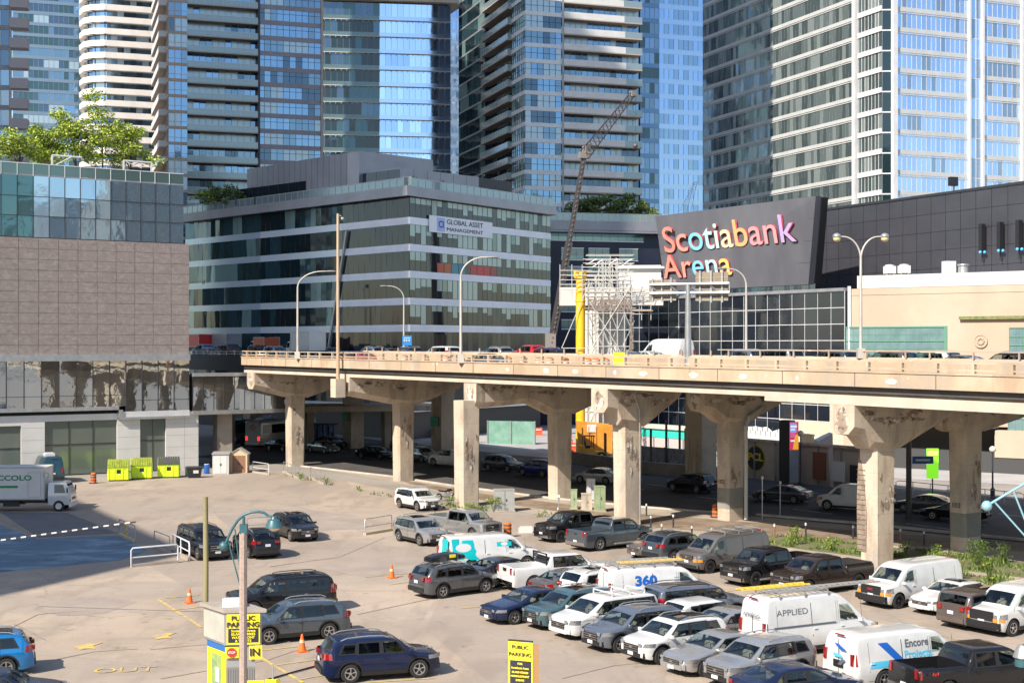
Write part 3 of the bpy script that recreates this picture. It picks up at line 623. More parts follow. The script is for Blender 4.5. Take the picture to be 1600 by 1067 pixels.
# ---- bluish glass block at far left, with box balconies nearer
t1 = thing('glass_tower', 'bluish glass apartment block at the far left edge behind the rooftop trees', 'apartment tower', (X(40, 375), 375, 0))
P, Q = (X(20, 375), 375), along((X(20, 375), 375), DC, 16.8)
core(t1, [along(P, DD, .9), along(Q, DD, .9), along(Q, DD, 20), along(P, DD, 20)], 0, 112)
facade(t1, P, Q, 3, 36, 2.98, .9, 1.3, gCondo+[gTeal[0]], mat('slate_spandrel', (.20, .28, .36), .3, .4), greyM, rnd, [3, 2, 4, 3, 3], .1, .07)
t0_ = thing('condo_tower', 'apartment tower with pale pink box balconies at the top left corner', 'apartment tower', (X(-60, 215), 215, 0))
P, Q = (X(-160, 213), 213), (X(14, 215), 215)
core(t0_, [along(P, DD, 1), along(Q, DD, 1), along(Q, DD, 20), along(P, DD, 20)], 0, 90, darkM)
facade(t0_, P, Q, 3, 28, 3.05, .7, 1.3, gCondo, greyM, greyM, rnd, None, .1, .07)
for f in range(28):
    m = MB(); c = (X(25, 213), 214.5); m.box((*c, 3+f*3.05+.75), (2.6, 2.4, 1.5), .2); m.build('balcony', mat('pinkish_box', (.42, .36, .35), .6), t0_)
# far fillers closing the sky gaps
for i, (pa, pb, d) in enumerate([(-60, 330, 470), (640, 860, 460), (980, 1140, 420)]):
    P, Q = (X(pa, d), d), (X(pb, d), d+4)
    th = thing('glass_tower', ['distant glass slab glimpsed between the two leftmost towers', 'distant glass slab behind the sky blue office block', 'distant glass slab behind the narrow bright blue tower'][i], 'glass tower', (*P, 0))
    core(th, [(P[0], P[1]+1), (Q[0], Q[1]+1), (Q[0], Q[1]+20), (P[0], P[1]+20)], 0, 160)
    facade(th, P, Q, 0, 20, 8, 1.5, 4, gTeal+gBlue, greyM, greyM, rnd, None, .1, .1)
# ================================================================ MID-RISE OFFICE with roof terrace
rnd = random.Random(11)
C0 = (X(640, 190), 190); CR = (X(860, 218), 218); CL = (X(290, 231), 231)
ci = thing('office_building', 'six storey grey glass office with a roof terrace and a white banner', 'office building', (*C0, 0))
dL = ((CL[0]-C0[0])/dist(CL, C0), (CL[1]-C0[1])/dist(CL, C0)); dR = ((CR[0]-C0[0])/dist(CR, C0), (CR[1]-C0[1])/dist(CR, C0))
BK = (CR[0]+dL[0]*60, CR[1]+dL[1]*60)
core(ci, shrink([C0, CR, BK, CL], 1.6), 0, 33, darkM)
zc, fc = 3.8, 3.63
lightS = mat('lilac_white_panel', (.88, .88, .92), .4, .0, col2=(.80, .80, .84), scale=.4)
M1 = along(C0, dL, dist(C0, CL)*.26)
facade(ci, M1, C0, zc, 8, fc, .95, 1.25, night, lightS, darkM, rnd, [5, 3, 1], .06, .06, mulproud=0)
M2 = along(C0, dL, dist(C0, CL)*.62)
facade(ci, M2, M1, zc, 8, fc, .95, 1.25, [gTeal[0], gTeal[1], gTeal[2], night[1]], mat('blue_white_panel', (.62, .68, .75), .25, .3), darkM, rnd, [3, 1, 4, 4], .06, .05, tilt=.012, mulproud=0)
facade(ci, CL, M2, zc, 8, fc, .95, 1.25, [gTeal[0], gTeal[1], gGreen[1], gGreen[2]], mat('blue_panel', (.48, .58, .66), .2, .4), darkM, rnd, [4, 1, 3, 1], .06, .04, tilt=.014, mulproud=0)
facade(ci, C0, CR, zc, 8, fc, .95, 1.2, night, lightS, darkM, rnd, [4, 3, 2], .06, .08, mulproud=.005)
blindM = mat('pale_green_blind', (.36, .44, .40), .12, .1)
# colourful display behind one storey of windows, half drawn blinds
nx, ny = nrm(C0, CR)
nbl = max(1, round(dist(C0, CR)/1.2))
for f in range(3, 8):
    for k in range(nbl):
        if rnd.random() < .9:
            a, c = lp(C0, CR, (k+.06)/nbl), lp(C0, CR, (k+.94)/nbl); m = MB(); z = zc+f*fc
            hgt = 1.2 if f == 5 else (hgt if (k and rnd.random() < .5) else rnd.choice([.8, 1.1, 1.35, 1.35, 1.6, 2.6]))
            m.wall(a, c, z+fc-hgt, z+fc-.05, .02, out=.03); m.build('blind', blindM if rnd.random() < .85 else gGreen[2], ci)
for k, col in enumerate([(.5, .06, .03), (.45, .12, .03), (.05, .25, .32), (.03, .22, .32), (.5, .03, .03), (.55, .02, .03), (.5, .03, .03), (.35, .04, .04)]):
    q = .175+k*.047 if k < 4 else .20+k*.047+.01
    m = MB(); a, c = lp(C0, CR, q), lp(C0, CR, q+.043); z = zc+5*fc+.98; m.wall(a, c, z, z+1.3, .02, out=.036); m.build('display_panel', mat('display_%d' % k, col, .3), ci)
# slanted fin on the left face
S1, S2 = along(C0, dL, dist(C0, CL)*.24), along(C0, dL, dist(C0, CL)*.335)
m = MB(); a = off(CL, C0, .35)
nx, ny = nrm(CL, C0)
m.hexa([(S2[0]+nx*.4, S2[1]+ny*.4, 8), (S2[0]+nx*.4-dL[0]*.35, S2[1]+ny*.4-dL[1]*.35, 8), (S2[0]-dL[0]*.35, S2[1]-dL[1]*.35, 8), (S2[0], S2[1], 8)],
       [(S1[0]+nx*.4, S1[1]+ny*.4, 29), (S1[0]+nx*.4-dL[0]*.35, S1[1]+ny*.4-dL[1]*.35, 29), (S1[0]-dL[0]*.35, S1[1]-dL[1]*.35, 29), (S1[0], S1[1], 29)]); m.build('slanted_fin', galvM, ci)
# roof fascia and terrace rail
def grow(P, Q, d0, d1): L = dist(P, Q); u = ((Q[0]-P[0])/L, (Q[1]-P[1])/L); return (P[0]-u[0]*d0, P[1]-u[1]*d0), (Q[0]+u[0]*d1, Q[1]+u[1]*d1)
FC = (C0[0]-.2, C0[1]-1.6); n1 = nrm(CL, C0); n2 = nrm(C0, CR)
FL = (CL[0]+n1[0]*1.3, CL[1]+n1[1]*1.3); FR = (CR[0]+n2[0]*1.3, CR[1]+n2[1]*1.3)
m = MB(); m.prism([FC, FR, BK, FL], 32.9, 33.6); m.prism(shrink([FC, FR, BK, FL], .15), 33.62, 34.25); m.build('roof_fascia', lilacM, ci)
for P, Q in ((FL, FC), (FC, FR)):
    P2, Q2 = off(P, Q, -.7); m = MB(); m.wall(P2, Q2, 34.3, 35.4, .03); m.build('glass_balustrade', clearM, ci)
    m = MB(); m.wall(P2, Q2, 35.42, 35.5, .08); n = int(dist(P2, Q2)/1.5)
    for i in range(n): m.wall(lp(P2, Q2, i/n), lp(P2, Q2, i/n+.06/dist(P2, Q2)), 34.25, 35.42, .08, out=.04)
    m.build('balustrade_frame', galvM, ci)
# rooftop storeys
def blk(pa, pb, da, db, z0, z1, depth, m_, nm, seams=0):
    P, Q = (X(pa, da), da), (X(pb, db), db); L = dist(P, Q); nx, ny = nrm(P, Q); b = MB()
    b.prism([P, Q, (Q[0]-nx*depth, Q[1]-ny*depth), (P[0]-nx*depth, P[1]-ny*depth)], z0, z1); o = b.build(nm, m_, ci)
    if seams:
        b = MB(); n = int(L/seams)
        for i in range(1, n): b.wall(lp(P, Q, i/n), lp(P, Q, i/n+.04/L), z0, z1, .02, out=.012)
        b.build('panel_seam', darkM, ci)
    return P, Q
blk(374, 625, 224, 198, 34.3, Z(264, 198), 6, gDark[1], 'terrace_storey', 2.5)
blk(625, 748, 198, 209, 34.3, Z(262, 198), 6, lilacM, 'terrace_storey', 2.5)
P, Q = blk(386, 561, 224, 203, 34.3, Z(236, 203), 14, lilacM, 'plant_room', 1.4)
blk(561, 652, 203, 212, 34.3, Z(237, 203), 2.5, lilacM, 'plant_room', 1.4)
blk(660, 800, 206, 220, 34.3, Z(272, 210), 5, mat('timber_screen', (.09, .085, .08), .7), 'terrace_storey', .6)
m = MB()
for i in range(14):
    a = lp((X(380, 222), 222), (X(800, 214), 214), i/14); m.box((a[0], a[1]-6, 34.9), (.25, .25, 1.1)); 
m.build('terrace_light', darkM, ci)
# lower storeys: planters
# banner
bp1, bp2 = lp(C0, CR, .115), lp(C0, CR, .545); yaw = math.atan2(CR[1]-C0[1], CR[0]-C0[0])
ban = thing('banner', 'white banner with a blue CI square and dark lettering on the grey office building', 'banner', (*bp1, 28.4))
o1, o2 = off(bp1, bp2, .25); m = MB(); m.wall(o1, o2, 28.4, 30.7, .04); m.build('sheet', mat('banner_white', (.85, .85, .88), .7), ban)
q1_, q2_ = lp(o1, o2, .115), lp(o1, o2, .235); m = MB(); q1_, q2_ = off(q1_, q2_, .02); m.wall(q1_, q2_, 28.6, 30.5, .015); m.build('logo_square', mat('logo_pale', (.45, .52, .75), .6), ban)
blueT = mat('logo_blue', (.02, .04, .35), .5); inkM = mat('ink', (.02, .02, .035), .6)
c_ = lp(o1, o2, .178); c_ = (c_[0]+n2[0]*.04, c_[1]+n2[1]*.04); text('lettering', 'CI', 1.3, blueT, ban, (*c_, 29.55), yaw, bold=.02)
c_ = lp(o1, o2, .26); c_ = (c_[0]+n2[0]*.03, c_[1]+n2[1]*.03); text('lettering', 'GLOBAL ASSET', .98, inkM, ban, (*c_, 30.02), yaw, 'LEFT', xs=1.3); text('lettering', 'MANAGEMENT', .72, inkM, ban, (*c_, 29.0), yaw, 'LEFT', xs=1.75)

# ================================================================ DARK NAVY BUILDING with hedge roof
rnd = random.Random(12)
D1 = (X(826, 226), 226); D2 = (X(1045, 232), 232)
nb_ = thing('dark_building', 'dark navy building with small pale windows and trees on its roof', 'office building', (*D1, 0))
core(nb_, [D1, D2, (D2[0], D2[1]+16), (D1[0], D1[1]+16)], 0, 31.0, navyM)
m = MB(); a = off(D1, D2, 1.6); m.prism([a[0], a[1], (D2[0], D2[1]+16), (D1[0], D1[1]+16)], 31.4, 32.9); m.prism([a[0], a[1], (D2[0], D2[1]+16), (D1[0], D1[1]+16)], 31.05, 31.35); m.build('roof_fascia', lilacM, nb_)
a = off(D1, D2, 1.2); m = MB(); m.wall(a[0], a[1], 32.95, 34.1, .04); m.build('glass_balustrade', clearM, nb_); m = MB(); m.wall(a[0], a[1], 34.12, 34.2, .08)
for i in range(22): m.wall(lp(a[0], a[1], i/22), lp(a[0], a[1], i/22+.003), 32.9, 34.12, .08, out=.03)
m.build('balustrade_frame', galvM, nb_)
for y0, y1 in ((358, 376), (388, 406), (417, 431), (444, 458), (473, 487), (500, 514)):
    z0, z1 = Z(y1, 228), Z(y0, 228)
    for xa, xb in (((845, 1005),) if y0 == 358 else ((876, 911), (918, 951), (966, 996))):
        P, Q = (X(xa, 227), 226.6), (X(xb, 229), 228.6); P, Q = lp(D1, D2, (xa-826)/219), lp(D1, D2, (xb-826)/219)
        m = MB(); n = 3 if y0 > 358 else 12; zz = z0+(z1-z0)*rnd.choice([.2, .35, .5])
        m.wall(P, Q, z0-.1, z0, .2, 2, out=.06); m.wall(P, Q, z1, z1+.1, .2, 2, out=.06)
        P2, Q2 = off(P, Q, .03)
        for i in range(n):
            A, B = lp(P2, Q2, i/n), lp(P2, Q2, (i+.96)/n)
            m.quad((*A, zz), (*B, zz), (*B, z1), (*A, z1), 0 if y0 > 358 else 1); m.quad((*A, z0), (*B, z0), (*B, zz), (*A, zz), 3)
        m.build('window', [gGreen[0], gTeal[0], lightS, gTeal[1]], nb_)
m = MB(); a = off(D1, D2, .1); m.wall(a[0], a[1], Z(356, 228), Z(354, 228), .2, out=.1); m.build('white_line', whiteM, nb_)

# ================================================================ LEAVES
leafB = mat('leaf_bright', (.26, .36, .02), .5, col2=(.46, .52, .05), scale=1.3)
leafD = mat('leaf_dark', (.035, .07, .016), .55, col2=(.08, .12, .022), scale=.8)
leafM = mat('leaf_mid', (.07, .13, .02), .5, col2=(.16, .22, .03), scale=1.0)
leafY = mat('leaf_yellow', (.24, .24, .03), .5)
barkM = mat('bark', (.07, .05, .035), .9)
for l_ in (leafB, leafD, leafM, leafY): l_.node_tree.nodes['Principled BSDF'].inputs['Transmission Weight'].default_value = 0
def leaves(rnd, clumps, n, size):
    m = MB()
    for c, r in clumps:
        k = int(n*(r**2))
        for _ in range(k):
            while 1:
                p = Vector((rnd.uniform(-1, 1), rnd.uniform(-1, 1), rnd.uniform(-1, 1)))
                if p.length <= 1: break
            p = Vector(c)+Vector((p.x*r, p.y*r, p.z*r*.55))
            a = Vector((rnd.gauss(0, 1), rnd.gauss(0, 1), rnd.gauss(0, .6))).normalized(); b_ = a.orthogonal().normalized()
            b_ = (b_*math.cos(1)+a.cross(b_)*math.sin(rnd.uniform(0, 6))).normalized(); s_ = size*rnd.uniform(.6, 1.4)
            m.poly([p-a*s_, p-b_*s_*.45, p+a*s_, p+b_*s_*.45], rnd.choice([0, 0, 1]))
    return m
def tree(name, label, base, h, spread, mats, n=60, size=.16, seed=1, trunk=.12, nb=9, group=None, low=.35, cr=.32):
    rnd = random.Random(seed); t = thing(name, label, 'tree', base, 0, group); b = MB(); b0 = Vector(base)
    top = b0+Vector((rnd.uniform(-.2, .2), rnd.uniform(-.2, .2), h*.75)); b.tube([b0, b0+Vector((.05, 0, h*.3)), b0.lerp(top, .7), top], trunk, 7, r2=trunk*.3)
    clumps = [(top, spread*cr)]
    for i in range(nb):
        an = i*2.4+rnd.uniform(-.3, .3); q = low+(1-low)*rnd.random(); st = b0.lerp(top, rnd.uniform(.3, .8)); rr = spread*rnd.uniform(.5, 1)*(1.1-q*.5)
        e = b0+Vector((math.cos(an)*rr, math.sin(an)*rr, h*(q*.7+.22))); b.tube([st, st.lerp(e, .5)+Vector((0, 0, h*.04)), e], trunk*.4, 5, r2=trunk*.12)
        clumps.append((e, spread*cr*rnd.uniform(.6, 1.1))); clumps.append((st.lerp(e, .6)+Vector((0, 0, h*.03)), spread*cr*.7))
        for q2 in range(2): clumps.append((e+Vector((rnd.uniform(-1, 1), rnd.uniform(-1, 1), rnd.uniform(-.4, .4)))*spread*.25, spread*cr*rnd.uniform(.3, .6)))
    b.build('trunk', barkM, t)
    leaves(rnd, clumps, n, size).build('crown', mats, t)
    return t
# hedge trees on the navy building's roof
for i, (px, sp, hh) in enumerate([(905, 3.2, 4.6), (938, 3.6, 5.0), (972, 3.4, 4.9), (1002, 2.8, 4.3)]):
    tree('roof_tree', ['dark green roof tree nearest the crane boom, leftmost of the four above the navy building', 'dark green roof tree second from the crane boom above the navy building', 'dark green roof tree third from the crane boom above the navy building', 'yellowish rightmost roof tree of the four above the navy building'][i],
         (X(px, 234), 233+i % 2, 32.9), hh, sp, [leafD, leafM] if i < 3 else [leafM, leafY], 42, .26, 20+i, group='trees on the navy building roof', low=.1, cr=.42)
for i, (px, d, z, hh, sp) in enumerate([(325, 226, 34.3, 3.6, 2.6), (345, 224, 34.3, 4.2, 3.0), (368, 223, 34.3, 3.6, 2.5)]):
    tree('terrace_tree', ['bushy terrace tree at the far left end of the grey office roof', 'tallest bushy terrace tree on the left of the grey office roof', 'terrace tree touching the grey plant room on the office roof'][i], (X(px, d), d, z), hh, sp, [leafD, leafM] if i else [leafM, leafB], 40, .22, 40+i, group='terrace trees on the office roof', low=.05, cr=.45)
def plant(name, label, base, h, r, mats, seed=1, n=120, size=.12, group=None, cat='plant'):
    rnd = random.Random(seed); t = thing(name, label, cat, base, 0, group); b = MB(); b0 = Vector(base)
    for i in range(7):
        an = i*.9; e = b0+Vector((math.cos(an)*r*.6, math.sin(an)*r*.6, h*rnd.uniform(.6, 1))); b.tube([b0, b0.lerp(e, .6)+Vector((0, 0, h*.1)), e], .02, 4)
    b.build('stem', leafD, t)
    leaves(rnd, [(b0+Vector((rnd.uniform(-.6, .6)*r, rnd.uniform(-.6, .6)*r, h*rnd.uniform(.2, .85))), r*rnd.uniform(.35, .6)) for _ in range(9)], n, size).build('foliage', mats, t)
    return t
for i, (px, d, lab) in enumerate([(640, 193, 'small dark shrub on the terrace right above the roof corner'), (692, 198, 'shrub in the middle of the right terrace edge'), (835, 216, 'planter with reddish grasses at the right end of the terrace'), (397, 224, 'autumn toned shrub near the left terrace rail')]):
    plant('terrace_shrub', lab, (X(px, d), d, 34.3), 1.8, 1.0, [leafM, mat('leaf_rust', (.25, .10, .04), .6)] if i > 1 else [leafD, leafM], 60+i, 60, .14, 'terrace shrubs')

# ================================================================ PINK STONE BUILDING on the left
rnd = random.Random(13)
dP = (.835, .55); PR = (X(295, 145.5), 145.5); PL = along(PR, dP, -40)
pk = thing('stone_building', 'building with pink stone panels, mirrored glass strip and white base at the left edge', 'building', (*PR, 0))
def pz(y): return Z(y, 145.5)
core(pk, [along(PL, (-.514, .857), 1.2), along(along(PR, dP, -.6), (-.514, .857), 1.2), along(PR, (-.514, .857), 24), along(PL, (-.514, .857), 24)], 5.9, 29.3, darkM)
m = MB(); m.prism([along(PL, (-.514, .857), .6), along(along(PR, dP, -.3), (-.514, .857), .6), along(PR, (-.514, .857), 24), along(PL, (-.514, .857), 24)], 0, 6.0); m.build('core', greyM, pk)
# stone panels with real joints
cols, rows = 21, 11; zb, ztp = pz(555), pz(382)
for r_ in range(rows):
    m = MB()
    for c_ in range(cols):
        a, c = lp(PL, PR, c_/cols+.0009), lp(PL, PR, (c_+1)/cols-.0009); o = .1+rnd.uniform(0, .02)
        m.wall(a, c, zb+(ztp-zb)*r_/rows+.02, zb+(ztp-zb)*(r_+1)/rows-.02, .15, out=o)
    m.build('stone_course', stoneM, pk)
m = MB(); m.wall(PL, PR, zb, ztp, .06, out=.06); m.build('joint_backing', mat('joint_pink', (.40, .32, .30), .8), pk)
# mirrored strip windows below the stone
nm = 24; zt1, zt0 = pz(563), pz(632)
m = MB(); dip = .0
for i in range(nm*1):
    a, c = lp(PL, PR, i/nm), lp(PL, PR, (i+1)/nm); nx, ny = nrm(PL, PR); t1, t2 = rnd.uniform(-.012, .012), rnd.uniform(-.02, .02); lo = zt0-(.55 if i > nm*.80 else 0)
    q = MB(); z0_, z1_ = lo, zt1
    q.quad((a[0]+nx*(.1-t1-t2), a[1]+ny*(.1-t1-t2), z0_), (c[0]+nx*(.1+t1-t2), c[1]+ny*(.1+t1-t2), z0_), (c[0]+nx*(.1+t1+t2), c[1]+ny*(.1+t1+t2), z1_), (a[0]+nx*(.1-t1+t2), a[1]+ny*(.1-t1+t2), z1_)); q.build('mirror_window', gMirror[rnd.randrange(2)], pk)
    q = MB(); q.wall(a, lp(a, c, .05), z0_, z1_, .1, out=.16); q.wall(a, c, z0_+1.1, z0_+1.15, .1, out=.13); q.build('mullion', darkM, pk)
a = lp(PL, PR, .815)
m = MB(); m.wall(PL, PR, zt1, zt1+.62, .5, out=.45); m.wall(PL, a, zt0-.35, zt0, .5, out=.35); m.wall(a, PR, zt0-1.35, zt0-1.1, .5, out=.35); m.wall(a, lp(PL, PR, .825), zt0-1.35, zt0-.35, .5, out=.352); m.build('grey_trim', galvM, pk)
m = MB(); m.wall(a, PR, zt0-1.1, zt0-.55, .4, out=.25); m.build('white_sill', whiteM, pk)
m = MB(); b_ = lp(PL, PR, .745)
for i in range(18):
    if i < 2: continue
    aa, cc = lp(PL, PR, .58+i*.0235*.99), lp(PL, PR, .58+(i+1)*.0235*.99); nx, ny = nrm(PL, PR); t1 = rnd.uniform(-.03, .03)
    if cc[0] > PR[0]: break
    m.quad((aa[0]+nx*(.2+t1), aa[1]+ny*(.2+t1), zt1+.62), (cc[0]+nx*.2, cc[1]+ny*.2, zt1+.62), (cc[0]+nx*(.2+t1), cc[1]+ny*(.2+t1), zb), (aa[0]+nx*.2, aa[1]+ny*.2, zb))
m.build('mirror_strip', gMirror, pk)
# white base with tall windows
PR2 = along(PR, dP, 1.6)
T = lambda px: dist(PL, PR)+((-lambda_(px)) if 0 else 0)
def onface(px):
    k = (px-800)/F; t = (k*PR[1]-PR[0])/(dP[0]-k*dP[1]); return along(PR, dP, t)
zw = Z(643, 145)
m = MB()
for xa, xb in ((-400, -90), (33, 70), (183, 219), (259, 310)): m.wall(onface(xa), onface(xb), 0, zw, .6, out=.0)
for xa, xb, yt in ((-90, 33, 660), (70, 183, 655), (219, 259, 652)): m.wall(onface(xa), onface(xb), Z(yt, 142), zw, .6, out=0)
m.build('white_wall', whiteP, pk)
m = MB()
for k in range(1, 5): m.wall(onface(-400), onface(310), k*1.35, k*1.35+.02, .02, out=.006) if 0 else None
for xa, xb in ((-400, -90), (33, 70), (183, 219), (259, 310)):
    for k in range(1, 5): m.wall(onface(xa), onface(xb), k*1.2, k*1.2+.025, .03, out=.008)
m.wall(onface(288), onface(288.5), 0, zw, .03, out=.008)
m.build('panel_joint', mat('joint_grey', (.38, .36, .34), .8), pk)
for xa, xb, yt, n in ((-90, 33, 660, 3), (70, 183, 655, 3), (219, 259, 652, 2)):
    P, Q = off(onface(xa), onface(xb), -.25); zt_ = Z(yt, 142)
    m = MB(); m.wall(P, Q, .1, zt_, .05); o = m.build('tall_window', mat('grey_green_glass', (.16, .185, .16), .12, .3, bump=.01, bscale=.5), pk)
    m = MB()
    for i in range(n+1): m.wall(lp(P, Q, i/n*.995), lp(P, Q, i/n*.995+.008), 0, zt_, .1, out=.06)
    m.wall(P, Q, zt_*.56, zt_*.56+.09, .1, out=.055); m.wall(P, Q, 0, .12, .1, out=.055); m.build('window_frame', darkM, pk)
# upper glass
P, Q = off(PL, PR, -.5); Q = along(Q, dP, -.4); z0_, z1_ = pz(381), pz(290)
gy = [glass('reflective_blue', (.46, .60, .72), .9, bump=.012, bs=.4), glass('reflective_blue_b', (.40, .54, .66), .88, bump=.015, bs=.4), glass('reflective_teal', (.10, .20, .22), .8, bump=.02, bs=.4)]
rows_ = [z0_, z0_+2.1, z0_+4.0, z1_]
for r_ in range(3):
    m = MB(); nx, ny = nrm(P, Q)
    for i in range(26):
        a, c = lp(P, Q, i/26), lp(P, Q, (i+1)/26); t1, t2 = rnd.uniform(-.007, .007), rnd.uniform(-.008, .008)
        m.quad((a[0]+nx*(-t1-t2), a[1]+ny*(-t1-t2), rows_[r_]), (c[0]+nx*(t1-t2), c[1]+ny*(t1-t2), rows_[r_]), (c[0]+nx*(t1+t2), c[1]+ny*(t1+t2), rows_[r_+1]), (a[0]+nx*(-t1+t2), a[1]+ny*(-t1+t2), rows_[r_+1]), (2 if i < 16 else (i+r_) % 2))
        m.wall(a, lp(a, c, .05), rows_[r_], rows_[r_+1], .08, 3, out=.05)
    m.wall(P, Q, rows_[r_], rows_[r_]+.06, .08, 3, out=.06)
    m.build('glass_row', gy+[darkM], pk)
m = MB(); m.prism([P, Q, along(Q, (-.514, .857), 20), along(P, (-.514, .857), 20)], z1_, z1_+.15); m.build('roof', greyM, pk)
m = MB(); m.wall(P, Q, z1_+.16, z1_+1.15, .03); m.build('glass_balustrade', mat('clear_rail_glass', (.13, .20, .19), .08, .5), pk)
m = MB(); m.wall(P, Q, z1_+1.16, z1_+1.24, .09, out=.03)
for i in range(26): m.wall(lp(P, Q, i/26), lp(P, Q, i/26+.0016), z1_, z1_+1.2, .08, out=.04)
m.build('balustrade_frame', whiteM, pk)
# glazed link continuing under the highway
lk = thing('glazed_link', 'low glazed corridor block running from the pink building to under the elevated road', 'building', (*PR, 0))
L1 = along(PR, dP, .35); L2 = onface(443)
m = MB(); m.prism([L1, L2, along(L2, (-.514, .857), 5), along(L1, (-.514, .857), 5)], 5.75, 9.75); m.build('core', darkM, lk)
m = MB(); a = off(L1, L2, .4); m.wall(a[0], a[1], 9.6, 9.95, 1); m.wall(a[0], a[1], 5.65, 6.05, 1); m.build('grey_trim', galvM, lk)
for i in range(8):
    a, c = lp(L1, L2, i/8), lp(L1, L2, (i+1)/8); nx, ny = nrm(L1, L2); t1 = rnd.uniform(-.02, .02)
    q = MB(); q.quad((a[0]+nx*.15, a[1]+ny*.15, 6.05), (c[0]+nx*(.15+t1), c[1]+ny*(.15+t1), 6.05), (c[0]+nx*.15, c[1]+ny*.15, 9.5), (a[0]+nx*(.15+t1), a[1]+ny*(.15+t1), 9.5)); q.build('mirror_window', gMirror[i % 2], lk)
m = MB()
for i in range(9): m.wall(lp(L1, L2, i/9), lp(L1, L2, i/9+.006), 6.05, 9.6, .1, out=.2)
m.build('mullion', darkM, lk)
m = MB(); c = onface(325); m.box((c[0]+1, c[1]+2.5, 2.9), (1.6, 1.6, 5.8), .5); m.build('support_column', girdM, lk)
# rooftop trees and pergola
for i, (px, dd, hh, sp, lab) in enumerate([(30, 143, 5.2, 3.6, 'low spreading rooftop tree at the left photo edge on the pink building'), (75, 145, 6.2, 3.6, 'bright lime rooftop tree left of the white pergola frame'), (118, 147, 8.4, 4.0, 'tallest bright green rooftop tree above the white pergola'), (160, 148, 10.2, 4.0, 'thin crowned rooftop tree with visible trunk behind the white pergola'), (203, 150, 7.2, 3.2, 'rightmost rooftop tree on the pink building beside the tower')]):
    tree('rooftop_tree', lab, (X(px, dd), dd, z1_+.1), hh, sp, [leafB, leafM, leafB] if i != 3 else [leafB, leafM, leafY], 105, .15, 70+i, .11, 12, 'trees on the pink building roof', low=.15, cr=.36)
pg = thing('pergola', 'white steel pergola frame standing among the rooftop trees', 'pergola', (X(75, 139), 139, z1_))
m = MB()
for xa, xb in ((75, 122), (188, 232)):
    P_, Q_ = onface(xa), onface(xb)
    for q in (P_, Q_) if xa > 100 else (P_,): m.box((q[0], q[1]+1.2, z1_+1.1), (.16, .16, 2.2), .5)
    m.tube([(P_[0], P_[1]+1.2, z1_+2.2), (Q_[0], Q_[1]+1.2, z1_+2.2)], .09, 6); m.tube([(P_[0]+.2, P_[1]+1.3, z1_+1.2 if xa < 100 else z1_+2.1), (lerp(P_[0], Q_[0], .7), P_[1]+1.8, z1_+2.15 if xa < 100 else z1_+1.5)], .04, 5)
m.build('frame_member', whiteM, pg)

# ================================================================ ARENA
rnd = random.Random(14)
W0, W1 = (15.6, 185.), (36., 152.)
ar = thing('arena', 'charcoal panelled arena hall rising behind the limestone building', 'arena', (54, 150, 0))
A1, A2 = (X(1262, 181), 181.5), (X(1760, 135), 135.5)
A1 = (X(1275, 181), 181.); A2 = along(A1, ((X(1600, 149.6)-A1[0])/44, (149.6-181)/44), 62)
nx, ny = nrm(A1, A2)
m = MB(); m.prism([A1, A2, (A2[0]-nx*60, A2[1]-ny*60), (A1[0]-nx*60, A1[1]-ny*60)], 0, 29.9); m.build('core', darkM, ar)
ztop = 30.0
for r_ in range(8):
    m = MB(); nn = 21
    for i in range(nn): m.wall(lp(A1, A2, i/nn+.0008), lp(A1, A2, (i+1)/nn-.0008), 13.2+r_*2.1+.02, 13.2+(r_+1)*2.1-.02, .15, out=.15+rnd.uniform(0, .008))
    m.build('panel_row', arenaM, ar)
m = MB(); m.wall(A1, A2, ztop-.05, ztop+.25, .5, out=.25); m.build('coping', darkM, ar)
for i, q in enumerate((.835, .91, .985)):
    a = lp(A1, A2, q*.72); th = thing('wall_speaker', ['black wall mounted light fitting with blue lenses nearest the double street lamp', 'black wall light fitting, middle one of three on the charcoal arena wall', 'black wall light fitting at the right photo edge of the arena wall'][i], 'light fitting', (a[0], a[1], 20), 0, 'fittings on the arena wall')
    b_ = off(a, lp(A1, A2, q*.72+.002), .7)[0]; m = MB(); m.box((*b_, 24.6), (.55, .5, 3.0), math.atan2(ny, nx)); m.tube([(b_[0], b_[1], 23.1), (b_[0], b_[1], 22.0)], .06); m.build('housing', blackM, th)
    m = MB(); m.ball((b_[0]-.3, b_[1]-.35, 23.0), .17, 8); m.ball((b_[0]+.2, b_[1]-.3, 23.0), .17, 8); m.build('lens', mat('blue_lens', (.1, .4, .7), .2), th)
fl = thing('floodlight', 'black floodlight on the arena roof edge in front of the white tower', 'floodlight', (*lp(A1, A2, .53), ztop+.2))
a = lp(A1, A2, .50); m = MB(); m.tube([(a[0], a[1], ztop), (a[0], a[1], ztop+.8)], .08); m.build('post', blackM, fl); m = MB(); m.box((a[0]-.1, a[1], ztop+1.3), (1.0, .5, 1.0), .3); m.build('lamp', blackM, fl)
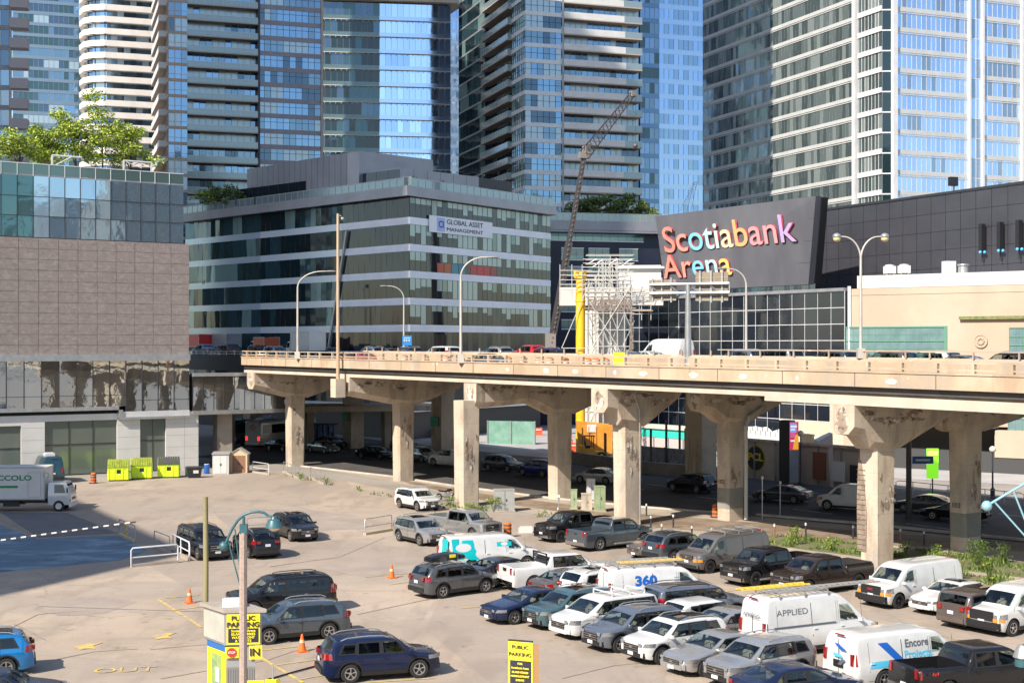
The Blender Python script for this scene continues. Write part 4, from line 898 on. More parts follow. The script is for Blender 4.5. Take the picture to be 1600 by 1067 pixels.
# grid glass hall
gh = thing('glass_hall', 'dark glass hall front with white grid frame below the big colourful sign', 'glass hall', (*W1, 0))
nx, ny = nrm(W0, W1)
m = MB(); m.prism([W0, W1, (W1[0]-nx*10, W1[1]-ny*10), (W0[0]-nx*20, W0[1]-ny*20)], 0, 18.6); m.build('core', darkM, gh)
LW = dist(W0, W1); nb = 19; rowh = 1.78
for r_ in range(10):
    m = MB(); z0_ = .9+r_*rowh
    for i in range(nb):
        a, c = lp(W0, W1, i/nb), lp(W0, W1, (i+1)/nb); t1, t2 = rnd.uniform(-.01, .01), rnd.uniform(-.01, .01); bl = (r_ < 2 and i > 13)
        m.quad((a[0]+nx*(.1-t1), a[1]+ny*(.1-t1), z0_), (c[0]+nx*(.1+t1), c[1]+ny*(.1+t1), z0_), (c[0]+nx*(.1+t1+t2), c[1]+ny*(.1+t1+t2), z0_+rowh), (a[0]+nx*(.1-t1+t2), a[1]+ny*(.1-t1+t2), z0_+rowh), 3 if bl else rnd.randrange(3))
    m.build('window_row', gDark+[mat('cream_blind', (.50, .44, .32), .6)], gh)
m = MB()
for r_ in range(11): m.wall(W0, W1, .9+r_*rowh-.035, .9+r_*rowh+.035, .1, out=.13)
m.build('transom', whiteM, gh)
m = MB()
for i in range(nb+1): a = lp(W0, W1, i/nb); m.box((a[0]+nx*.11, a[1]+ny*.11, 9.8), (.04, .075, 17.9), math.atan2(ny, nx)+R(90))
a = W1; m.box((a[0]+.35, a[1]-.2, 9.6), (.3, .3, 19.2), 0)
m.build('mullion', whiteM, gh)
m = MB(); m.wall(W0, W1, 18.7, 19.05, .6, out=.3); m.build('coping', greyM, gh)
# left return with its own lower grid
m = MB(); V0 = (X(986, 186), 188.5); m.wall(V0, W0, 0, 17.6, .3); m.build('return_wall', gDark[0], gh)
# big sign
sg = thing('arena_sign', 'huge dark slanted sign box with rainbow coloured Scotiabank Arena lettering', 'sign', (X(1150, 178), 178, 19))
B0, B1 = (X(1040, 190), 190.), (X(1263, 168), 168.); T0, T1 = (X(1044, 192), 192.), (X(1296, 166), 166.)
nx, ny = nrm(T0, T1)
def sgp(p, z, o): return (p[0]+nx*o, p[1]+ny*o, z)
zt0_, zt1_ = Z(338, 192), Z(310, 166); zt_ = 30.3; zb_ = 20.1
m = MB(); m.hexa([sgp(B0, zb_, 0), sgp(B1, zb_, 0), sgp(B1, zb_, -.9), sgp(B0, zb_, -.9)], [sgp(T0, zt_, 2.2), sgp(T1, zt_, 2.2), sgp(T1, zt_, 1.3), sgp(T0, zt_, 1.3)]); m.build('sign_box', signM, sg)
m = MB()
for k in range(1, 4):
    q = k/4; P_, Q_ = lp(B0, T0, q), lp(B1, T1, q); z_ = lerp(zb_, zt_, q); o = 2.2*q+.02; m.quad(sgp(P_, z_, o), sgp(Q_, z_, o), sgp(Q_, z_+.04, o+.01), sgp(P_, z_+.04, o+.01))
for k in range(1, 7):
    P_, Q_ = lp(B0, B1, k/7), lp(T0, T1, k/7); m.quad(sgp(P_, zb_, .02), sgp((P_[0]+.04, P_[1]), zb_, .02), sgp((Q_[0]+.04, Q_[1]), zt_, 2.22), sgp(Q_, zt_, 2.22))
m.build('panel_seam', mat('seam_dark', (.045, .045, .05), .5), sg)
m = MB(); e = (T1[0]+.1, T1[1]-.1)
m.hexa([sgp(lp(B1, B0, .02), zb_+.2, -.9), sgp(lp(B1, B0, -.004), zb_+.2, -.9), sgp(lp(B1, B0, -.004), zb_+.2, -2.0), sgp(lp(B1, B0, .9), zb_+.2, -2.0)], [sgp(lp(T1, T0, .02), zt_-.1, 1.3), sgp(lp(T1, T0, -.004), zt_-.1, 1.3), sgp(lp(T1, T0, -.004), zt_-.1, .3), sgp(lp(T1, T0, .9), zt_-.1, .3)]); m.build('side_return', blackM, sg)
# letters, one part each
yaw = math.atan2(T1[1]-T0[1], T1[0]-T0[0]); lean = math.degrees(math.atan2(2.2, zt_-zb_))
def pal(n, c): return mat('letter_'+n, c, .45)
coral, salm, blu, lit, mint, sand, oran, pink, purp, gold = (pal('coral', (.78, .27, .20)), pal('salmon', (.80, .33, .25)), pal('blue', (.22, .58, .72)), pal('pale_blue', (.45, .70, .74)), pal('mint', (.55, .72, .60)), pal('sand', (.78, .62, .38)), pal('orange', (.88, .42, .18)), pal('pink', (.80, .32, .34)), pal('purple', (.50, .35, .66)), pal('gold', (.85, .56, .16)))
redS = mat('letter_side_red', (.42, .06, .08), .4)
def letters(word, cols, px0, px1, size, zc_):
    cu = bpy.data.curves.new('t', 'FONT'); cu.size = size
    xs = [0]
    adv = []
    for i in range(1, len(word)+1):
        cu.body = word[:i]; ob = bpy.data.objects.new('t', cu); me = bpy.data.meshes.new_from_object(ob); adv.append((min(v.co.x for v in me.vertices), max(v.co.x for v in me.vertices))); bpy.data.objects.remove(ob); bpy.data.meshes.remove(me)
    total = adv[-1][1]
    for i, ch in enumerate(word):
        cu.body = ch; cu.extrude = .13; cu.offset = .025; cu.resolution_u = 6
        ob = bpy.data.objects.new('t', cu); me = bpy.data.meshes.new_from_object(ob); bpy.data.objects.remove(ob)
        mx_ = max(v.co.x for v in me.vertices)
        x_right = adv[i][1]; shift = x_right-mx_
        def plane(px, z): # point on the leaning face at photo column px and height z
            q = (z-zb_)/(zt_-zb_); P_, Q_ = lp(B0, T0, q), lp(B1, T1, q); k = (px-800)/F
            P3, Q3 = sgp(P_, z, 2.2*q), sgp(Q_, z, 2.2*q); t = (k*P3[1]-P3[0])/((Q3[0]-P3[0])-k*(Q3[1]-P3[1])); return Vector(P3).lerp(Vector(Q3), t)
        L_, R_ = plane(px0, zc_), plane(px1, zc_); ux = (R_-L_)/total
        upv = Vector((nx*math.sin(R(lean)), ny*math.sin(R(lean)), math.cos(R(lean)))); nv = ux.normalized().cross(upv)
        for v in me.vertices: v.co = L_+ux*(v.co.x+shift)+upv*v.co.y+nv*(v.co.z+.20)
        me.transform(WM[sg].inverted()); me.materials.clear(); me.materials.append(cols[i]); me.materials.append(redS)
        for p in me.polygons: p.material_index = 1 if abs(p.normal.dot(nv)) < .5 else 0
        me.name = 'letter'; o = bpy.data.objects.new('letter', me); COL.objects.link(o); o.parent = sg
letters('Scotiabank', [coral, salm, blu, lit, mint, sand, oran, pink, pink, purp], 1041, 1248, 4.9, 25.35)
letters('Arena', [coral, salm, blu, lit, gold], 1041, 1147, 4.5, 21.9)
# limestone building
ls = thing('limestone_building', 'cream limestone hall with green steel windows and a round carved medallion on the right', 'building', (*W1, 0))
E0 = (W1[0]+.55, W1[1]-.4); E1 = along(E0, (.806, -.592), 38); nx, ny = nrm(E0, E1)
def oe(px):
    k = (px-800)/F; t = (k*E0[1]-E0[0])/(.806+k*.592); return along(E0, (.806, -.592), t)
def zE(py, px): return Z(py, oe(px)[1])
m = MB(); m.prism([E0, E1, (E1[0]-nx*12, E1[1]-ny*12), (E0[0]-nx*12, E0[1]-ny*12)], 4.6, 18.9); m.build('wall', limeM, ls)
m = MB(); a = off(oe(1337), E1, -.4); m.wall(a[0], a[1], 18.95, 20.3, 11); m.build('parapet', mat('grey_white_panel', (.52, .50, .48), .5), ls)
m = MB(); m.wall(E0, E1, 18.2, 18.32, .1, out=.05); m.build('moulding', limeM, ls)
z0_, z1_ = Z(573, 148), Z(512, 148); P_, Q_ = oe(1322), oe(1476)
grn = mat('green_steel_frame', (.10, .24, .17), .5)
for k in range(3):
    m = MB(); za, zb2 = z1_-(k+1)*1.45, z1_-k*1.45; m.wall(P_, Q_, za+.07, zb2-.07, .05, out=.05); m.build('window', mat('green_window_glass', (.24, .36, .36), .15, .35, col2=(.17, .27, .28), scale=.8), ls)
    m = MB()
    for i in range(13): m.wall(lp(P_, Q_, i/13), lp(P_, Q_, i/13+.004), za, zb2, .1, out=.08)
    m.wall(P_, Q_, za+.7, za+.74, .1, out=.078); m.wall(P_, Q_, za, za+.1, .1, out=.12); m.build('window_frame', grn, ls)
m = MB(); m.wall(P_, Q_, z1_, z1_+.15, .1, out=.12); m.wall(Q_, lp(Q_, E1, .01), z1_-4.35, z1_+.15, .1, out=.12); m.build('window_frame', grn, ls)
m = MB(); m.wall(oe(1500), E1, Z(499, 143), Z(494, 143), .6, out=.4); m.build('green_ledge', mat('mossy_ledge', (.09, .13, .04), .9, col2=(.25, .22, .1), scale=3), ls)
c_ = oe(1533); m = MB(); cc = Vector((c_[0]+nx*.06, c_[1]+ny*.06, Z(533, 142)))
uu = Vector((.806, -.592, 0)); rings = []
for rr, o in ((.68, .0), (.68, .12), (.6, .12), (.58, .05), (.01, .05)): rings.append([cc+uu*math.cos(t*math.pi/14)*rr+Vector((0, 0, math.sin(t*math.pi/14)*rr))+Vector((nx, ny, 0))*o for t in range(28)])
m.loft(rings, cap=False); 
for k in range(9):
    an = k*.7; p = cc+uu*math.cos(an)*.3+Vector((0, 0, math.sin(an)*.3))+Vector((nx*.08, ny*.08, 0)); m.ball(p, .13, 6)
m.build('medallion', limeM, ls, smooth=40)
for xa, xb, ya, yb in ((1577, 1660, 512, 553), (1575, 1665, 655, 715)):
    P_, Q_ = oe(xa), oe(xb); m = MB(); z0_, z1_ = Z(yb, 140), Z(ya, 140); m.wall(P_, Q_, z0_, z1_, .05, out=.03); m.build('window', MATS['green_window_glass'], ls)
    m = MB()
    for i in range(9): m.wall(lp(P_, Q_, i/8), lp(P_, Q_, i/8+.006), z0_, z1_, .1, out=.08)
    for q in (0, .33, .66, 1): m.wall(P_, Q_, lerp(z0_, z1_, q)-.04, lerp(z0_, z1_, q)+.06, .1, out=.1)
    m.build('window_frame', grn, ls)
m = MB(); m.wall(oe(1350), oe(1560), 4.5, 5.0, 3, out=2.0); m.build('canopy', mat('grey_green_canopy', (.28, .29, .24), .6), ls)
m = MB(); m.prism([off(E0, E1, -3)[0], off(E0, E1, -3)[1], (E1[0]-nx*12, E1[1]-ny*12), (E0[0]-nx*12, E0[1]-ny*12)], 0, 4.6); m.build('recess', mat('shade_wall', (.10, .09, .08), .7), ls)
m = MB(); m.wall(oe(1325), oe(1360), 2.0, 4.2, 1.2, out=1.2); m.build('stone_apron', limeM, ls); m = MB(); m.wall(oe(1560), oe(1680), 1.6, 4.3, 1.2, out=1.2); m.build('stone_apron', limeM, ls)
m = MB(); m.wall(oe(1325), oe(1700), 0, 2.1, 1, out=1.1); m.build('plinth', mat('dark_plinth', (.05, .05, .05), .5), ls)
for i, (q, nm_, lab) in enumerate([(1398, 'roof_unit', 'small white rooftop ventilator nearest the double lamp'), (1421, 'roof_unit', 'small white rooftop ventilator second on the limestone roof'), (1492, 'roof_unit', 'tall white rooftop unit on the limestone parapet')]):
    p = oe(q); th = thing(nm_, lab, 'ventilator', (p[0], p[1]+2, 20.3), 0, 'rooftop units'); m = MB(); m.box((p[0], p[1]+2, 20.9), (1.0 if i < 2 else 1.1, 1, .8 if i < 2 else 1.4), .2); m.lathe((p[0], p[1]+2, 21.3), [(.5, 0), (.5, .12), (.01, .2)], 10); m.build('casing', whiteM, th, smooth=30)
    m = MB(); 
    for q2 in (-.35, .35): m.box((p[0]+q2, p[1]+2, 20.4), (.08, .8, .4))
    m.build('feet', galvM, th)
p = oe(1515); th = thing('roof_vent', 'round galvanised vent drum on the limestone parapet', 'ventilator', (p[0], p[1]+2, 20.3)); m = MB(); m.lathe((p[0], p[1]+2, 20.3), [(.55, 0), (.5, .75), (.62, .8), (.6, .95), (.01, 1.0)], 14); m.build('drum', galvM, th, smooth=30)

# ================================================================ CRANE, YELLOW COLUMN, SCAFFOLD
cr = thing('mobile_crane', 'telescopic crane boom with lattice jib reaching up before the balcony tower', 'crane', (X(862, 200), 200, 0))
def at(px, py, d): return Vector((X(px, d), d, Z(py, d)))
b0, b1, b2 = at(860, 545, 200), at(913, 243, 200), at(989, 147, 200)
m = MB(); m.tube([b0-(b1-b0)*.25, b0.lerp(b1, .55)], .75, 4); m.tube([b0.lerp(b1, .55), b1], .52, 4); m.build('boom', mat('boom_grey', (.05, .042, .042), .5, .2), cr)
m = MB(); nvec = Vector((0, -1, 0))
for k in range(40):
    p = b0.lerp(b1, k/40+.01)+Vector((0, -.72 if k < 22 else -.5, 0)); m.box(p, (.16, .1, .2))
m.build('boom_hole', mat('hole_grey', (.16, .14, .13), .6), cr)
m = MB(); dv = (b2-b1); side = dv.cross(nvec).normalized(); cor = [side*.55, side*-.55]
chords = []
for sgn in (1, -1):
    for yy in (-.45, .45):
        a = b1+side*sgn*.75+Vector((0, yy, 0)); c = b2+side*sgn*.35+Vector((0, yy*.6, 0)); m.tube([a, c], .07, 5); chords.append((a, c))
for k in range(16):
    q, q2 = k/16, (k+1)/16
    m.tube([chords[0][0].lerp(chords[0][1], q), chords[2][0].lerp(chords[2][1], q2)], .045, 4); m.tube([chords[2][0].lerp(chords[2][1], q), chords[0][0].lerp(chords[0][1], q2)], .045, 4)
    m.tube([chords[1][0].lerp(chords[1][1], q), chords[3][0].lerp(chords[3][1], q2)], .045, 4)
m.build('jib', mat('jib_dark', (.035, .022, .022), .5), cr)
m = MB(); m.box(b1, (1.5, 1.0, .9), .3); m.box(b1+Vector((.3, 0, .8)), (.9, .8, 1.0), .6); m.box(b2, (.8, .7, .8), .5); m.box(b0+Vector((0, 0, 1.2)), (1.5, 1.3, 2.0)); m.build('sheave_head', mat('head_grey', (.22, .19, .17), .5), cr)
m = MB(); m.tube([b2+Vector((.4, 0, 0)), at(993, 226, 200)], .03, 4); m.build('hoist_cable', darkM, cr); m = MB(); m.ball(at(993, 228, 200), .35, 8); m.build('hook_block', mat('hook_dark', (.10, .08, .07), .5), cr)
cr2 = thing('lattice_boom', 'faint small lattice crane boom at the lower left of the white office tower', 'crane', (X(1070, 250), 250, 0))
m = MB(); a, c = at(1064, 330, 250), at(1087, 284, 250)
for o in (-.5, .5): m.tube([a+Vector((o, 0, -6)), c+Vector((o*.5, 0, 0))], .06, 4)
for k in range(12): m.tube([a.lerp(c, k/12)+Vector((-.5, 0, 0)), a.lerp(c, (k+1)/12)+Vector((.5, 0, 0))], .04, 4)
m.tube([c, at(1066, 322, 250)], .05, 4); m.tube([a+Vector((0, 0, -20)), a+Vector((0, 0, -5))], .5, 4); m.build('lattice', mat('pale_lattice', (.30, .36, .38), .5), cr2)
yc = thing('yellow_column', 'tall bright yellow steel column with cage head beside the scaffolding', 'column', (X(907, 166), 166, 0))
x_ = X(907, 166); m = MB(); m.lathe((x_, 166, 0), [(.55, 0), (.55, Z(436, 166))], 16); m.build('tube', yellowM, yc, smooth=40)
m = MB(); zz = Z(436, 166)
m.lathe((x_, 166, zz), [(.56, 0), (.75, .05), (.75, .25), (.56, .3)], 16)
for k in range(8): m.box((x_+math.cos(k*.785)*.6, 166+math.sin(k*.785)*.6, zz+.5), (.28, .28, .9), k)
m.lathe((x_, 166, zz-6.6*1.4), [(.56, -.15), (.68, -.1), (.68, .1), (.56, .15)], 16); m.lathe((x_, 166, zz-2.6), [(.56, -.1), (.64, 0), (.56, .1)], 16)
m.build('cage_head', yellowM, yc)
cp = thing('ramp_pier', 'whitish unfinished concrete pier with crosshead wrapped in scaffolding', 'pier', (X(948, 170), 170, 0))
m = MB(); m.box((X(945, 170), 170.5, Z(485, 170)/2), (4.6, 2.2, Z(485, 170)), -.5); m.build('shaft', mat('new_concrete', (.50, .47, .43), .8, col2=(.60, .57, .52), scale=.7), cp)
m = MB(); m.box((X(950, 170)+.5, 171, Z(463, 170)), (12.5, 2.6, 2.2), -.12); m.build('crosshead', MATS['new_concrete'], cp)
m = MB(); m.box((X(1000, 176), 176, Z(440, 176)), (5.2, 5, 3.8), -.1); m.box((X(1000, 176), 176, Z(420, 176)), (6, 6, .25), -.1); m.build('wrapped_deck_end', mat('tarpaulin_white', (.62, .60, .57), .7), cp)
sc_ = thing('scaffolding', 'tall galvanised tube scaffolding around the unfinished pier', 'scaffolding', (X(955, 167), 167, 0))
rnd = random.Random(15); x0, x1 = X(919, 167), X(985, 167); nxk = 6; ys = (165.2, 167.2, 173.5)
zt_ = Z(400, 167); tm = MB(); hm = MB(); dm = MB()
for yy in ys:
    for i in range(nxk+1):
        x = lerp(x0, x1, i/nxk); h_ = zt_-(0 if .2 < i/nxk < .8 else 2.4)-rnd.uniform(0, .6); tm.tube([(x, yy, 0), (x, yy, h_)], .06, 5)
    for k in range(12):
        z = 1+k*1.95
        if z > zt_: break
        hm.tube([(x0-.3, yy, z), (x1+.3, yy, z)], .05, 5)
        if k > 8: hm.tube([(x0-.3, yy, z+.5), (x1+.3, yy, z+.5)], .04, 5); hm.tube([(x0-.3, yy, z+1.0), (x1+.3, yy, z+1.0)], .04, 5)
        for i in range(nxk):
            if rnd.random() < .62:
                xa, xb = lerp(x0, x1, i/nxk), lerp(x0, x1, (i+1)/nxk); z2 = min(z+1.95, zt_-.5)
                if rnd.random() < .5: xa, xb = xb, xa
                dm.tube([(xa, yy-.06, z), (xb, yy-.06, z2)], .04, 5)
for yy in (165.2,):
    dm.tube([(x0, yy-.1, 12), (x1, yy-.1, 20)], .06, 5); dm.tube([(x1, yy-.1, 10), (x0, yy-.1, 18)], .06, 5); dm.tube([(x0-3.2, yy, 12.5), (x0, yy, 20)], .05, 5); dm.tube([(x0-3.2, yy, 12.5), (x0, yy, 12.5)], .05, 5)
# side wing platforms
for k in range(5): hm.tube([(x0-3.4, 165.2, 19.4+k*.55), (x0+.3, 165.2, 19.4+k*.55)], .045, 5)
for q in (-3.4, -2, -.8): tm.tube([(x0+q, 165.2, 18.2), (x0+q, 165.2, 22.3)], .05, 5)
for k in range(5): hm.tube([(x1, 165.2, 17+k*.6), (x1+2.3, 165.6, 17+k*.6)], .045, 5)
for q in (1.2, 2.3): tm.tube([(x1+q, 165.6, 15.8), (x1+q, 165.6, 20)], .05, 5)
for k in range(1): dm.tube([(x1+.4+k*1.5, 165.6, 15.8), (x1-1+k*1.5, 165.6, 12.8)], .05, 5)
sM = mat('scaffold_tube', (.60, .58, .53), .45, .35)
tm.build('standard', sM, sc_); hm.build('ledger', sM, sc_); dm.build('brace', sM, sc_)
m = MB()
for z in (17.2, 19.1): m.box(((x0+x1)/2, 166.2, z), (x1-x0+1, 2, .12))
m.box((x1+1.2, 166.2, 16.9), (2.6, 2, .12)); m.build('platform_board', mat('boards', (.35, .26, .17), .8), sc_)
m = MB(); m.quad((x0+4.4, 165.0, 3), (x1+.2, 165.0, 3), (x1+.2, 165.0, 16.5), (x0+4.8, 165.0, 16.5)); m.quad((x0-.1, 165.1, Z(487, 167)), (x1, 165.1, Z(487, 167)), (x1, 165.1, Z(468, 167)), (x0-.1, 165.1, Z(468, 167)))
nm_ = mat('debris_net', (.22, .17, .14), .9); n = nm_.node_tree.nodes; l = nm_.node_tree.links; gq = n.new('ShaderNodeNewGeometry'); wv = n.new('ShaderNodeTexNoise'); wv.inputs['Scale'].default_value = 5; rp = n.new('ShaderNodeMath'); rp.operation = 'GREATER_THAN'; rp.inputs[1].default_value = .46; l.new(gq.outputs['Position'], wv.inputs[0]); l.new(wv.outputs[0], rp.inputs[0]); l.new(rp.outputs[0], n['Principled BSDF'].inputs['Alpha'])
m.build('debris_net', nm_, sc_)

# ================================================================ TOWERS BEHIND AND BESIDE THE VIEWER (seen in the glass, casting the shade)
def block(label, c, w_, d_, h_, rz, sm, gm, step=3.3, seed=1):
    rnd = random.Random(seed); th = thing('apartment_tower', label, 'apartment tower', (*c, 0), 0, 'towers around the viewer')
    ca, sa = math.cos(rz), math.sin(rz)
    P = [(c[0]+x*ca-y*sa, c[1]+x*sa+y*ca) for x, y in ((-w_/2, -d_/2), (w_/2, -d_/2), (w_/2, d_/2), (-w_/2, d_/2))]
    b = MB(); b.prism(P, 0, h_); b.build('core', gm, th)
    b = MB(); Pb = [(c[0]+(x-c[0])*1.015, c[1]+(y-c[1])*1.015) for x, y in P]; z = 3
    while z < h_: b.prism(Pb, z, z+1.1); z += step
    b.build('balcony_band', sm, th)
    b = MB()
    for i in range(4):
        A, B = P[i], P[(i+1) % 4]; n = max(2, int(dist(A, B)/7))
        for k in range(n+1): q = lp(A, B, k/n); b.box((*q, h_/2), (.9, .9, h_), rz)
    b.build('pier_strip', sm, th)
pb = mat('tan_band', (.42, .36, .30), .6); gb = mat('grey_band2', (.30, .30, .31), .6); wb = mat('white_band2', (.55, .53, .50), .6)
block('unseen tall tower added left of the viewer to shade the far glass buildings', (-143, 105), 80, 42, 246, UA, gb, gDark[1], seed=1)  # unseen mass, added and sized to throw shade on the far facades
# tower whose shade falls on the left of the lot
A_ = (-65.7, 32.3); B_ = (A_[0]-.48*50, A_[1]+.87*50); C_ = (A_[0]-.39*34, A_[1]-.92*34)
th = thing('apartment_tower', 'slab block left of the viewer shading the corner of the parking lot', 'apartment tower', (*A_, 0), 0, 'towers around the viewer')
poly = [A_, B_, (B_[0]-24, B_[1]-14), (C_[0]-26, C_[1]), C_]
b = MB(); b.prism(poly, 0, 60); b.build('core', gDark[1], th)
b = MB(); z = 2.5; pp = [(x+(.35 if x > -80 else -.35), y) for x, y in poly]
while z < 59: b.prism(pp, z, z+1.1); z += 3.2
b.build('balcony_band', wb, th)
block('slab tower behind the viewer to the right', (150, -250), 60, 26, 120, .3, wb, gDark[0], seed=2)
block('slender tower far behind the viewer', (60, -330), 34, 34, 150, .5, pb, gDark[2], seed=3)
block('tower far to the right behind the viewer', (470, -300), 44, 30, 90, .2, gb, gDark[1], seed=4)
block('unseen brick toned tower added right of the viewer for the glass to mirror', (252, -78), 40, 26, 84, .6, pb, gDark[1], seed=5)  # unseen, added where the upper left glass mirrors it as a dark block
block('tower behind the viewer to the left', (-150, -200), 50, 30, 95, .1, pb, gDark[0], seed=6)
# ================================================================ VEHICLES
paint_slot = mat('paint_slot', (.5, .5, .5), .3)
def paint(name, col, metal=.35, rough=.28):
    return mat('paint_'+name, col, rough if rough != .28 else .22, metal, coat=.9 if sum(col) > .2 else .5, spec=.5 if sum(col) > .2 else .3, col2=tuple(c*.88 for c in col), scale=1.5)
PC = dict(white=paint('white', (.60, .59, .57), 0), silver=paint('silver', (.42, .41, .40), .6), grey=paint('grey', (.12, .125, .135), .5), slate=paint('slate', (.085, .105, .125), .5), black=paint('black', (.012, .012, .014), .1),
          navy=paint('navy', (.012, .02, .06), .3), blue=paint('blue', (.01, .20, .50), .4), teal=paint('teal', (.08, .15, .17), .5), brown=paint('brown', (.045, .032, .028), .4), taupe=paint('taupe', (.16, .13, .115), .5),
          red=paint('red', (.55, .02, .02), .1), bluegrey=paint('bluegrey', (.20, .22, .26), .6), dkteal=paint('dark_teal', (.02, .06, .08), .2), cream=paint('cream', (.55, .52, .46), .1), royal=paint('royal', (.01, .03, .22), .3), matte=paint('matte_grey', (.11, .10, .095), .2, .5))
SPEC = {
 'sedan': dict(L=4.8, W=1.84, prof=[(2.4, .58), (2.33, .70), (2.0, .82), (1.1, .97), (.35, 1.36), (-.05, 1.44), (-.7, 1.43), (-1.2, 1.33), (-1.85, 1.07), (-2.3, 1.02), (-2.38, .95), (-2.4, .75)], belt=.93, tum=.30, wb=2.8, xf=1.42, wr=.335,
    ws=(1.02, .40), rw=(-1.80, -1.18), side=[(.86, -.05, -.08, .33, .94, 1.32), (-.12, -1.05, -.98, -.12, .95, 1.32), (-1.10, -1.48, -1.20, -1.03, .97, 1.24)], doors=[(1.02, -.08), (-.09, -1.05)], hl=(.60, .74), tl=(.78, .95), gr=(.42, .66)),
 'hatch': dict(L=4.15, W=1.76, prof=[(2.07, .62), (2.0, .76), (1.7, .88), (1.1, 1.0), (.45, 1.40), (.1, 1.49), (-1.2, 1.47), (-1.65, 1.40), (-1.95, 1.05), (-2.03, .95), (-2.07, .7)], belt=.95, tum=.26, wb=2.55, xf=1.28, wr=.32,
    ws=(1.02, .50), rw=(-1.92, -1.66), side=[(.86, -.05, -.08, .40, .96, 1.37), (-.12, -1.0, -.95, -.12, .97, 1.36), (-1.06, -1.5, -1.4, -1.0, 1.0, 1.33)], doors=[(1.0, -.08), (-.09, -1.0)], hl=(.66, .82), tl=(.85, 1.08), gr=(.42, .66)),
 'suv': dict(L=4.6, W=1.87, prof=[(2.3, .70), (2.24, .86), (1.95, .97), (1.3, 1.06), (.6, 1.52), (.2, 1.65), (-.6, 1.68), (-1.35, 1.64), (-1.85, 1.56), (-2.15, 1.15), (-2.25, 1.02), (-2.3, .7)], belt=1.03, tum=.25, wb=2.68, xf=1.42, wr=.365,
    ws=(1.22, .66), rw=(-2.11, -1.84), side=[(1.0, -.02, -.05, .52, 1.05, 1.52), (-.09, -1.0, -.97, -.09, 1.06, 1.52), (-1.06, -1.70, -1.50, -1.0, 1.10, 1.48)], doors=[(1.12, -.05), (-.06, -1.05)], hl=(.74, .90), tl=(.92, 1.16), gr=(.50, .80), clad=True, rails=True),
 'bigsuv': dict(L=5.05, W=2.0, prof=[(2.52, .78), (2.48, 1.0), (2.2, 1.10), (1.45, 1.16), (.85, 1.66), (.5, 1.78), (-1.2, 1.82), (-2.05, 1.78), (-2.3, 1.70), (-2.46, 1.2), (-2.5, 1.1), (-2.52, .75)], belt=1.12, tum=.20, wb=2.95, xf=1.6, wr=.40,
    ws=(1.38, .92), rw=(-2.44, -2.30), side=[(1.15, .02, 0, .76, 1.14, 1.64), (-.05, -1.05, -1.05, -.05, 1.14, 1.65), (-1.12, -2.18, -2.08, -1.12, 1.14, 1.64)], doors=[(1.25, 0), (-.02, -1.08)], hl=(.82, 1.02), tl=(.95, 1.35), gr=(.58, .98), clad=True, rails=True),
 'minivan': dict(L=5.1, W=1.98, prof=[(2.55, .65), (2.48, .82), (2.2, .96), (1.6, 1.08), (.75, 1.58), (.3, 1.72), (-1.8, 1.72), (-2.25, 1.64), (-2.47, 1.15), (-2.52, 1.0), (-2.55, .65)], belt=1.05, tum=.20, wb=3.05, xf=1.6, wr=.345,
    ws=(1.52, .82), rw=(-2.44, -2.27), side=[(1.25, .25, .22, .66, 1.05, 1.56), (.18, -.95, -.95, .18, 1.05, 1.57), (-1.02, -2.2, -2.08, -1.02, 1.07, 1.56)], doors=[(1.35, .22), (.2, -.98)], hl=(.72, .92), tl=(.85, 1.15), gr=(.48, .76)),
 'pickup': dict(L=5.85, W=2.0, prof=[(2.92, .90), (2.88, 1.14), (2.6, 1.20), (1.85, 1.25), (1.25, 1.74), (.95, 1.86), (-.35, 1.87), (-.62, 1.83), (-.72, 1.36), (-.78, 1.33), (-2.88, 1.33), (-2.92, 1.25)], belt=1.18, tum=.22, wb=3.7, xf=2.0, wr=.42,
    ws=(1.78, 1.30), rw=(-.70, -.64), side=[(1.55, .50, .47, 1.14, 1.2, 1.73), (.42, -.50, -.48, .42, 1.2, 1.73)], doors=[(1.68, .46), (.44, -.58)], hl=(.92, 1.10), tl=(.95, 1.28), gr=(.66, 1.08), bed=(-.84, -2.84), clad=False),
 'van': dict(L=5.7, W=2.02, prof=[(2.85, .82), (2.80, 1.08), (2.6, 1.15), (2.0, 1.24), (1.35, 1.86), (1.05, 2.02), (.6, 2.08), (-2.3, 2.1), (-2.68, 2.04), (-2.8, 1.6), (-2.85, .8)], belt=1.18, tum=.16, wb=3.45, xf=1.95, wr=.38,
    ws=(1.92, 1.40), rw=None, side=[(1.65, .82, .82, 1.20, 1.22, 1.78)], doors=[(1.85, .76), (.66, -.62), (-.64, -2.2)], hl=(.80, 1.02), tl=(1.0, 1.42), gr=(.72, 1.02), blackbump=True),
 'tallvan': dict(L=5.95, W=2.06, prof=[(2.97, .80), (2.92, 1.02), (2.7, 1.15), (2.25, 1.30), (1.35, 2.15), (.95, 2.42), (.4, 2.5), (-2.5, 2.5), (-2.85, 2.42), (-2.93, 1.8), (-2.97, .7)], belt=1.25, tum=.12, wb=3.75, xf=1.98, wr=.36,
    ws=(2.15, 1.45), rw=None, side=[(1.85, .85, .85, 1.32, 1.30, 1.98)], doors=[(2.0, .78), (.68, -.62), (-.64, -2.4)], hl=(.85, 1.08), tl=(1.0, 1.5), gr=(.62, .92), blackbump=True),
}
PROTOS = []
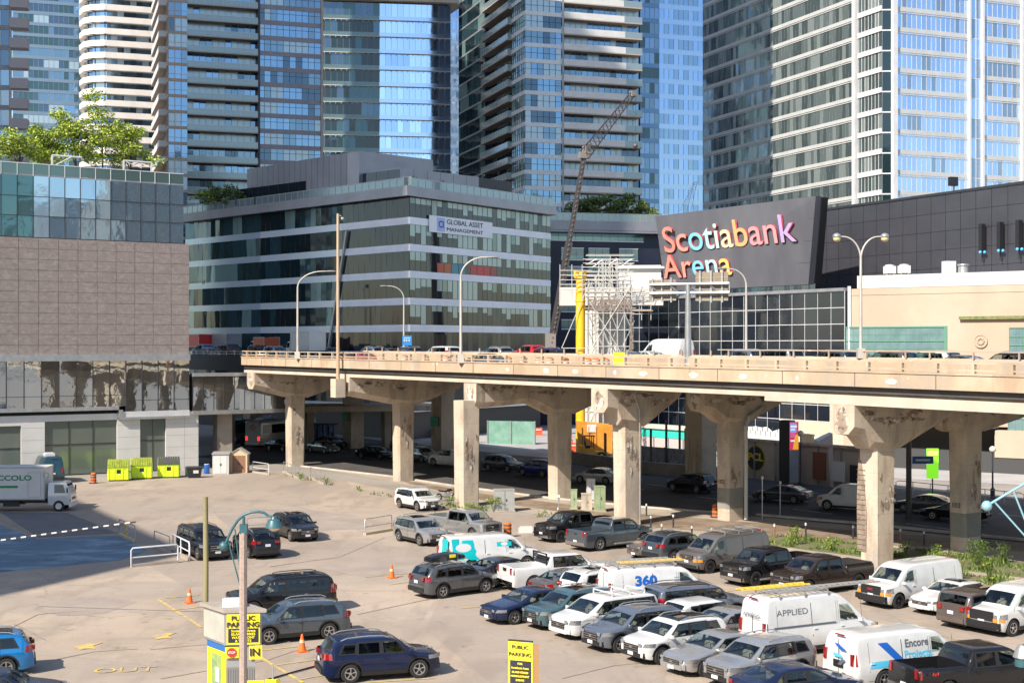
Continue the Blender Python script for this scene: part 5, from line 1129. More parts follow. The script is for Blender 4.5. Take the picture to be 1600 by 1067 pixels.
def make_car(kind, simple=False):
    S = SPEC[kind]; L, W = S['L'], S['W']; pr = sorted(S['prof']); hl_ = L/2; van = kind in ('van', 'tallvan'); bed = S.get('bed')
    def Z0(x):
        if x <= pr[0][0]: return pr[0][1]
        for a, b in zip(pr, pr[1:]):
            if x <= b[0]: return a[1]+(b[1]-a[1])*(x-a[0])/(b[0]-a[0]+1e-9)
        return pr[-1][1]
    def Zt(x): return (Z0(x-.09)+Z0(x-.045)+Z0(x)*2+Z0(x+.045)+Z0(x+.09))/6 if abs(x) < hl_-.1 else Z0(x)
    rf, cf = (.60, .30) if not van and kind not in ('pickup', 'bigsuv') else (.40, .16); rb, cb = (.5, .22) if not van and kind != 'pickup' else (.18, .06)
    def plan(x):
        if x > hl_-rf: return W/2*(1-cf*((x-(hl_-rf))/rf)**2.4)
        if x < -(hl_-rb): return W/2*(1-cb*((-x-(hl_-rb))/rb)**2.4)
        return W/2
    belt = S['belt']; S['Wf'] = lambda x, z: Wd(x, z)
    def Wd(x, z):
        if bed and x < bed[0]: k = 1-.05*((z-.75)/.5)**2; return plan(x)*k
        if z < belt: k = 1-.055*((z-.72)/.45)**2*(1 if z > .72 else 1.4)+(.016*math.exp(-((z-belt+.13)/.05)**2)-.012*math.exp(-((z-.55)/.08)**2) if not van else 0)
        else: k = 1-.055*((belt-.72)/.45)**2-S['tum']*(z-belt)*.8-.05*max(z-belt, 0)**2
        return plan(x)*k
    wr = S['wr']; ra = wr+.07; axles = (S['xf'], S['xf']-S['wb'])
    def Zb(x):
        z = .24 if abs(x) < hl_-.35 else .24+.10*((abs(x)-(hl_-.35))/.35)
        for xa in axles:
            if abs(x-xa) < ra: z = max(z, wr+math.sqrt(max(ra*ra-(x-xa)**2, 0)))
        return z
    xs = set(round(-hl_+i*L/44, 3) for i in range(45)); 
    for xa in axles:
        for t in range(-7, 8): xs.add(round(xa+ra*math.sin(t*math.pi/14)*1.0, 3))
        xs.add(round(xa+ra+.012, 3)); xs.add(round(xa-ra-.012, 3))
    xs |= {hl_-.02, -hl_+.02, hl_-.07, S['ws'][0], S['ws'][1]}
    if S['rw'] and not bed: xs |= set(S['rw'])
    for w_ in S['side']: xs |= {w_[0], w_[1]}
    if bed: xs |= {bed[0]-.001, bed[0]+.012, bed[1]+.001, bed[1]-.012}
    xs = sorted(x for x in xs if -hl_ <= x <= hl_)
    c = .035
    def topz(x, y, w): return Zt(x)-c*(abs(y)/max(w, .1))**2
    rings = []
    for x in xs:
        zt = Zt(x); zb = Zb(x); r = .10 if not van else .12
        if zt-c-r < zb+.08: zb = zt-c-r-.08
        z1 = zt-c-r; w = Wd(x, z1); h = []
        inbed = bed and bed[1] < x < bed[0]
        for q in (0, .35, .7, .9):
            y = (w-r)*q
            if inbed: h.append((y if q < .9 else (w-r)*.97, .80 if q < .9 else .80))
            else: h.append((y, zt-c*(y/w)**2))
        h.append((w-r, zt-c))
        for a in (30, 60): h.append((w-r+r*math.sin(R(a)), zt-c-r+r*math.cos(R(a))))
        for i in range(15): z = z1+(zb-z1)*i/14; h.append((Wd(x, z), z))
        full = [(x, -y, z) for y, z in h[:0:-1]]+[(x, y, z) for y, z in h]
        rings.append(full)
    root = thing(kind, None, None, link=False)
    PROTOS.append(root)
    def B(m, name, mats, parent=root, smooth=35): return m.build(name, mats, parent, smooth=smooth, link=False)
    m = MB(); m.loft(rings, close=False, cap=False)
    def inside(v):
        x, y, z = v
        for a, b in ([S['ws']] + ([S['rw']] if S['rw'] and not bed else [])):
            if min(a, b)-.004 <= x <= max(a, b)+.004 and abs(y) <= Wd(x, Zt(x)-c-.1)-.12 and z > Zt(x)-.08: return 1
        for q, w_ in enumerate(S['side']):
            if w_[4]-.01 <= z <= w_[5]+.01 and abs(y) > W*.3:
                t = (z-w_[4])/(w_[5]-w_[4]); xf_, xr_ = w_[0]+(w_[3]-w_[0])*t, w_[1]+(w_[2]-w_[1])*t
                if xr_-.012 <= x <= xf_+.012 and z < Zt(x)-.03: return 2+q
        return 0
    keep = []
    for f in m.f:
        r_ = [inside(m.v[i]) for i in f]
        if not (r_[0] and all(q == r_[0] for q in r_)): keep.append(f)
    m.f = keep; m.m = [0]*len(keep)
    m.poly(rings[0]); m.poly(rings[-1][::-1])
    # underbody, darker and narrower
    m.box((0, 0, .42), (L-.5, W-.56, .42), m=1); 
    for xa in axles: tz = min(Zt(xa-ra), Zt(xa+ra), .93+(.1 if bed else 0))-.10; m.box((xa, 0, (tz+.3)/2), (ra*2+.1, W-.60, tz-.3), m=1)
    B(m, 'body', [paint_slot, blackM])
    xi0, xi1 = (S['xf']-.45, -.62) if bed else ((S['xf']-.5, .55) if van else (S['xf']-.45, -hl_+.35)); m = MB(); m.box(((xi0+xi1)/2, 0, belt-.32), (xi0-xi1, W-.34, .10)); m.box((S['ws'][0]-.18, 0, belt-.10), (.36, W-.36, .22))
    for s_ in (-1, 1): m.box(((xi0+xi1)/2, s_*(W/2-.155), belt-.20), (xi0-xi1, .03, .36))
    if van: m.box((.62, 0, belt+.2), (.05, W-.5, 1.0))
    B(m, 'cabin_lining', cabinM)
    rows_s = [S['ws'][0]-.95] + ([] if van else [S['ws'][0]-1.85 if not bed else -.42+.1]) + ([S['ws'][0]-2.7] if kind in ('bigsuv', 'minivan') else [])
    for rx in rows_s:
        for s_ in (-1, 1):
            m = MB(); y = s_*.38; m.loft([[(rx+a, y+b*.24, z) for a, b in ((-.06, -1), (.06, -1), (.06, 1), (-.06, 1))] for z, in ((belt-.30,), (belt+.02,))]+[[(rx-.07+a, y+b*.19, belt+.12) for a, b in ((-.05, -1), (.05, -1), (.05, 1), (-.05, 1))]]); m.box((rx-.09, y, belt+.22), (.09, .24, .17)); B(m, 'seat', seatM, smooth=40)
    if not simple:
        m = MB(); sx_ = S['ws'][0]-.48; pts = [(sx_+math.sin(t*.524)*.07, .38+math.cos(t*.524)*.18, belt+.02+math.sin(t*.524)*.15) for t in range(13)]; m.tube(pts, .018, 5); B(m, 'steering_wheel', blackM)
    # ---- surface patches
    def spatch(m, x0, x1, x2, x3, za, zb, side, off_, nx=5, nz=3, mi=0):
        """bottom front x0, bottom rear x1, top rear x2, top front x3"""
        g_ = []
        for j in range(nz+1):
            t = j/nz; xf_, xr_ = x0+(x3-x0)*t, x1+(x2-x1)*t; z = za+(zb-za)*t
            g_.append([(lerp(xf_, xr_, i/nx), side*(Wd(lerp(xf_, xr_, i/nx), z)+off_), z) for i in range(nx+1)])
        for j in range(nz):
            for i in range(nx):
                q = [g_[j][i], g_[j][i+1], g_[j+1][i+1], g_[j+1][i]]
                m.quad(*(q if side < 0 else q[::-1]), m=mi)
    def tpatch(m, xa, xb, inset, off_, front, n=6, ny=6, mi=0):
        g_ = []
        for i in range(n+1):
            x = lerp(xa, xb, i/n); zt = Zt(x); w = Wd(x, zt-c-.1)-inset
            dz = (Zt(x+.05)-Zt(x-.05))/.1; nl = math.hypot(1, dz)
            g_.append([(x-dz/nl*off_, lerp(-w, w, j/ny), topz(x, lerp(-w, w, j/ny), w+.1)+off_/nl) for j in range(ny+1)])
        for i in range(n):
            for j in range(ny):
                q = [g_[i][j], g_[i][j+1], g_[i+1][j+1], g_[i+1][j]]
                m.quad(*(q if front else q[::-1]), m=mi)
    m = MB(); tpatch(m, S['ws'][0], S['ws'][1], .13, .008, True); B(m, 'windscreen', seeM)
    if S['rw']:
        m = MB(); tpatch(m, S['rw'][0], S['rw'][1], .15 if not bed else .2, .01 if not bed else .03, False); B(m, 'rear_window', carglass if bed else (privM if kind in ('bigsuv', 'minivan') else seeM))
    elif van and False:
        for s_ in (-1, 1):
            m = MB(); y0, y1 = s_*.08, s_*.80; za, zb2 = (1.25, 1.78) if kind == 'van' else (1.35, 2.0)
            xq = lambda z: -(hl_+.012)+ .17*max(0, (z-.8)/(.8 if kind == 'van' else 1.0))*.25
            m.box((-hl_-.004+.035, (y0+y1)/2, (za+zb2)/2), (.10, abs(y1-y0), zb2-za)); B(m, 'rear_window', carglass if kind == 'van' else paint_slot)
    for s_ in (-1, 1):
        if not van:
            for w_ in S['side']:
                m = MB(); za, zb2 = w_[4], w_[5]; zi = .045; e = .035
                spatch(m, w_[0]+e, w_[1]-e, w_[1]-e, w_[0]+e, za-.012, za+zi*.7, s_, .009, 6, 1); spatch(m, w_[3]+e*.5, w_[2]-e, w_[2]-e, w_[3]+e*.3, zb2-zi, zb2+.012, s_, .009, 6, 1)
                spatch(m, w_[0]+e, w_[0]-.05, w_[3]-.05, w_[3]+e*.5, za, zb2, s_, .0095, 1, 6); spatch(m, w_[1]+.05, w_[1]-e, w_[2]-e, w_[2]+.05, za, zb2, s_, .0095, 1, 6); B(m, 'window_frame', blackM)
        for w_ in S['side']:
            m = MB(); spatch(m, w_[0], w_[1], w_[2], w_[3], w_[4], w_[5], s_, .006); B(m, 'side_window', privM if (w_ is not S['side'][0] and kind != 'sedan') else seeM)
        if not simple:
            for (xa, xb) in S['doors']:
                m = MB(); lo = .40; hi = belt-.015 if not van else (1.80 if kind == 'van' else 2.15)
                for q in (xa, xb): spatch(m, q+.008, q-.008, q-.008, q+.008, lo, hi, s_, .003, 1, 4)
                spatch(m, xa, xb, xb, xa, lo-.01, lo+.006, s_, .003, 4, 1); d_ = B(m, 'door', [blackM])
                m = MB(); xh = xb+.14; m.box((xh, s_*(Wd(xh, belt-.14)+.02), belt-.14), (.17, .045, .035)); B(m, 'handle', chromeM if kind in ('bigsuv',) else paint_slot, d_)
            m = MB(); xm = S['side'][0][0]-.02; y = Wd(xm, belt+.04); m.box((xm+.02, s_*(y+.12), belt+.06), (.10, .20, .13), -s_*.2); m.box((xm+.02, s_*(y+.02), belt+.02), (.06, .12, .05)); B(m, 'mirror', paint_slot)
        if S.get('clad') or van:
            m = MB(); spatch(m, axles[0]-ra-.02, axles[1]+ra+.02, axles[1]+ra+.02, axles[0]-ra-.02, .25, .42, s_, .012, 6, 2); B(m, 'sill_trim', blackM)
        if S.get('clad'):
            for xa in axles:
                m = MB(); n = 12
                for i in range(n):
                    a0, a1 = math.pi*i/n, math.pi*(i+1)/n; P = []
                    for a, rr in ((a0, ra), (a1, ra), (a1, ra+.06), (a0, ra+.06)):
                        x, z = xa+math.cos(a)*rr, wr+math.sin(a)*rr; P.append((x, s_*(Wd(x, z)+.012), z))
                    m.quad(*(P if s_ > 0 else P[::-1]))
                B(m, 'arch_trim', blackM)
        # lamps
        m = MB(); z0_, z1_ = S['hl']; spatch(m, hl_-.03, hl_-.50, hl_-.52, hl_-.10, z0_, z1_, s_, .008, 6, 2); m.box((hl_-.0, s_*(plan(hl_)*.86), (z0_+z1_)/2), (.02, .20, (z1_-z0_)*.8)); hlo = B(m, 'headlight', headM)
        if van: m = MB(); m.box((hl_-.0, s_*(plan(hl_)*.82), z0_-.05), (.055, .30, .15)); spatch(m, hl_-.03, hl_-.30, hl_-.30, hl_-.03, z0_-.12, z0_+.02, s_, .014, 3, 1); B(m, 'indicator', amberM, hlo)
        z0_, z1_ = S['tl']; m = MB(); lt = .36 if not (van or bed) else .10
        spatch(m, -hl_+lt, -hl_+.02, -hl_+.06, -hl_+lt*.9, z0_, z1_, s_, .008, 5, 2)
        yb = plan(-hl_)*.90; xz = -hl_ if bed or van else -hl_+.04
        m.box((xz, s_*(yb-.08), (z0_+z1_)/2), (.08 if not S['rw'] or bed else .14, .14 if (van or bed) else .24, (z1_-z0_)*(1 if (van or bed) else .62))); B(m, 'tail_light', redlampM)
    # grille, bumpers, plates
    z0_, z1_ = S['gr']; m = MB(); gw = W*(.50 if not bed else .56); m.box((hl_+.006, 0, (z0_+z1_)/2), (.03, gw, z1_-z0_)); g_ = B(m, 'grille', blackM)
    if not simple:
        m = MB()
        for k in range(3 if not bed else 2): z = z0_+(z1_-z0_)*(k+.6)/(3.2 if not bed else 2.2); m.box((hl_+.022, 0, z), (.012, gw*.96, .022))
        m.box((hl_+.024, 0, (z0_+z1_)/2+.03), (.014, .16, .10)); B(m, 'grille_bar', chromeM, g_)
        m = MB(); m.box((hl_+.03, 0, z0_-.06), (.02, .34, .13)); B(m, 'number_plate', plateM)
        m = MB(); m.box((-hl_-.02 if not van else -hl_-.03, 0, S['tl'][0]-.06 if not bed else .62), (.02, .32, .15)); B(m, 'number_plate', plateM)
        m = MB(); bm = 0 if not (S.get('blackbump') or S.get('clad') or bed) else 0
        m.box((hl_-.04, 0, .40), (.14, plan(hl_)*1.86, .18)); m.box((hl_-.16, 0, .42), (.2, plan(hl_-.12)*1.94, .20)); B(m, 'front_bumper', blackM if (S.get('blackbump') or S.get('clad')) else (chromeM if bed else paint_slot))
        m = MB(); m.box((-hl_+.03, 0, .48), (.18, plan(-hl_)*1.92, .22)); B(m, 'rear_bumper', blackM if (S.get('clad') or van) else (chromeM if bed else paint_slot))
        for s_ in (-1, 1): m = MB(); m.tube([(S['ws'][0]+.03, s_*.35-.2, Zt(S['ws'][0])+.03), (lerp(S['ws'][0], S['ws'][1], .45), s_*.35+.05, Zt(lerp(S['ws'][0], S['ws'][1], .45))+.03)], .012, 4); B(m, 'wiper', blackM)
        if S.get('rails'):
            for s_ in (-1, 1):
                m = MB(); pts = []
                for i in range(9): x = lerp(.25, -1.6 if kind == 'suv' else -1.95, i/8); w = Wd(x, Zt(x)-.14); pts.append((x, s_*(w-.10), Zt(x)-.01+(.05 if 0 < i < 8 else 0)))
                m.tube(pts, .022, 6); B(m, 'roof_rail', galvM if kind == 'suv' else blackM)
    if van and not simple:
        m = MB(); m.box((-hl_-.002, 0, 1.2), (.02, .014, 1.3)); m.box((-hl_-.012, 0, .60), (.03, W*.8, .02)); d_ = B(m, 'rear_door', blackM); m = MB(); m.box((-hl_-.02, -.12, 1.05), (.04, .16, .05)); B(m, 'handle', blackM, d_)
        m = MB(); m.box((-hl_+.06, 0, S['prof'][-3][1]-.02), (.05, .5, .05)); B(m, 'brake_light', redlampM)
    if bed:
        m = MB(); m.box((-hl_-.01, 0, 1.08), (.02, .28, .06)); B(m, 'tailgate_handle', blackM)
        m = MB(); m.box(((bed[0]+bed[1])/2, 0, .815), (abs(bed[1]-bed[0])-.02, W-.5, .02))
        for k in range(7): m.box(((bed[0]+bed[1])/2, -.6+k*.2, .83), (abs(bed[1]-bed[0])-.04, .05, .02))
        B(m, 'bed_liner', blackM)
        for s_ in (-1, 1):
            m = MB(); spatch(m, .9+.9, -.6, -.6, 1.8, .34, .42, s_, .12, 4, 1); m.box((.6, s_*(W/2+.02), .38), (2.3, .18, .06)); B(m, 'side_step', galvM)
    # wheels
    for xa in axles:
        for s_ in (-1, 1):
            y = s_*(W/2-.13); wd = .24; m = MB(); o = s_
            m.lathe((xa, y, wr), [(wr*.62, -.12), (wr*.93, -.12), (wr, -.08), (wr, .08), (wr*.93, .12), (wr*.64, .12), (wr*.60, .07 if s_ > 0 else .07), (.01, .05)] if s_ > 0 else [(.01, -.05), (wr*.60, -.07), (wr*.64, -.12), (wr*.93, -.12), (wr, -.08), (wr, .08), (wr*.93, .12), (wr*.62, .12)], 20, axis='y')
            w_ = B(m, 'wheel', tyreM, smooth=40)
            m = MB(); rr = wr*.64; yo = y+s_*.115
            m.lathe((xa, yo, wr), [(rr*.86, -.03*s_), (rr*.88, .004*s_), (rr, .004*s_), (rr*1.0, -.03*s_)], 20, axis='y')
            for k in range(5):
                a = k*2*math.pi/5+.3; da = .20
                P = [(xa+math.cos(a+q)*r_, wr+math.sin(a+q)*r_) for q, r_ in ((-da*1.4, rr*.20), (-da*.75, rr*.9), (da*.75, rr*.9), (da*1.4, rr*.20))]
                m.poly([(x, yo-.006*s_, z) for x, z in (P if s_ < 0 else P[::-1])])
            m.lathe((xa, yo, wr), [(.001, .012*s_), (rr*.22, .010*s_), (rr*.28, -.02*s_)], 10, axis='y')
            B(m, 'rim', rimM, w_, smooth=None)
    return root
BASE = {}
def get(kind):
    if kind not in BASE: BASE[kind] = make_car(kind)
    return BASE[kind]
NAMES = dict(sedan='sedan_car', hatch='hatchback_car', suv='suv_car', bigsuv='large_suv_car', minivan='minivan', pickup='pickup_truck', van='cargo_van', tallvan='tall_cargo_van')
CATS = dict(sedan='car', hatch='car', suv='car', bigsuv='car', minivan='minivan', pickup='pickup truck', van='van', tallvan='van')
def put(kind, col, pos, heading, label, group='vehicles parked in the lot', z=.006, name=None, near=True, wheels=None, tint=None):
    """pos: photo position of the near side's ground contact, converted to the ground plane"""
    x, y = G(*pos) if near else pos; h = R(heading); W = SPEC[kind]['W']
    if near: # move half a track away from the viewer across the vehicle
        nx, ny = -math.sin(h), math.cos(h)
        if ny < 0: nx, ny = -nx, -ny
        x += nx*W/2; y += ny*W/2
    o = dup(get(kind), None, PC[col], (x, y, z), h)
    o.name = name or NAMES[kind]; tag(o, label, CATS[kind], group)
    M = Matrix.Translation((x, y, z)) @ Matrix.Rotation(h, 4, 'Z')
    WM[o] = M; o['k_'] = kind
    for c in o.children:
        WM[c] = M
        if wheels and c.name.startswith('wheel'):
            for q in c.children: q.material_slots[0].link = 'OBJECT'; q.material_slots[0].material = wheels
    return o
Lc = {}
L_ = [
 ('a', 'suv', 'white', (636, 796), -55, 'white SUV parked alone beside the motorcycle in front of a pier'),
 ('b', 'suv', 'silver', (637, 849), -56, 'silver SUV parked at the yellow kerb rail, front towards the viewer'),
 ('c', 'pickup', 'silver', (707, 840), -48, 'silver grey pickup beside the striped drum, behind the silver SUV'),
 ('d', 'suv', 'black', (440, 842), -60, 'black SUV facing the viewer behind the teal street lamp head'),
 ('e', 'suv', 'black', (377, 868), 118, 'black hatchback SUV seen from behind next to the orange striped drum'),
 ('f', 'bigsuv', 'black', (293, 870), -58, 'large black SUV behind the wooden pole near the white rails'),
 ('g', 'bigsuv', 'black', (448, 962), 204, 'large black SUV partly hidden behind the slate grey SUV by the booth'),
 ('h', 'suv', 'slate', (471, 1003), 205, 'slate grey SUV next to the parking booth, facing left'),
 ('i', 'suv', 'navy', (599, 1064), 18, 'dark navy SUV at the bottom of the photo left of the yellow sign'),
 ('j', 'suv', 'blue', (-45, 1062), 200, 'bright blue SUV cut off by the left photo edge'),
 ('k', 'sedan', 'navy', (-10, 1120), 14, 'navy car in the bottom left corner of the photo below the bright blue one'),
 ('l', 'suv', 'grey', (725, 931), 37, 'grey SUV carrying a black roof box'),
 ('m', 'sedan', 'black', (808, 914), 36, 'black sedan directly right of the grey SUV with the roof box'),
 ('n', 'van', 'white', (775, 893), 24, 'white cargo van with teal graphics and oval badge'),
 ('o', 'pickup', 'white', (880, 921), 26, 'white pickup with a black headache rack, rear to the viewer'),
 ('p', 'sedan', 'taupe', (915, 936), 36, 'taupe sedan squeezed between the white pickup and the navy sedan'),
 ('q', 'suv', 'white', (960, 942), 34, 'small white SUV half hidden behind the white ladder van'),
 ('r', 'van', 'white', (1040, 953), 20, 'white cargo van with blue 360 lettering and ladders on its roof'),
 ('s', 'sedan', 'navy', (846, 971), 212, 'navy sedan at the left end of the front row'),
 ('t', 'suv', 'teal', (912, 980), 213, 'blue teal SUV second from the left in the front row'),
 ('u', 'minivan', 'white', (966, 994), 213, 'white minivan with a roof rack in the front row'),
 ('v', 'suv', 'bluegrey', (1012, 1014), 213, 'blue grey SUV between the white minivan and the white black-roofed SUV'),
 ('w', 'suv', 'white', (1078, 1032), 213, 'white SUV with a dark roof in the front row'),
 ('x', 'sedan', 'silver', (1146, 1050), 214, 'silver sedan in the front row facing the viewer'),
 ('y', 'suv', 'silver', (1215, 1070), 214, 'silver grey SUV rightmost of the front row beside the dark coupe'),
 ('z', 'sedan', 'navy', (1268, 1106), 22, 'dark blue-black sedan at the bottom photo edge before the white delivery van'),
 ('A', 'bigsuv', 'bluegrey', (1105, 976), 24, 'blue grey large SUV parked behind the white minivan, rear to the viewer'),
 ('B', 'hatch', 'white', (1122, 990), 30, 'small white hatchback between the blue grey SUV and the silver sedan'),
 ('C', 'sedan', 'silver', (1178, 1004), 32, 'silver sedan seen from behind beside the white ladder-laden tall van'),
 ('D', 'tallvan', 'white', (1290, 1022), 27, 'white tall van with two ladders and APPLIED lettering'),
 ('E', 'van', 'white', (1432, 1072), 26, 'white van lettered Encore Projects with blue arrow stripes'),
 ('F', 'pickup', 'black', (1545, 1094), 20, 'black pickup in the bottom right corner of the photo'),
 ('G', 'hatch', 'taupe', (1046, 872), 214, 'small brown grey hatchback facing the viewer beside the slate SUV'),
 ('H', 'suv', 'slate', (1078, 876), 36, 'slate blue SUV seen from behind beside the matte grey van'),
 ('I', 'van', 'matte', (1150, 891), 215, 'matte dark grey cargo van with a roof rack'),
 ('J', 'pickup', 'black', (916, 844), 214, 'black pickup parked beside the green utility boxes'),
 ('K', 'pickup', 'slate', (970, 857), 38, 'slate blue pickup in front of the conduit pier, rear to the viewer'),
 ('L', 'pickup', 'black', (1224, 911), 215, 'black pickup with chrome grille left of the brown pickup'),
 ('M', 'pickup', 'brown', (1307, 926), 214, 'brown black crew cab pickup with covered bed'),
 ('N', 'van', 'white', (1448, 945), 213, 'white cargo van with black grille and amber lamps before the rebar pier'),
 ('O', 'sedan', 'white', (1514, 957), 213, 'white sedan with sunroof next to the white cargo van'),
 ('P', 'minivan', 'taupe', (1570, 979), 34, 'taupe minivan seen from behind near the right photo edge'),
 ('Q', 'van', 'white', (1628, 987), 213, 'white van with amber lamps cut off by the right photo edge'),
]
for k, kind, col, pos, hd, lab in L_:
    Lc[k] = put(kind, col, pos, hd, lab, wheels=darkrimM if k in 'LMNOIWJ' else None)
def wp(o, x, y, z): return tuple(WM[o] @ Vector((x, y, z)))
def part(o, m, name, mt): return m.build(name, mt, o)
def lbox(o, name, mt, *boxes):
    m = MB()
    for c, d in boxes:
        m.hexa([wp(o, c[0]+a*d[0]/2, c[1]+b*d[1]/2, c[2]-d[2]/2) for a, b in ((-1, -1), (1, -1), (1, 1), (-1, 1))], [wp(o, c[0]+a*d[0]/2, c[1]+b*d[1]/2, c[2]+d[2]/2) for a, b in ((-1, -1), (1, -1), (1, 1), (-1, 1))])
    return m.build(name, mt, o)
# roof box on the grey SUV (a thing of its own)
o = Lc['l']; rb = thing('roof_box', 'glossy black roof box with a yellow sticker on the grey SUV', 'roof box', wp(o, -.5, 0, 1.72), R(37))
m = MB(); rings = []
for x, w_, h_ in ((-1.15, .25, .12), (-1.1, .38, .26), (-.6, .43, .36), (.4, .43, .38), (.95, .38, .26), (1.15, .2, .1)):
    rings.append([tuple(WM[rb] @ Vector((x, y*w_, .06+z*h_))) for y, z in ((-1, .1), (-.95, .75), (-.6, 1), (.6, 1), (.95, .75), (1, .1), (.7, 0), (-.7, 0))])
m.loft(rings); m.build('shell', mat('gloss_black', (.012, .012, .014), .15, coat=.6), rb, smooth=50)
m = MB(); 
q = WM[rb] @ Vector((.15, -.42, .30)); m.box(q, (.36, .03, .16), R(37)); m.build('sticker', signY, rb)
m = MB()
for x in (-.6, .5): m.box(WM[rb] @ Vector((x, 0, .02)), (.07, 1.2, .05), R(37))
m.build('crossbar', galvM, rb)
# black roofs and sunroofs
def roofpanel(o, kind, mt, xa, xb, inset, name='roof_panel'):
    S = SPEC[kind]; pr = sorted(S['prof'])
    def Zq(x):
        for a, b in zip(pr, pr[1:]):
            if x <= b[0]: return a[1]+(b[1]-a[1])*(x-a[0])/(b[0]-a[0])
    m = MB(); n = 8; g_ = []
    for i in range(n+1):
        x = lerp(xa, xb, i/n); z = (Zq(x-.06)+Zq(x)+Zq(x+.06))/3+.004; w_ = S['W']/2*.82-inset
        g_.append([wp(o, x, y*w_, z-.035*(y*w_/.8)**2+.008) for y in (-1, -.5, 0, .5, 1)])
    for i in range(n):
        for j in range(4): m.quad(g_[i][j], g_[i][j+1], g_[i+1][j+1], g_[i+1][j])
    m.build(name, mt, o)
for k, kd, xa, xb, ins_ in (('w', 'suv', .35, -1.6, .12), ('b', 'suv', .1, -1.2, .18), ('d', 'suv', .2, -.9, .25), ('g', 'bigsuv', .3, -1.6, .25), ('t', 'suv', .1, -.6, .28), ('O', 'sedan', .1, -.5, .25), ('P', 'minivan', .1, -.9, .3), ('j', 'suv', .3, -1.5, .12), ('q', 'suv', .1, -1.0, .2)):
    roofpanel(Lc[k], kd, carglass, xa, xb, ins_, 'sunroof')
# covered bed and headache rack
o = Lc['M']; lbox(o, 'bed_cover', blackM, ((-1.85, 0, 1.345), (2.0, 1.74, .05)))
o = Lc['o']; lbox(o, 'headache_rack', blackM, ((-.86, 0, 1.88), (.06, 1.6, .06)), *[((-.86, 0, 1.42+k*.11), (.05, 1.5, .045)) for k in range(4)], *[((-.86, s*.75, 1.6), (.06, .06, .6)) for s in (-1, 1)])
text('lettering', 'RAM', .2, blackM, o, wp(o, -2.935, 0, 1.15), R(26)-R(90), bold=.01)
# roof racks, ladders
def rack(o, z, xs, w_=1.5, mt=None):
    lbox(o, 'roof_rack', mt or galvM, *[((x, 0, z+.16), (.05, w_, .05)) for x in xs], *[((x, s*w_/2, z+.08), (.05, .05, .2)) for x in xs for s in (-1, 1)], *[(((xs[0]+xs[-1])/2, s*w_/2, z+.2), (abs(xs[0]-xs[-1]), .035, .035)) for s in (-1, 1)])
def ladder(name, label, o, x0, x1, y, z, mt, w_=.42, hd=0):
    t = thing(name, label, 'ladder', wp(o, (x0+x1)/2, y, z), hd, 'ladders on van roofs'); m = MB()
    for s in (-1, 1): m.tube([wp(o, x0, y+s*w_/2, z), wp(o, x1, y+s*w_/2, z)], .045, 4)
    m.build('stile', mt, t); m = MB(); n = int(abs(x1-x0)/.3)
    for i in range(n): x = lerp(x0, x1, (i+.5)/n); m.tube([wp(o, x, y-w_/2, z), wp(o, x, y+w_/2, z)], .025, 4)
    m.build('rung', mt, t)
rack(Lc['I'], 2.06, (.6, -.5, -1.6, -2.3)); rack(Lc['u'], 1.70, (.1, -.9, -1.7), 1.4, whiteM); rack(Lc['r'], 2.08, (.6, -.5, -1.6, -2.4)); rack(Lc['D'], 2.48, (.3, -.9, -2.2), 1.6)
alu = mat('aluminium', (.55, .54, .52), .35, .7)
ladder('ladder', 'aluminium ladder on the white van with 360 lettering', Lc['r'], .9, -2.8, .35, 2.30, alu, hd=0)
ladder('ladder', 'yellow fibreglass ladder on the white van with 360 lettering', Lc['r'], 1.3, -2.2, -.35, 2.32, mat('fibreglass', (.60, .42, .16), .5))
ladder('ladder', 'long aluminium ladder on the near side of the tall van roof', Lc['D'], 3.2, -2.8, -.5, 2.74, alu)
ladder('ladder', 'yellow ladder at the rear of the tall van roof', Lc['D'], .2, -3.3, .45, 2.72, mat('yellow_ladder', (.75, .50, .06), .5))
# van graphics
tq = mat('turquoise_vinyl', (.0, .42, .45), .4); bl = mat('blue_vinyl', (.01, .10, .42), .4); lb_ = mat('light_blue_vinyl', (.08, .45, .65), .4); gv = mat('grey_vinyl', (.10, .11, .13), .4)
def decal(o, pts, mt, y, name='graphic'):
    Wf = SPEC[o['k_']]['Wf']; ex = -(y+1.015)
    m = MB(); n = len(pts); cx = sum(p[0] for p in pts)/n; cz = sum(p[1] for p in pts)/n
    A = [wp(o, x, -(Wf(x, z)+.008+ex), z) for x, z in pts]; B_ = [wp(o, (x+cx)/2, -(Wf((x+cx)/2, (z+cz)/2)+.008+ex), (z+cz)/2) for x, z in pts]
    for i in range(n): m.quad(A[i], A[(i+1) % n], B_[(i+1) % n], B_[i])
    m.poly(B_); m.build(name, mt, o)
def side_text(o, s, size, mt, x, z, W_, hd, xs=1., bold=0, **k):
    cu = bpy.data.curves.new('t', 'FONT'); cu.body = s; cu.size = size; cu.align_x = 'CENTER'; cu.align_y = 'CENTER'; cu.offset = bold; cu.resolution_u = 3
    ob = bpy.data.objects.new('t', cu); me = bpy.data.meshes.new_from_object(ob); bpy.data.objects.remove(ob); Wf = SPEC[o['k_']]['Wf']
    for v in me.vertices: X_, Z_ = x+v.co.x*xs, z+v.co.y; v.co = (X_, -(Wf(X_, Z_)+.012), Z_)
    me.materials.clear(); me.materials.append(mt); me.name = 'lettering'; c = bpy.data.objects.new('lettering', me); COL.objects.link(c); c.parent = o
o = Lc['n']; y = -1.015
decal(o, [(-2.75, .55), (-1.75, .55), (-2.2, 1.95), (-2.65, 1.95)], tq, y-.0); decal(o, [(-2.2, 1.0), (-1.5, .75), (-1.0, .75), (-1.35, 1.85), (-2.0, 1.85)], tq, y)
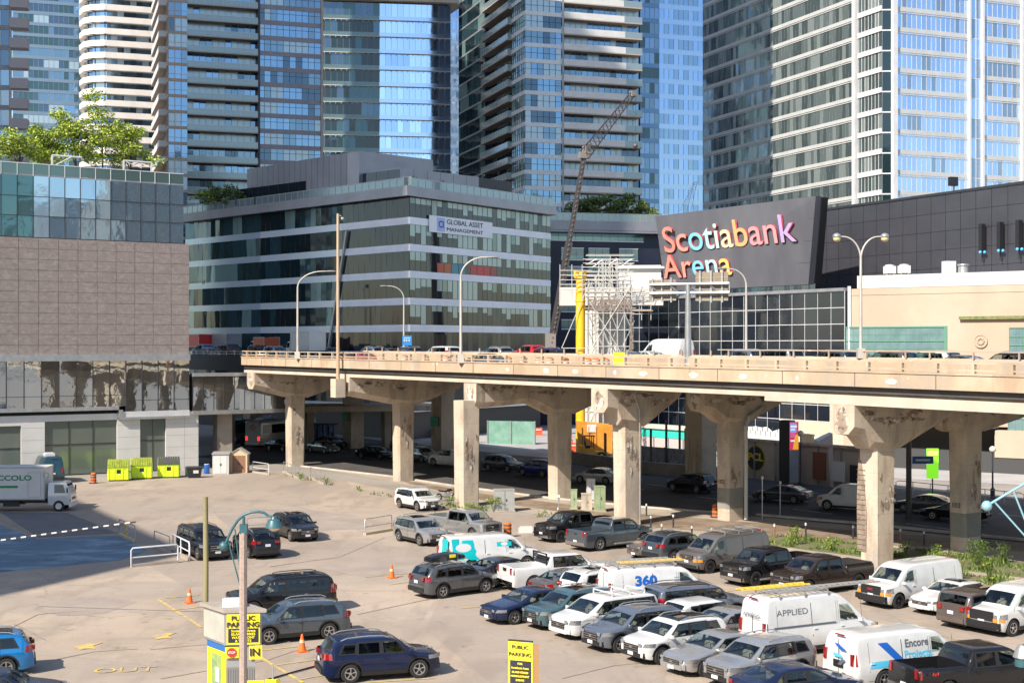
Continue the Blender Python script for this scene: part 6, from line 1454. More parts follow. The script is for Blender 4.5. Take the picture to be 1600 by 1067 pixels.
decal(o, [(-1.95+.48*math.cos(t*.5236), 1.45+.24*math.sin(t*.5236)) for t in range(12)], whiteM, y-.006); side_text(o, 'CIMCO', .25, gv, -1.95, 1.45, 2.06, 24, ext=.003)
decal(o, [(.1, 1.42), (1.0, 1.42), (1.0, 1.66), (.1, 1.66)], tq, y); decal(o, [(.55+.22*math.cos(t*.5236), 1.54+.10*math.sin(t*.5236)) for t in range(12)], whiteM, y-.006)
m = MB(); m.poly([wp(o, -2.862, q, z) for q, z in ((-.95, .75), (.2, .75), (-.1, 1.95), (-.85, 1.95))]); m.build('graphic', tq, o)
o = Lc['r']; side_text(o, '360', .62, bl, -1.0, 1.45, 2.06, 20, ext=.003, bold=.03, xs=1.25); side_text(o, 'restoration', .16, gv, -1.0, 1.08, 2.06, 20, ext=.003, xs=1.4)
for k in range(4): side_text(o, 'services  24 7', .12, gv, .85, 1.55-k*.16, 2.06, 20, ext=.003)
text('lettering', '360', .42, lb_, o, wp(o, -2.90, .45, 1.0), R(20)-R(90), ext=.003, bold=.02)
o = Lc['D']; side_text(o, 'APPLIED', .34, gv, -1.6, 1.85, 2.0, 27, ext=.003, xs=1.3); text('lettering', 'APPLIED', .26, gv, o, wp(o, -3.02, 0, 1.7), R(27)-R(90), ext=.003, xs=1.2)
decal(o, [(-2.6, 1.25), (.6, 1.25), (.6, 1.32), (-2.6, 1.32)], gv, -1.04, 'side_rail')
o = Lc['E']; y = -1.015
decal(o, [(-1.75, 1.75), (-1.3, 1.75), (-.55, 1.05), (-.95, 1.05)], bl, y); decal(o, [(-2.1, 1.1), (-1.15, 1.1), (-1.35, .86), (-2.2, .86)], lb_, y); decal(o, [(-1.5, .35), (-1.1, .35), (-.35, .95), (-.75, .95)], gv, y)
side_text(o, 'Encore', .40, gv, .10, 1.62, 2.06, 26, ext=.003, bold=.01); side_text(o, 'Projects:', .40, lb_, .16, 1.22, 2.06, 26, ext=.003, bold=.01)
for pts, mt_ in (([(.55, 1.5), (.15, 1.5), (-.2, 1.7), (.05, 1.7)], bl), ([(.3, 1.2), (-.2, 1.2), (-.3, 1.32), (.2, 1.32)], lb_), ([(.45, 1.15), (.2, 1.15), (.0, .92), (.2, .92)], gv)):
    m = MB(); m.poly([wp(o, -2.905, -q, z) for q, z in pts]); m.build('graphic', mt_, o)
lbox(o, 'number_plate_frame', blackM, ((-2.875, 0, .95), (.03, .55, .26)))
lbox(Lc['N'], 'grille_surround', blackM, ((2.86, 0, .90), (.05, 1.25, .42)), ((2.84, 0, .52), (.16, 1.9, .26)))
text('lettering', 'GMC', .16, MATS['red_paint'], Lc['N'], wp(Lc['N'], 2.90, 0, .92), R(213)+R(90), ext=.003)
lbox(Lc['Q'], 'grille_surround', blackM, ((2.86, 0, .90), (.05, 1.25, .42)), ((2.84, 0, .52), (.16, 1.9, .26)))
text('lettering', 'FX4', .24, MATS['red_paint'], Lc['M'], wp(Lc['M'], -2.35, -(1.0), 1.12), R(214), ext=.003) if 0 else None
text('lettering', '4x4', .2, MATS['red_paint'], Lc['F'], wp(Lc['F'], -2.3, -1.01, 1.12), R(20), ext=.003)

# ---- vehicles on the elevated road (only roofs and window tops show above the barriers)
def deckz(s, t): return H-hp(s)-.02+.45*t/35+.0
def onroad(px, t):  # station where the sight line of this column crosses the lane at offset t
    k = (px-800)/F; P = EP(0, t); s = (k*P[1]-P[0])/(U[0]-k*U[1]); return s
DV = [('sedan', 'red', 560, 5.5, 1, 'red sedan in the near lane of the elevated road, seen through the railing'), ('sedan', 'slate', 757, 5.5, 1, 'dark slate sedan in the near lane of the elevated road'),
 ('pickup', 'bluegrey', 322, 16.5, 1, 'pale blue grey pickup at the left end of the elevated road'), ('bigsuv', 'black', 354, 20, 1, 'dark SUV behind the pale pickup at the left end of the elevated road'),
 ('suv', 'silver', 432, 17.5, -1, 'silver SUV on the elevated road left of the first lamp'), ('suv', 'black', 405, 24, -1, 'black SUV in the far lane left of the white box truck'),
 ('sedan', 'slate', 516, 24, -1, 'slate sedan just left of the tan pole on the elevated road'), ('suv', 'bluegrey', 580, 18, 1, 'blue grey SUV left of the small lamp with the blue sign'), ('sedan', 'grey', 606, 22, 1, 'grey sedan in the far lane left of the small blue road sign'),
 ('suv', 'navy', 636, 18, 1, 'navy SUV directly below the small blue road sign'), ('bigsuv', 'white', 690, 18, 1, 'white large SUV left of the second tall lamp on the elevated road'), ('suv', 'silver', 775, 22, 1, 'silver SUV in the far lane before the grey glass office building'),
 ('pickup', 'red', 835, 24, 1, 'dark red pickup in the far lane left of the crane foot'), ('suv', 'navy', 863, 19, -1, 'navy SUV on the elevated road below the crane boom'), ('sedan', 'silver', 975, 18, 1, 'silver sedan ahead of the tall white van'),
 ('sedan', 'white', 1010, 21, 1, 'white sedan beside the tall white van'), ('tallvan', 'white', 1040, 24, 1, 'tall white van on the elevated road beside the gantry post'), ('suv', 'bluegrey', 1157, 18, 1, 'blue grey SUV on the elevated road ahead of the silver pickup with canopy'),
 ('minivan', 'silver', 1210, 19, 1, 'silver canopy vehicle on the elevated road before the grid glass hall'), ('suv', 'slate', 1300, 18, 1, 'slate SUV on the elevated road left of the double arm lamp'), ('suv', 'taupe', 1388, 18, 1, 'taupe SUV on the elevated road right of the double arm lamp'),
 ('suv', 'cream', 1455, 20, 1, 'cream SUV on the elevated road before the green windows'), ('sedan', 'slate', 1498, 18, 1, 'slate sedan on the elevated road below the carved medallion'), ('suv', 'navy', 1578, 18, 1, 'navy SUV at the right end of the elevated road'), ('sedan', 'slate', 1330, 24, 1, 'dark sedan in the far lane behind the double arm lamp')]
for kind, col, px, t, dr, lab in DV:
    s = onroad(px, t); hd = math.degrees(UA)+(180 if dr > 0 else 0)
    put(kind, col, EP(s, t), hd, lab, 'vehicles on the elevated road', deckz(s, t), near=False)
# box truck on the deck, further ones at far left
def boxtruck(name, label, pos, hd, z, boxm, cabm, L=7.2, bw=2.45, bh=2.5, bz=1.0, group=None, cat='box truck', lod=0):
    t = thing(name, label, cat, (*pos, z), R(hd), group); A = lambda x, y, zz: tuple(WM[t] @ Vector((x, y, zz)))
    def bx(nm, mt, *bs):
        m = MB()
        for c, d in bs: m.hexa([A(c[0]+a*d[0]/2, c[1]+b*d[1]/2, c[2]-d[2]/2) for a, b in ((-1, -1), (1, -1), (1, 1), (-1, 1))], [A(c[0]+a*d[0]/2, c[1]+b*d[1]/2, c[2]+d[2]/2) for a, b in ((-1, -1), (1, -1), (1, 1), (-1, 1))])
        return m.build(nm, mt, t)
    xb = -L/2+(L-1.9)/2; bl_ = L-1.9
    bx('cargo_box', boxm, ((xb, 0, bz+bh/2), (bl_, bw, bh)))
    bx('box_edge', galvM, *[((xb, s*bw/2, bz+q), (bl_+.04, .05, .10)) for s in (-1, 1) for q in (.03, bh)], *[((xb+e*bl_/2, s*bw/2, bz+bh/2), (.06, .06, bh+.1)) for s in (-1, 1) for e in (-1, 1)])
    bx('chassis', blackM, ((-.2, 0, .75), (L-.8, .9, .3)), ((xb, 0, bz-.08), (bl_, bw-.5, .12)), ((-.3, .8, .62), (1.2, .35, .45)), ((-.3, -.8, .62), (1.2, .35, .45)))
    # cab: loft along height
    m = MB(); xc = L/2
    rings = []
    for zz, xf_, xr_, w_ in ((.5, 0, -1.65, 1.0), (.95, .02, -1.68, 1.05), (1.35, 0, -1.68, 1.05), (1.45, -.03, -1.68, 1.03), (2.1, -.32, -1.66, .96), (2.22, -.42, -1.62, .90)):
        rings.append([A(xc+a, b, zz) for a, b in ((xr_, -w_), (xf_-.18, -w_), (xf_, -w_+.2), (xf_, w_-.2), (xf_-.18, w_), (xr_, w_))])
    m.loft(rings); m.build('cab', cabm, t, smooth=30)
    m = MB(); m.quad(A(xc-.02, -.82, 1.42), A(xc-.02, .82, 1.42), A(xc-.31, .78, 2.08), A(xc-.31, -.78, 2.08)); m.build('windscreen', carglass, t)
    for s in (-1, 1):
        m = MB(); q = [A(xc-.35, s*1.045, 1.42), A(xc-1.2, s*1.045, 1.42), A(xc-1.2, s*.985, 2.05), A(xc-.52, s*.985, 2.05)]; m.quad(*(q if s < 0 else q[::-1])); m.build('side_window', carglass, t)
        bx('headlight', headM, ((xc+.0, s*.78, .85), (.06, .3, .18))); bx('mirror', blackM, ((xc-.15, s*1.25, 1.65), (.08, .16, .38)), ((xc-.15, s*1.13, 1.5), (.04, .2, .04)))
    bx('bumper', whiteM, ((xc, 0, .48), (.2, 2.0, .25))); bx('grille', blackM, ((xc+.01, 0, .95), (.04, 1.0, .2)))
    for xa in (xc-.85, -L/2+1.35):
        for s in (-1, 1):
            m = MB(); yy = s*.95
            c = Vector((xa, yy, .42)); n_ = 18
            pr_ = [(.26, -.14), (.39, -.14), (.42, -.1), (.42, .1), (.39, .14), (.26, .14), (.24, .06), (.01, .06)]
            if s < 0: pr_ = [(r_, -h_) for r_, h_ in pr_]
            m.lathe(c, pr_, n_, axis='y'); m.v = [A(*v) for v in m.v]; w_ = m.build('wheel', tyreM, t, smooth=40)
            m = MB(); m.lathe(c, [(.01, s*.13), (.09, s*.13), (.10, s*.08), (.20, s*.09), (.25, s*.145)], 14, axis='y'); m.v = [A(*v) for v in m.v]; m.build('rim', whiteM, w_, smooth=40)
    return t, A
s = onroad(476, 22); boxtruck('box_truck', 'white box truck standing on the elevated road left of the tan pole', EP(s, 22), math.degrees(UA)+180, deckz(s, 22), whiteP, PC['white'], group='vehicles on the elevated road', bh=2.4)
s = onroad(308, 24); boxtruck('box_truck', 'truck with a red stripe at the far left of the elevated road', EP(s, 24), math.degrees(UA)+180, deckz(s, 24)+.3, MATS['red_paint'], PC['white'], group='vehicles on the elevated road', bh=1.9)
s = onroad(350, 26); boxtruck('box_truck', 'grey panelled truck on the elevated road beside the red one', EP(s, 26), math.degrees(UA)+180, deckz(s, 26)+.3, greyM, PC['slate'], group='vehicles on the elevated road', bh=2.0)
s = onroad(412, 26); boxtruck('box_truck', 'small orange truck on the elevated road left of the white box truck', EP(s, 26), math.degrees(UA)+180, deckz(s, 26), mat('orange_paint', (.45, .08, .03), .5), PC['red'], L=5.5, group='vehicles on the elevated road', bh=1.7)
# delivery truck in the shaded corner of the lot
tx, ty = G(26, 800); tr, A = boxtruck('box_truck', 'white delivery truck lettered ECCOLO with green stripes in the shaded lot corner', (tx-.3, ty+1.3), 3, .01, whiteP, PC['white'], L=8.4, bh=2.45, bz=.95, group=None)
text('lettering', 'ECCOLO', .55, mat('green_ink', (.02, .22, .06), .5), tr, A(-.15, -1.24, 2.6), R(3), ext=.004, xs=1.35, bold=.015, align='CENTER')
m = MB()
for z_, w_, h_ in ((1.85, 3.9, .17), (1.6, 2.2, .06)): m.quad(A(-3.6, -1.235, z_), A(-3.6+w_, -1.235, z_), A(-3.6+w_, -1.235, z_+h_), A(-3.6, -1.235, z_+h_))
m.build('stripe', MATS['green_ink'], tr)
m = MB()
for a, c in (((1.05, -1.24, 1.15), (1.09, -1.24, 3.0)), ((2.0, -1.24, 1.15), (2.04, -1.24, 3.0)), ((1.05, -1.24, 3.0), (2.04, -1.24, 3.04)), ((1.05, -1.24, 1.12), (2.04, -1.24, 1.15))): m.quad(A(*a), A(c[0], a[1], a[2]), A(*c), A(a[0], a[1], c[2]))
m.build('side_door', galvM, tr)
m = MB(); cc = (2.45, -1.245, 2.8)
rings = [[A(cc[0]+math.cos(k*.4488)*r_, -1.245-o_, cc[2]+math.sin(k*.4488)*r_) for k in range(14)] for r_, o_ in ((.24, 0), (.24, .01), (.19, .01), (.19, 0))]; m.loft(rings, cap=False); m.build('emblem', mat('grey_green', (.25, .3, .25), .5), tr)
# dark teal tall van by the wall
v = put('tallvan', 'dkteal', (-43.9, 133.2), 118, 'dark teal tall van with white lettering beside the pink building wall', None, near=False)
lbox(v, 'roof_unit', whiteM, ((-.6, 0, 2.58), (1.1, .9, .2)), ((-.6, 0, 2.7), (.8, .7, .08)))
# ---- vehicles on the road under the viaduct
UV = [('sedan', 'cream', (926, 756), 180-55+20, 'cream sedan under the elevated road between two piers'), ('suv', 'black', (1070, 770), 125+8, 'black car under the elevated road before the rear column'), ('sedan', 'grey', (1215, 786), 125+20, 'grey sedan under the elevated road left of the white van'),
 ('van', 'white', (1330, 800), 125+22, 'white cargo van under the elevated road behind the rebar pier'), ('sedan', 'grey', (1440, 803), 125+20, 'grey coupe under the elevated road between the two right piers'), ('sedan', 'black', (1487, 815), 125+22, 'black sedan under the elevated road by the pier numbered 103'),
 ('suv', 'royal', (832, 745), 125+10, 'royal blue SUV under the elevated road left of a pier column'), ('pickup', 'white', (697, 730), 125+12, 'white pickup under the elevated road between the second and third pier'), ('suv', 'slate', (776, 737), -55+12, 'slate SUV under the elevated road right of the third pier'),
 ('sedan', 'black', (578, 718), -55+18, 'black sedan under the elevated road left of the second pier'), ('sedan', 'silver', (495, 708), -55+8, 'silver car under the elevated road right of the first pier'), ('sedan', 'black', (508, 700), -55+14, 'dark car with lit red tail lamps behind the silver car under the road'),
 ('sedan', 'black', (430, 705), -55+10, 'black car with red lamps left of the first pier under the road'), ('tallvan', 'white', (585, 676), 125+20, 'white delivery van in the light beyond the elevated road'), ('sedan', 'white', (607, 672), 125, 'white car beside the white delivery van beyond the elevated road'),
 ('pickup', 'silver', (680, 682), 125, 'silver pickup beyond the elevated road beside the orange marker'), ('suv', 'black', (622, 708), -55, 'black SUV under the elevated road just left of the second pier'), ('suv', 'silver', (648, 722), -55, 'silver SUV half hidden behind the second pier')]
for kind, col, pos, hd, lab in UV: put(kind, col, pos, hd, lab, 'vehicles on the road under the viaduct', z=.04)
# coaches
def coach(label, pos, hd, bodym):
    t = thing('coach', label, 'bus', (*pos, .04), R(hd), 'coaches under the elevated road'); A = lambda x, y, z: tuple(WM[t] @ Vector((x, y, z))); m = MB(); rings = []
    for x, w_, zt_ in ((-6, 1.15, 3.2), (-5.9, 1.25, 3.35), (5.6, 1.25, 3.35), (5.95, 1.15, 3.0)):
        rings.append([A(x, y*w_, z) for y, z in ((-1, .35), (-1, zt_-.25), (-.85, zt_), (.85, zt_), (1, zt_-.25), (1, .35))])
    m.loft(rings); m.build('body', bodym, t, smooth=30)
    for s in (-1, 1):
        m = MB(); q = [A(-5.6, s*1.262, 1.75), A(5.2, s*1.262, 1.75), A(5.2, s*1.262, 2.85), A(-5.6, s*1.262, 2.85)]; m.quad(*(q if s < 0 else q[::-1])); m.build('window_band', carglass, t)
        for z in (1.15,): m = MB(); m.hexa([A(-6.06, s*.95+a*.14, z-.25) if 0 else A(-6.05+b, s*.95+a*.14, z-.25) for a, b in ((-1, 0), (1, 0), (1, .1), (-1, .1))][::-1], [A(-6.05+b, s*.95+a*.14, z+.25) for a, b in ((-1, 0), (1, 0), (1, .1), (-1, .1))][::-1]); m.build('tail_light', mat('lit_tail_lamp', (.9, .03, .02), .3, emit=1.2), t)
        for xa in (-3.6, 3.4):
            m = MB(); m.lathe((xa, s*1.08, .5), [(.01, .18*s), (.3, .18*s), (.5, .15*s), (.5, -.15*s), (.01, -.16*s)], 16, axis='y'); m.v = [A(*v) for v in m.v]; m.build('wheel', tyreM, t, smooth=40)
    m = MB(); cc = (-6.02, 0, 2.55); rings = [[A(cc[0]-o_, math.cos(k*.4488)*r_, cc[2]+math.sin(k*.4488)*r_) for k in range(14)] for r_, o_ in ((.36, .0), (.36, .02), (.26, .02), (.26, 0))]; m.loft(rings, cap=False); m.build('emblem', MATS['red_paint'], t)
    m = MB(); m.hexa([A(-6.12, -1.1, .35), A(-5.9, -1.1, .35), A(-5.9, 1.1, .35), A(-6.12, 1.1, .35)], [A(-6.12, -1.1, .7), A(-5.9, -1.1, .7), A(-5.9, 1.1, .7), A(-6.12, 1.1, .7)]); m.build('bumper', whiteM, t)
x, y = G(392, 700); coach('pale grey coach seen from behind with a red round emblem', (x+3, y+5.5), 62, PC['cream'])
x, y = G(345, 700); coach('dark blue grey coach beside the pale one, left of it', (x+2, y+7), 75, PC['slate'])
# ================================================================ STREET FURNITURE AND SMALL THINGS
def lamp(name, label, base, h, arms, reach, poleM=None, group='lamps on the elevated road', r=.12, glow=False, headl=.9):
    """arms: list of +1/-1, the arm direction in +X / -X of the lane axis"""
    t = thing(name, label, 'street lamp', base, 0, group); b = Vector(base); pm = poleM or lampM
    m = MB(); m.tube([b, b+Vector((0, 0, h*.5)), b+Vector((0, 0, h*.82))], r, 10, r2=r*.7); m.box(b+Vector((0, 0, .35)), (r*4.2, r*4.2, .7)); m.build('pole', pm, t, smooth=50)
    for a in arms:
        pts = [b+Vector((0, 0, h*.81))]
        for k in range(1, 9):
            q = k/8*math.pi/2; pts.append(b+Vector((a*reach*(1-math.cos(q))*.9, 0, h*.81+h*.19*math.sin(q))))
        e = b+Vector((a*reach*1.05, 0, h*1.0)); pts.append(e)
        m = MB(); m.tube(pts, r*.62, 8, r2=r*.4); ar_ = m.build('arm', pm, t, smooth=50)
        m = MB()
        if glow:
            m.ball(e+Vector((a*.25, 0, .02)), .30, 10, sz=.8); hd = m.build('lamp_head', galvM, t, smooth=50)
            m = MB(); m.ball(e+Vector((a*.25, 0, -.13)), .27, 10, sz=.9); m.build('globe', amberglobe, hd, smooth=50)
        else:
            rg = []
            for x, w_, h_ in ((-.05, .06, .05), (.15, .15, .09), (headl*.7, .17, .10), (headl, .06, .03)):
                rg.append([e+Vector((a*x, math.cos(k*math.pi/4)*w_, math.sin(k*math.pi/4)*h_)) for k in range(8)])
            m.loft(rg); m.build('lamp_head', galvM, t, smooth=50)
    return t
lampM = mat('lamp_pole_beige', (.46, .41, .35), .5, .2, col2=(.52, .48, .42), scale=1.5)
def dlamp(px, t, ytop, arms, label, reach=2.2, glow=False):
    s = onroad(px, t); x, y = EP(s, t); z = deckz(s, t)+(.8 if t < 1 else 1.2 if abs(t-14.4) < .5 else .8); zt = Z(ytop, y)
    return lamp('street_lamp', label, (x, y, z), zt-z, arms, reach, glow=glow)
dlamp(465, -.15, 424, [1], 'beige lamp on the near parapet left of the tall tan pole, arm pointing right', 2.7)
dlamp(720, -.15, 402, [1], 'tallest single arm beige lamp before the green glass front, arm pointing right', 2.1)
dlamp(631, 27.8, 447, [-1], 'lamp above the blue road sign with its arm pointing left', 2.0)
dlamp(1345, 14.4, 370, [1, -1], 'double arm lamp with amber globes before the charcoal arena wall', 1.35, glow=True)
dlamp(1166, 27.8, 420, [-1], 'lamp right of the sign gantry with its arm pointing left', 1.7)
dlamp(279, 14.4, 440, [1], 'lamp with amber head leaning out from behind the pink building', 3.1, glow=True)
dlamp(447, 40, 459, [-1], 'small distant lamp before the blue glass of the office building', 2.0)
# small square sign on the lamp right of the gantry
# tan pole on pier B's cap
th, s, t0, zt = pB; x, y = EP(onroad(528, -.6), -.6); tp = thing('utility_pole', 'tall tan pole with small light standing on the second pier cap', 'pole', (x, y, zt-1.9), 0)
m = MB(); m.tube([(x, y, zt-1.9), (x, y, Z(334, y))], .17, 10, r2=.12); m.build('pole', polewoodM, tp, smooth=50)
m = MB(); m.box((x, y, zt-1.0), (1.0, 1.0, 1.7), UA); m.build('footing', concM, tp); m = MB(); m.tube([(x, y, Z(336, y)), (x+.3, y, Z(338, y))], .05); m.ball((x+.42, y, Z(342, y)), .16, 8); m.build('lamp', galvM, tp)
# gantry
x, y = EP(onroad(1075, 14.4), 14.4); z = deckz(50, 14.4); gt = thing('sign_gantry', 'T shaped gantry holding two brown sign boards seen from behind', 'sign gantry', (x, y, z))
m = MB(); m.tube([(x, y, z), (x, y, Z(443, y))], .30, 12, r2=.2); m.build('post', galvM, gt, smooth=50)
m = MB(); xa, xb = X(1018, y), X(1136, y)
for zz in (Z(444, y), Z(458, y)): m.tube([(xa, y+1.2, zz), (xb, y-1.2, zz)], .12, 8)
for k in range(5): q = k/4; m.tube([(lerp(xa, xb, q), y+1.2-2.4*q, Z(444, y)), (lerp(xa, xb, min(q+.12, 1)), y+1.2-2.4*q, Z(458, y))], .06, 5)
m.build('crossarm', galvM, gt)
for (a, c, y0, y1) in ((1017, 1058, 436, 469), (1087, 1135, 426, 470)):
    q0, q1 = (a-1018)/118, (c-1018)/118; P = (X(a, y), y+1.2-2.4*q0+.3); Q = (X(c, y), y+1.2-2.4*q1+.3); m = MB(); m.wall(P, Q, Z(y1, y), Z(y0, y), .1); o = m.build('sign_board', mat('board_back', (.27, .21, .14), .7, col2=(.20, .16, .11), scale=3, stretch=(1, 1, .3)), gt)
    m = MB()
    for k in range(3): m.wall(lp(P, Q, .12+k*.34), lp(P, Q, .17+k*.34), Z(y1+3, y), Z(y0-3, y), .1, out=.12)
    for k in range(5): zz = lerp(Z(y1, y), Z(y0, y), k/5); m.wall(P, Q, zz, zz+.05, .02, out=.03)
    m.build('stiffener', galvM, gt)
# blue sign on deck
x, y = EP(onroad(636, 20), 20); z = deckz(20, 20); bs = thing('road_sign', 'small blue road sign with white symbols below the left pointing lamp', 'sign', (x, y, z)); m = MB(); m.box((x, y, Z(532, y)), (1.05, .06, 1.1)); m.build('plate', mat('sign_blue', (.02, .20, .50), .5), bs)
m = MB(); m.tube([(x, y+.08, z), (x, y+.08, Z(526, y))], .05); m.build('post', galvM, bs); m = MB()
for q in (-.3, -.05, .25): m.box((x+q, y-.045, Z(532, y)+.02), (.14, .01, .22))
m.box((x, y-.045, Z(528, y)+.0), (.8, .01, .08)); m.build('symbol', whiteM, bs)
# drums on the deck
ORD = 'leftmost second third fourth fifth sixth seventh eighth ninth tenth eleventh twelfth thirteenth fourteenth'.split()
def drum(label, pos, z, group, h=1.0, r=.24):
    t = thing('traffic_drum', label, 'traffic drum', (*pos, z), 0, group); m = MB(); m.lathe((*pos, z), [(r*1.5, 0), (r*1.5, .07), (r*1.05, .08)], 14); m.build('base', blackM, t, smooth=40)
    m = MB(); c = (*pos, z); m.lathe(c, [(r, .07), (r*.98, .3), (r*.97, .3), (r*.95, .62), (r*.9, .9), (r*.5, 1.0*h), (.01, 1.0*h)], 14); m.build('barrel', orangeM, t, smooth=40)
    for a, b in ((.22, .36), (.5, .64), (.76, .86)):
        m = MB(); m.lathe(c, [(r*1.02, a), (r*1.0, b)], 14); m.build('reflective_band', mat('drum_band', (.12, .07, .04), .5) if group != 'traffic drums on the elevated road' else mat('pale_band', (.55, .45, .36), .5), t, smooth=60)
    return t
for i, px in enumerate([632, 665, 697, 794, 818, 842, 859, 883, 918, 931, 946]):
    s = onroad(px, 11.5); drum(ORD[i]+' striped drum from the left in the row behind the elevated road railing', EP(s, 11.5), deckz(s, 11.5)-.0, 'traffic drums on the elevated road', r=.36)
s = onroad(967, 1.2); p = EP(s, 1.2); pn = thing('warning_panel', 'fluorescent yellow panel behind the railing above the fourth pier', 'sign', (*p, deckz(s, 1))); m = MB(); m.box((*p, deckz(s, 1)+1.3), (.8, .06, .9), 0); m.build('panel', mat('fluo', (.75, .85, .02), .5), pn); m = MB(); m.box((*p, deckz(s, 1)+.45), (.06, .05, .9)); m.build('post', galvM, pn)
for (px, py, lab) in ((430, 867, 'orange striped drum beside the rear facing black car'), (793, 839, 'orange striped drum near the silver grey pickup'), (146, 755, 'orange drum between the dark teal van and the lime dumpsters'), (1118, 808, 'small red and black drum beside the pier numbered 102')):
    drum(lab, G(px, py), .01, 'traffic drums in the lot', r=.27)
def cone(label, px, py, h=.74):
    p = G(px, py); t = thing('traffic_cone', label, 'traffic cone', (*p, .01), 0, 'traffic cones'); m = MB(); m.box((*p, .035), (.44, .44, .05), .6); m.build('base', orangeM, t); m = MB(); m.lathe((*p, .01), [(.17, .05), (.04, h), (.001, h)], 12); m.build('body', orangeM, t, smooth=40)
    m = MB(); m.lathe((*p, .01), [(.115, h*.52), (.088, h*.70)], 12); m.build('collar', mat('cone_collar', (.75, .40, .25), .5), t, smooth=60)
cone('orange traffic cone on the yellow bay line left of the booth', 296, 942); cone('orange traffic cone alone in the open part of the lot', 612, 903); cone('orange traffic cone behind the rear corner of the grey SUV with roof box', 643, 917)
cone('orange traffic cone between the slate SUV and the navy SUV', 472, 1018); cone('orange traffic cone touching the rear of the navy SUV', 500, 1040)
# rails
def rail(label, pts, h=1.05, mt=None, kerb=None, r=.035):
    P = [G(*p) for p in pts]; t = thing('guard_rail', label, 'railing', (*P[0], 0), 0, 'pipe guard rails'); m = MB()
    top = [(P[0][0], P[0][1], 0), (P[0][0], P[0][1], h-.12)]+[(lerp(P[0][0], P[-1][0], .03), lerp(P[0][1], P[-1][1], .03), h)]+[(x, y, h) for x, y in P[1:-1]]+[(lerp(P[0][0], P[-1][0], .97), lerp(P[0][1], P[-1][1], .97), h), (P[-1][0], P[-1][1], h-.12), (P[-1][0], P[-1][1], 0)]
    m.tube(top, r, 6); m.tube([(x, y, h*.5) for x, y in P], r*.8, 6); m.build('pipe', mt or galvM, t, smooth=50)
    m = MB(); n = max(1, int(dist(P[0], P[-1])/1.8))
    for k in range(1, n): q = lp(P[0], P[-1], k/n); m.tube([(*q, 0), (*q, h)], r, 6)
    m.build('post', yellowM if kerb == 'y' else (mt or galvM), t)
    if kerb:
        m = MB(); m.wall(P[0], P[-1], 0, .17, .22, out=.1); m.build('kerb_block', mat('painted_kerb', (.55, .42, .08), .8, col2=(.42, .40, .36), scale=3) if kerb == 'y' else walkM, t)
rail('curved white pipe railing in front of the blue grey tarmac', [(205, 886), (278, 879)], 1.1, whiteM, 'c', .05)
rail('short white pipe railing beside the large black SUV', [(270, 862), (296, 876)], 1.1, whiteM, 'c', .05)
rail('low grey railing at the upper edge of the blue grey tarmac', [(186, 836), (211, 848)], 1.1, None, 'y'); rail('low grey railing nearest the large black SUV', [(241, 856), (265, 866)], 1.1, None, 'c')
rail('long railing with yellow post beside the silver SUV', [(570, 836), (612, 829)], 1.1, None, 'y'); rail('railing behind the silver SUV leading to the silver grey pickup', [(628, 828), (680, 822)], 1.1, None, 'y')
rail('white railing by the garden sheds', [(395, 738), (420, 742)], 1.1, whiteM, 'c'); rail('railing with weeds near the first pier', [(443, 738), (467, 748)], 1.1, None, 'c'); rail('railing with weeds between the first and second pier', [(485, 748), (507, 757)], 1.1, None, 'c'); rail('railing left of the black SUV facing the viewer', [(386, 832), (418, 830)], 1.0)
rail('long dark railing beside the pier numbered 103 along the far pavement', [(1400, 770), (1600, 792)], 1.1)
# dumpsters
def dumpster(label, px, py, w_, lidm, yaw):
    x, y = G(px, py); t = thing('dumpster', label, 'dumpster', (x, y, .01), yaw, 'lime yellow dumpsters'); A = lambda a, b, z: tuple(WM[t] @ Vector((a, b, z))); d_ = 1.7
    m = MB(); m.loft([[A(a, 0, .12), A(a, d_, .12), A(a, d_, 1.35), A(a, d_*.45, 1.95), A(a, 0, 1.25)] for a in (0, w_)]); m.build('bin', limeP, t)
    m = MB()
    for k in range(9):
        a = w_*k/9+.02; m.hexa([A(a, -.06, 1.24), A(a+w_/9-.05, -.06, 1.24), A(a+w_/9-.05, d_*.46, 1.97), A(a, d_*.46, 1.97)], [A(a, -.08, 1.31), A(a+w_/9-.05, -.08, 1.31), A(a+w_/9-.05, d_*.46, 2.03), A(a, d_*.46, 2.03)])
    m.build('lid', lidm, t)
    m = MB(); m.hexa([A(w_*.42, -.02, .72), A(w_*.62, -.02, .72), A(w_*.62, .02, .72), A(w_*.42, .02, .72)], [A(w_*.42, -.02, 1.08), A(w_*.62, -.02, 1.08), A(w_*.62, .02, 1.08), A(w_*.42, .02, 1.08)]); m.build('label_plate', blackM, t)
    m = MB()
    for a in (-.06, w_): m.hexa([A(a, .3, .65), A(a+.06, .3, .65), A(a+.06, 1.3, .65), A(a, 1.3, .65)], [A(a, .3, .85), A(a+.06, .3, .85), A(a+.06, 1.3, .85), A(a, 1.3, .85)])
    m.hexa([A(0, -.04, 1.18), A(w_, -.04, 1.18), A(w_, 0, 1.18), A(0, 0, 1.18)], [A(0, -.04, 1.26), A(w_, -.04, 1.26), A(w_, 0, 1.26), A(0, 0, 1.26)])
    for a in (.1, w_*.3, w_*.7, w_-.14): m.hexa([A(a, -.05, .2), A(a+.07, -.05, .2), A(a+.07, 0, .2), A(a, 0, .2)], [A(a, -.05, 1.2), A(a+.07, -.05, 1.2), A(a+.07, 0, 1.2), A(a, 0, 1.2)])
    m.build('rib', limeP, t); m = MB()
    for a in (.2, w_-.2):
        for b in (.25, d_-.25): m.box(A(a, b, .08), (.12, .1, .14), yaw)
    m.build('castor', blackM, t)
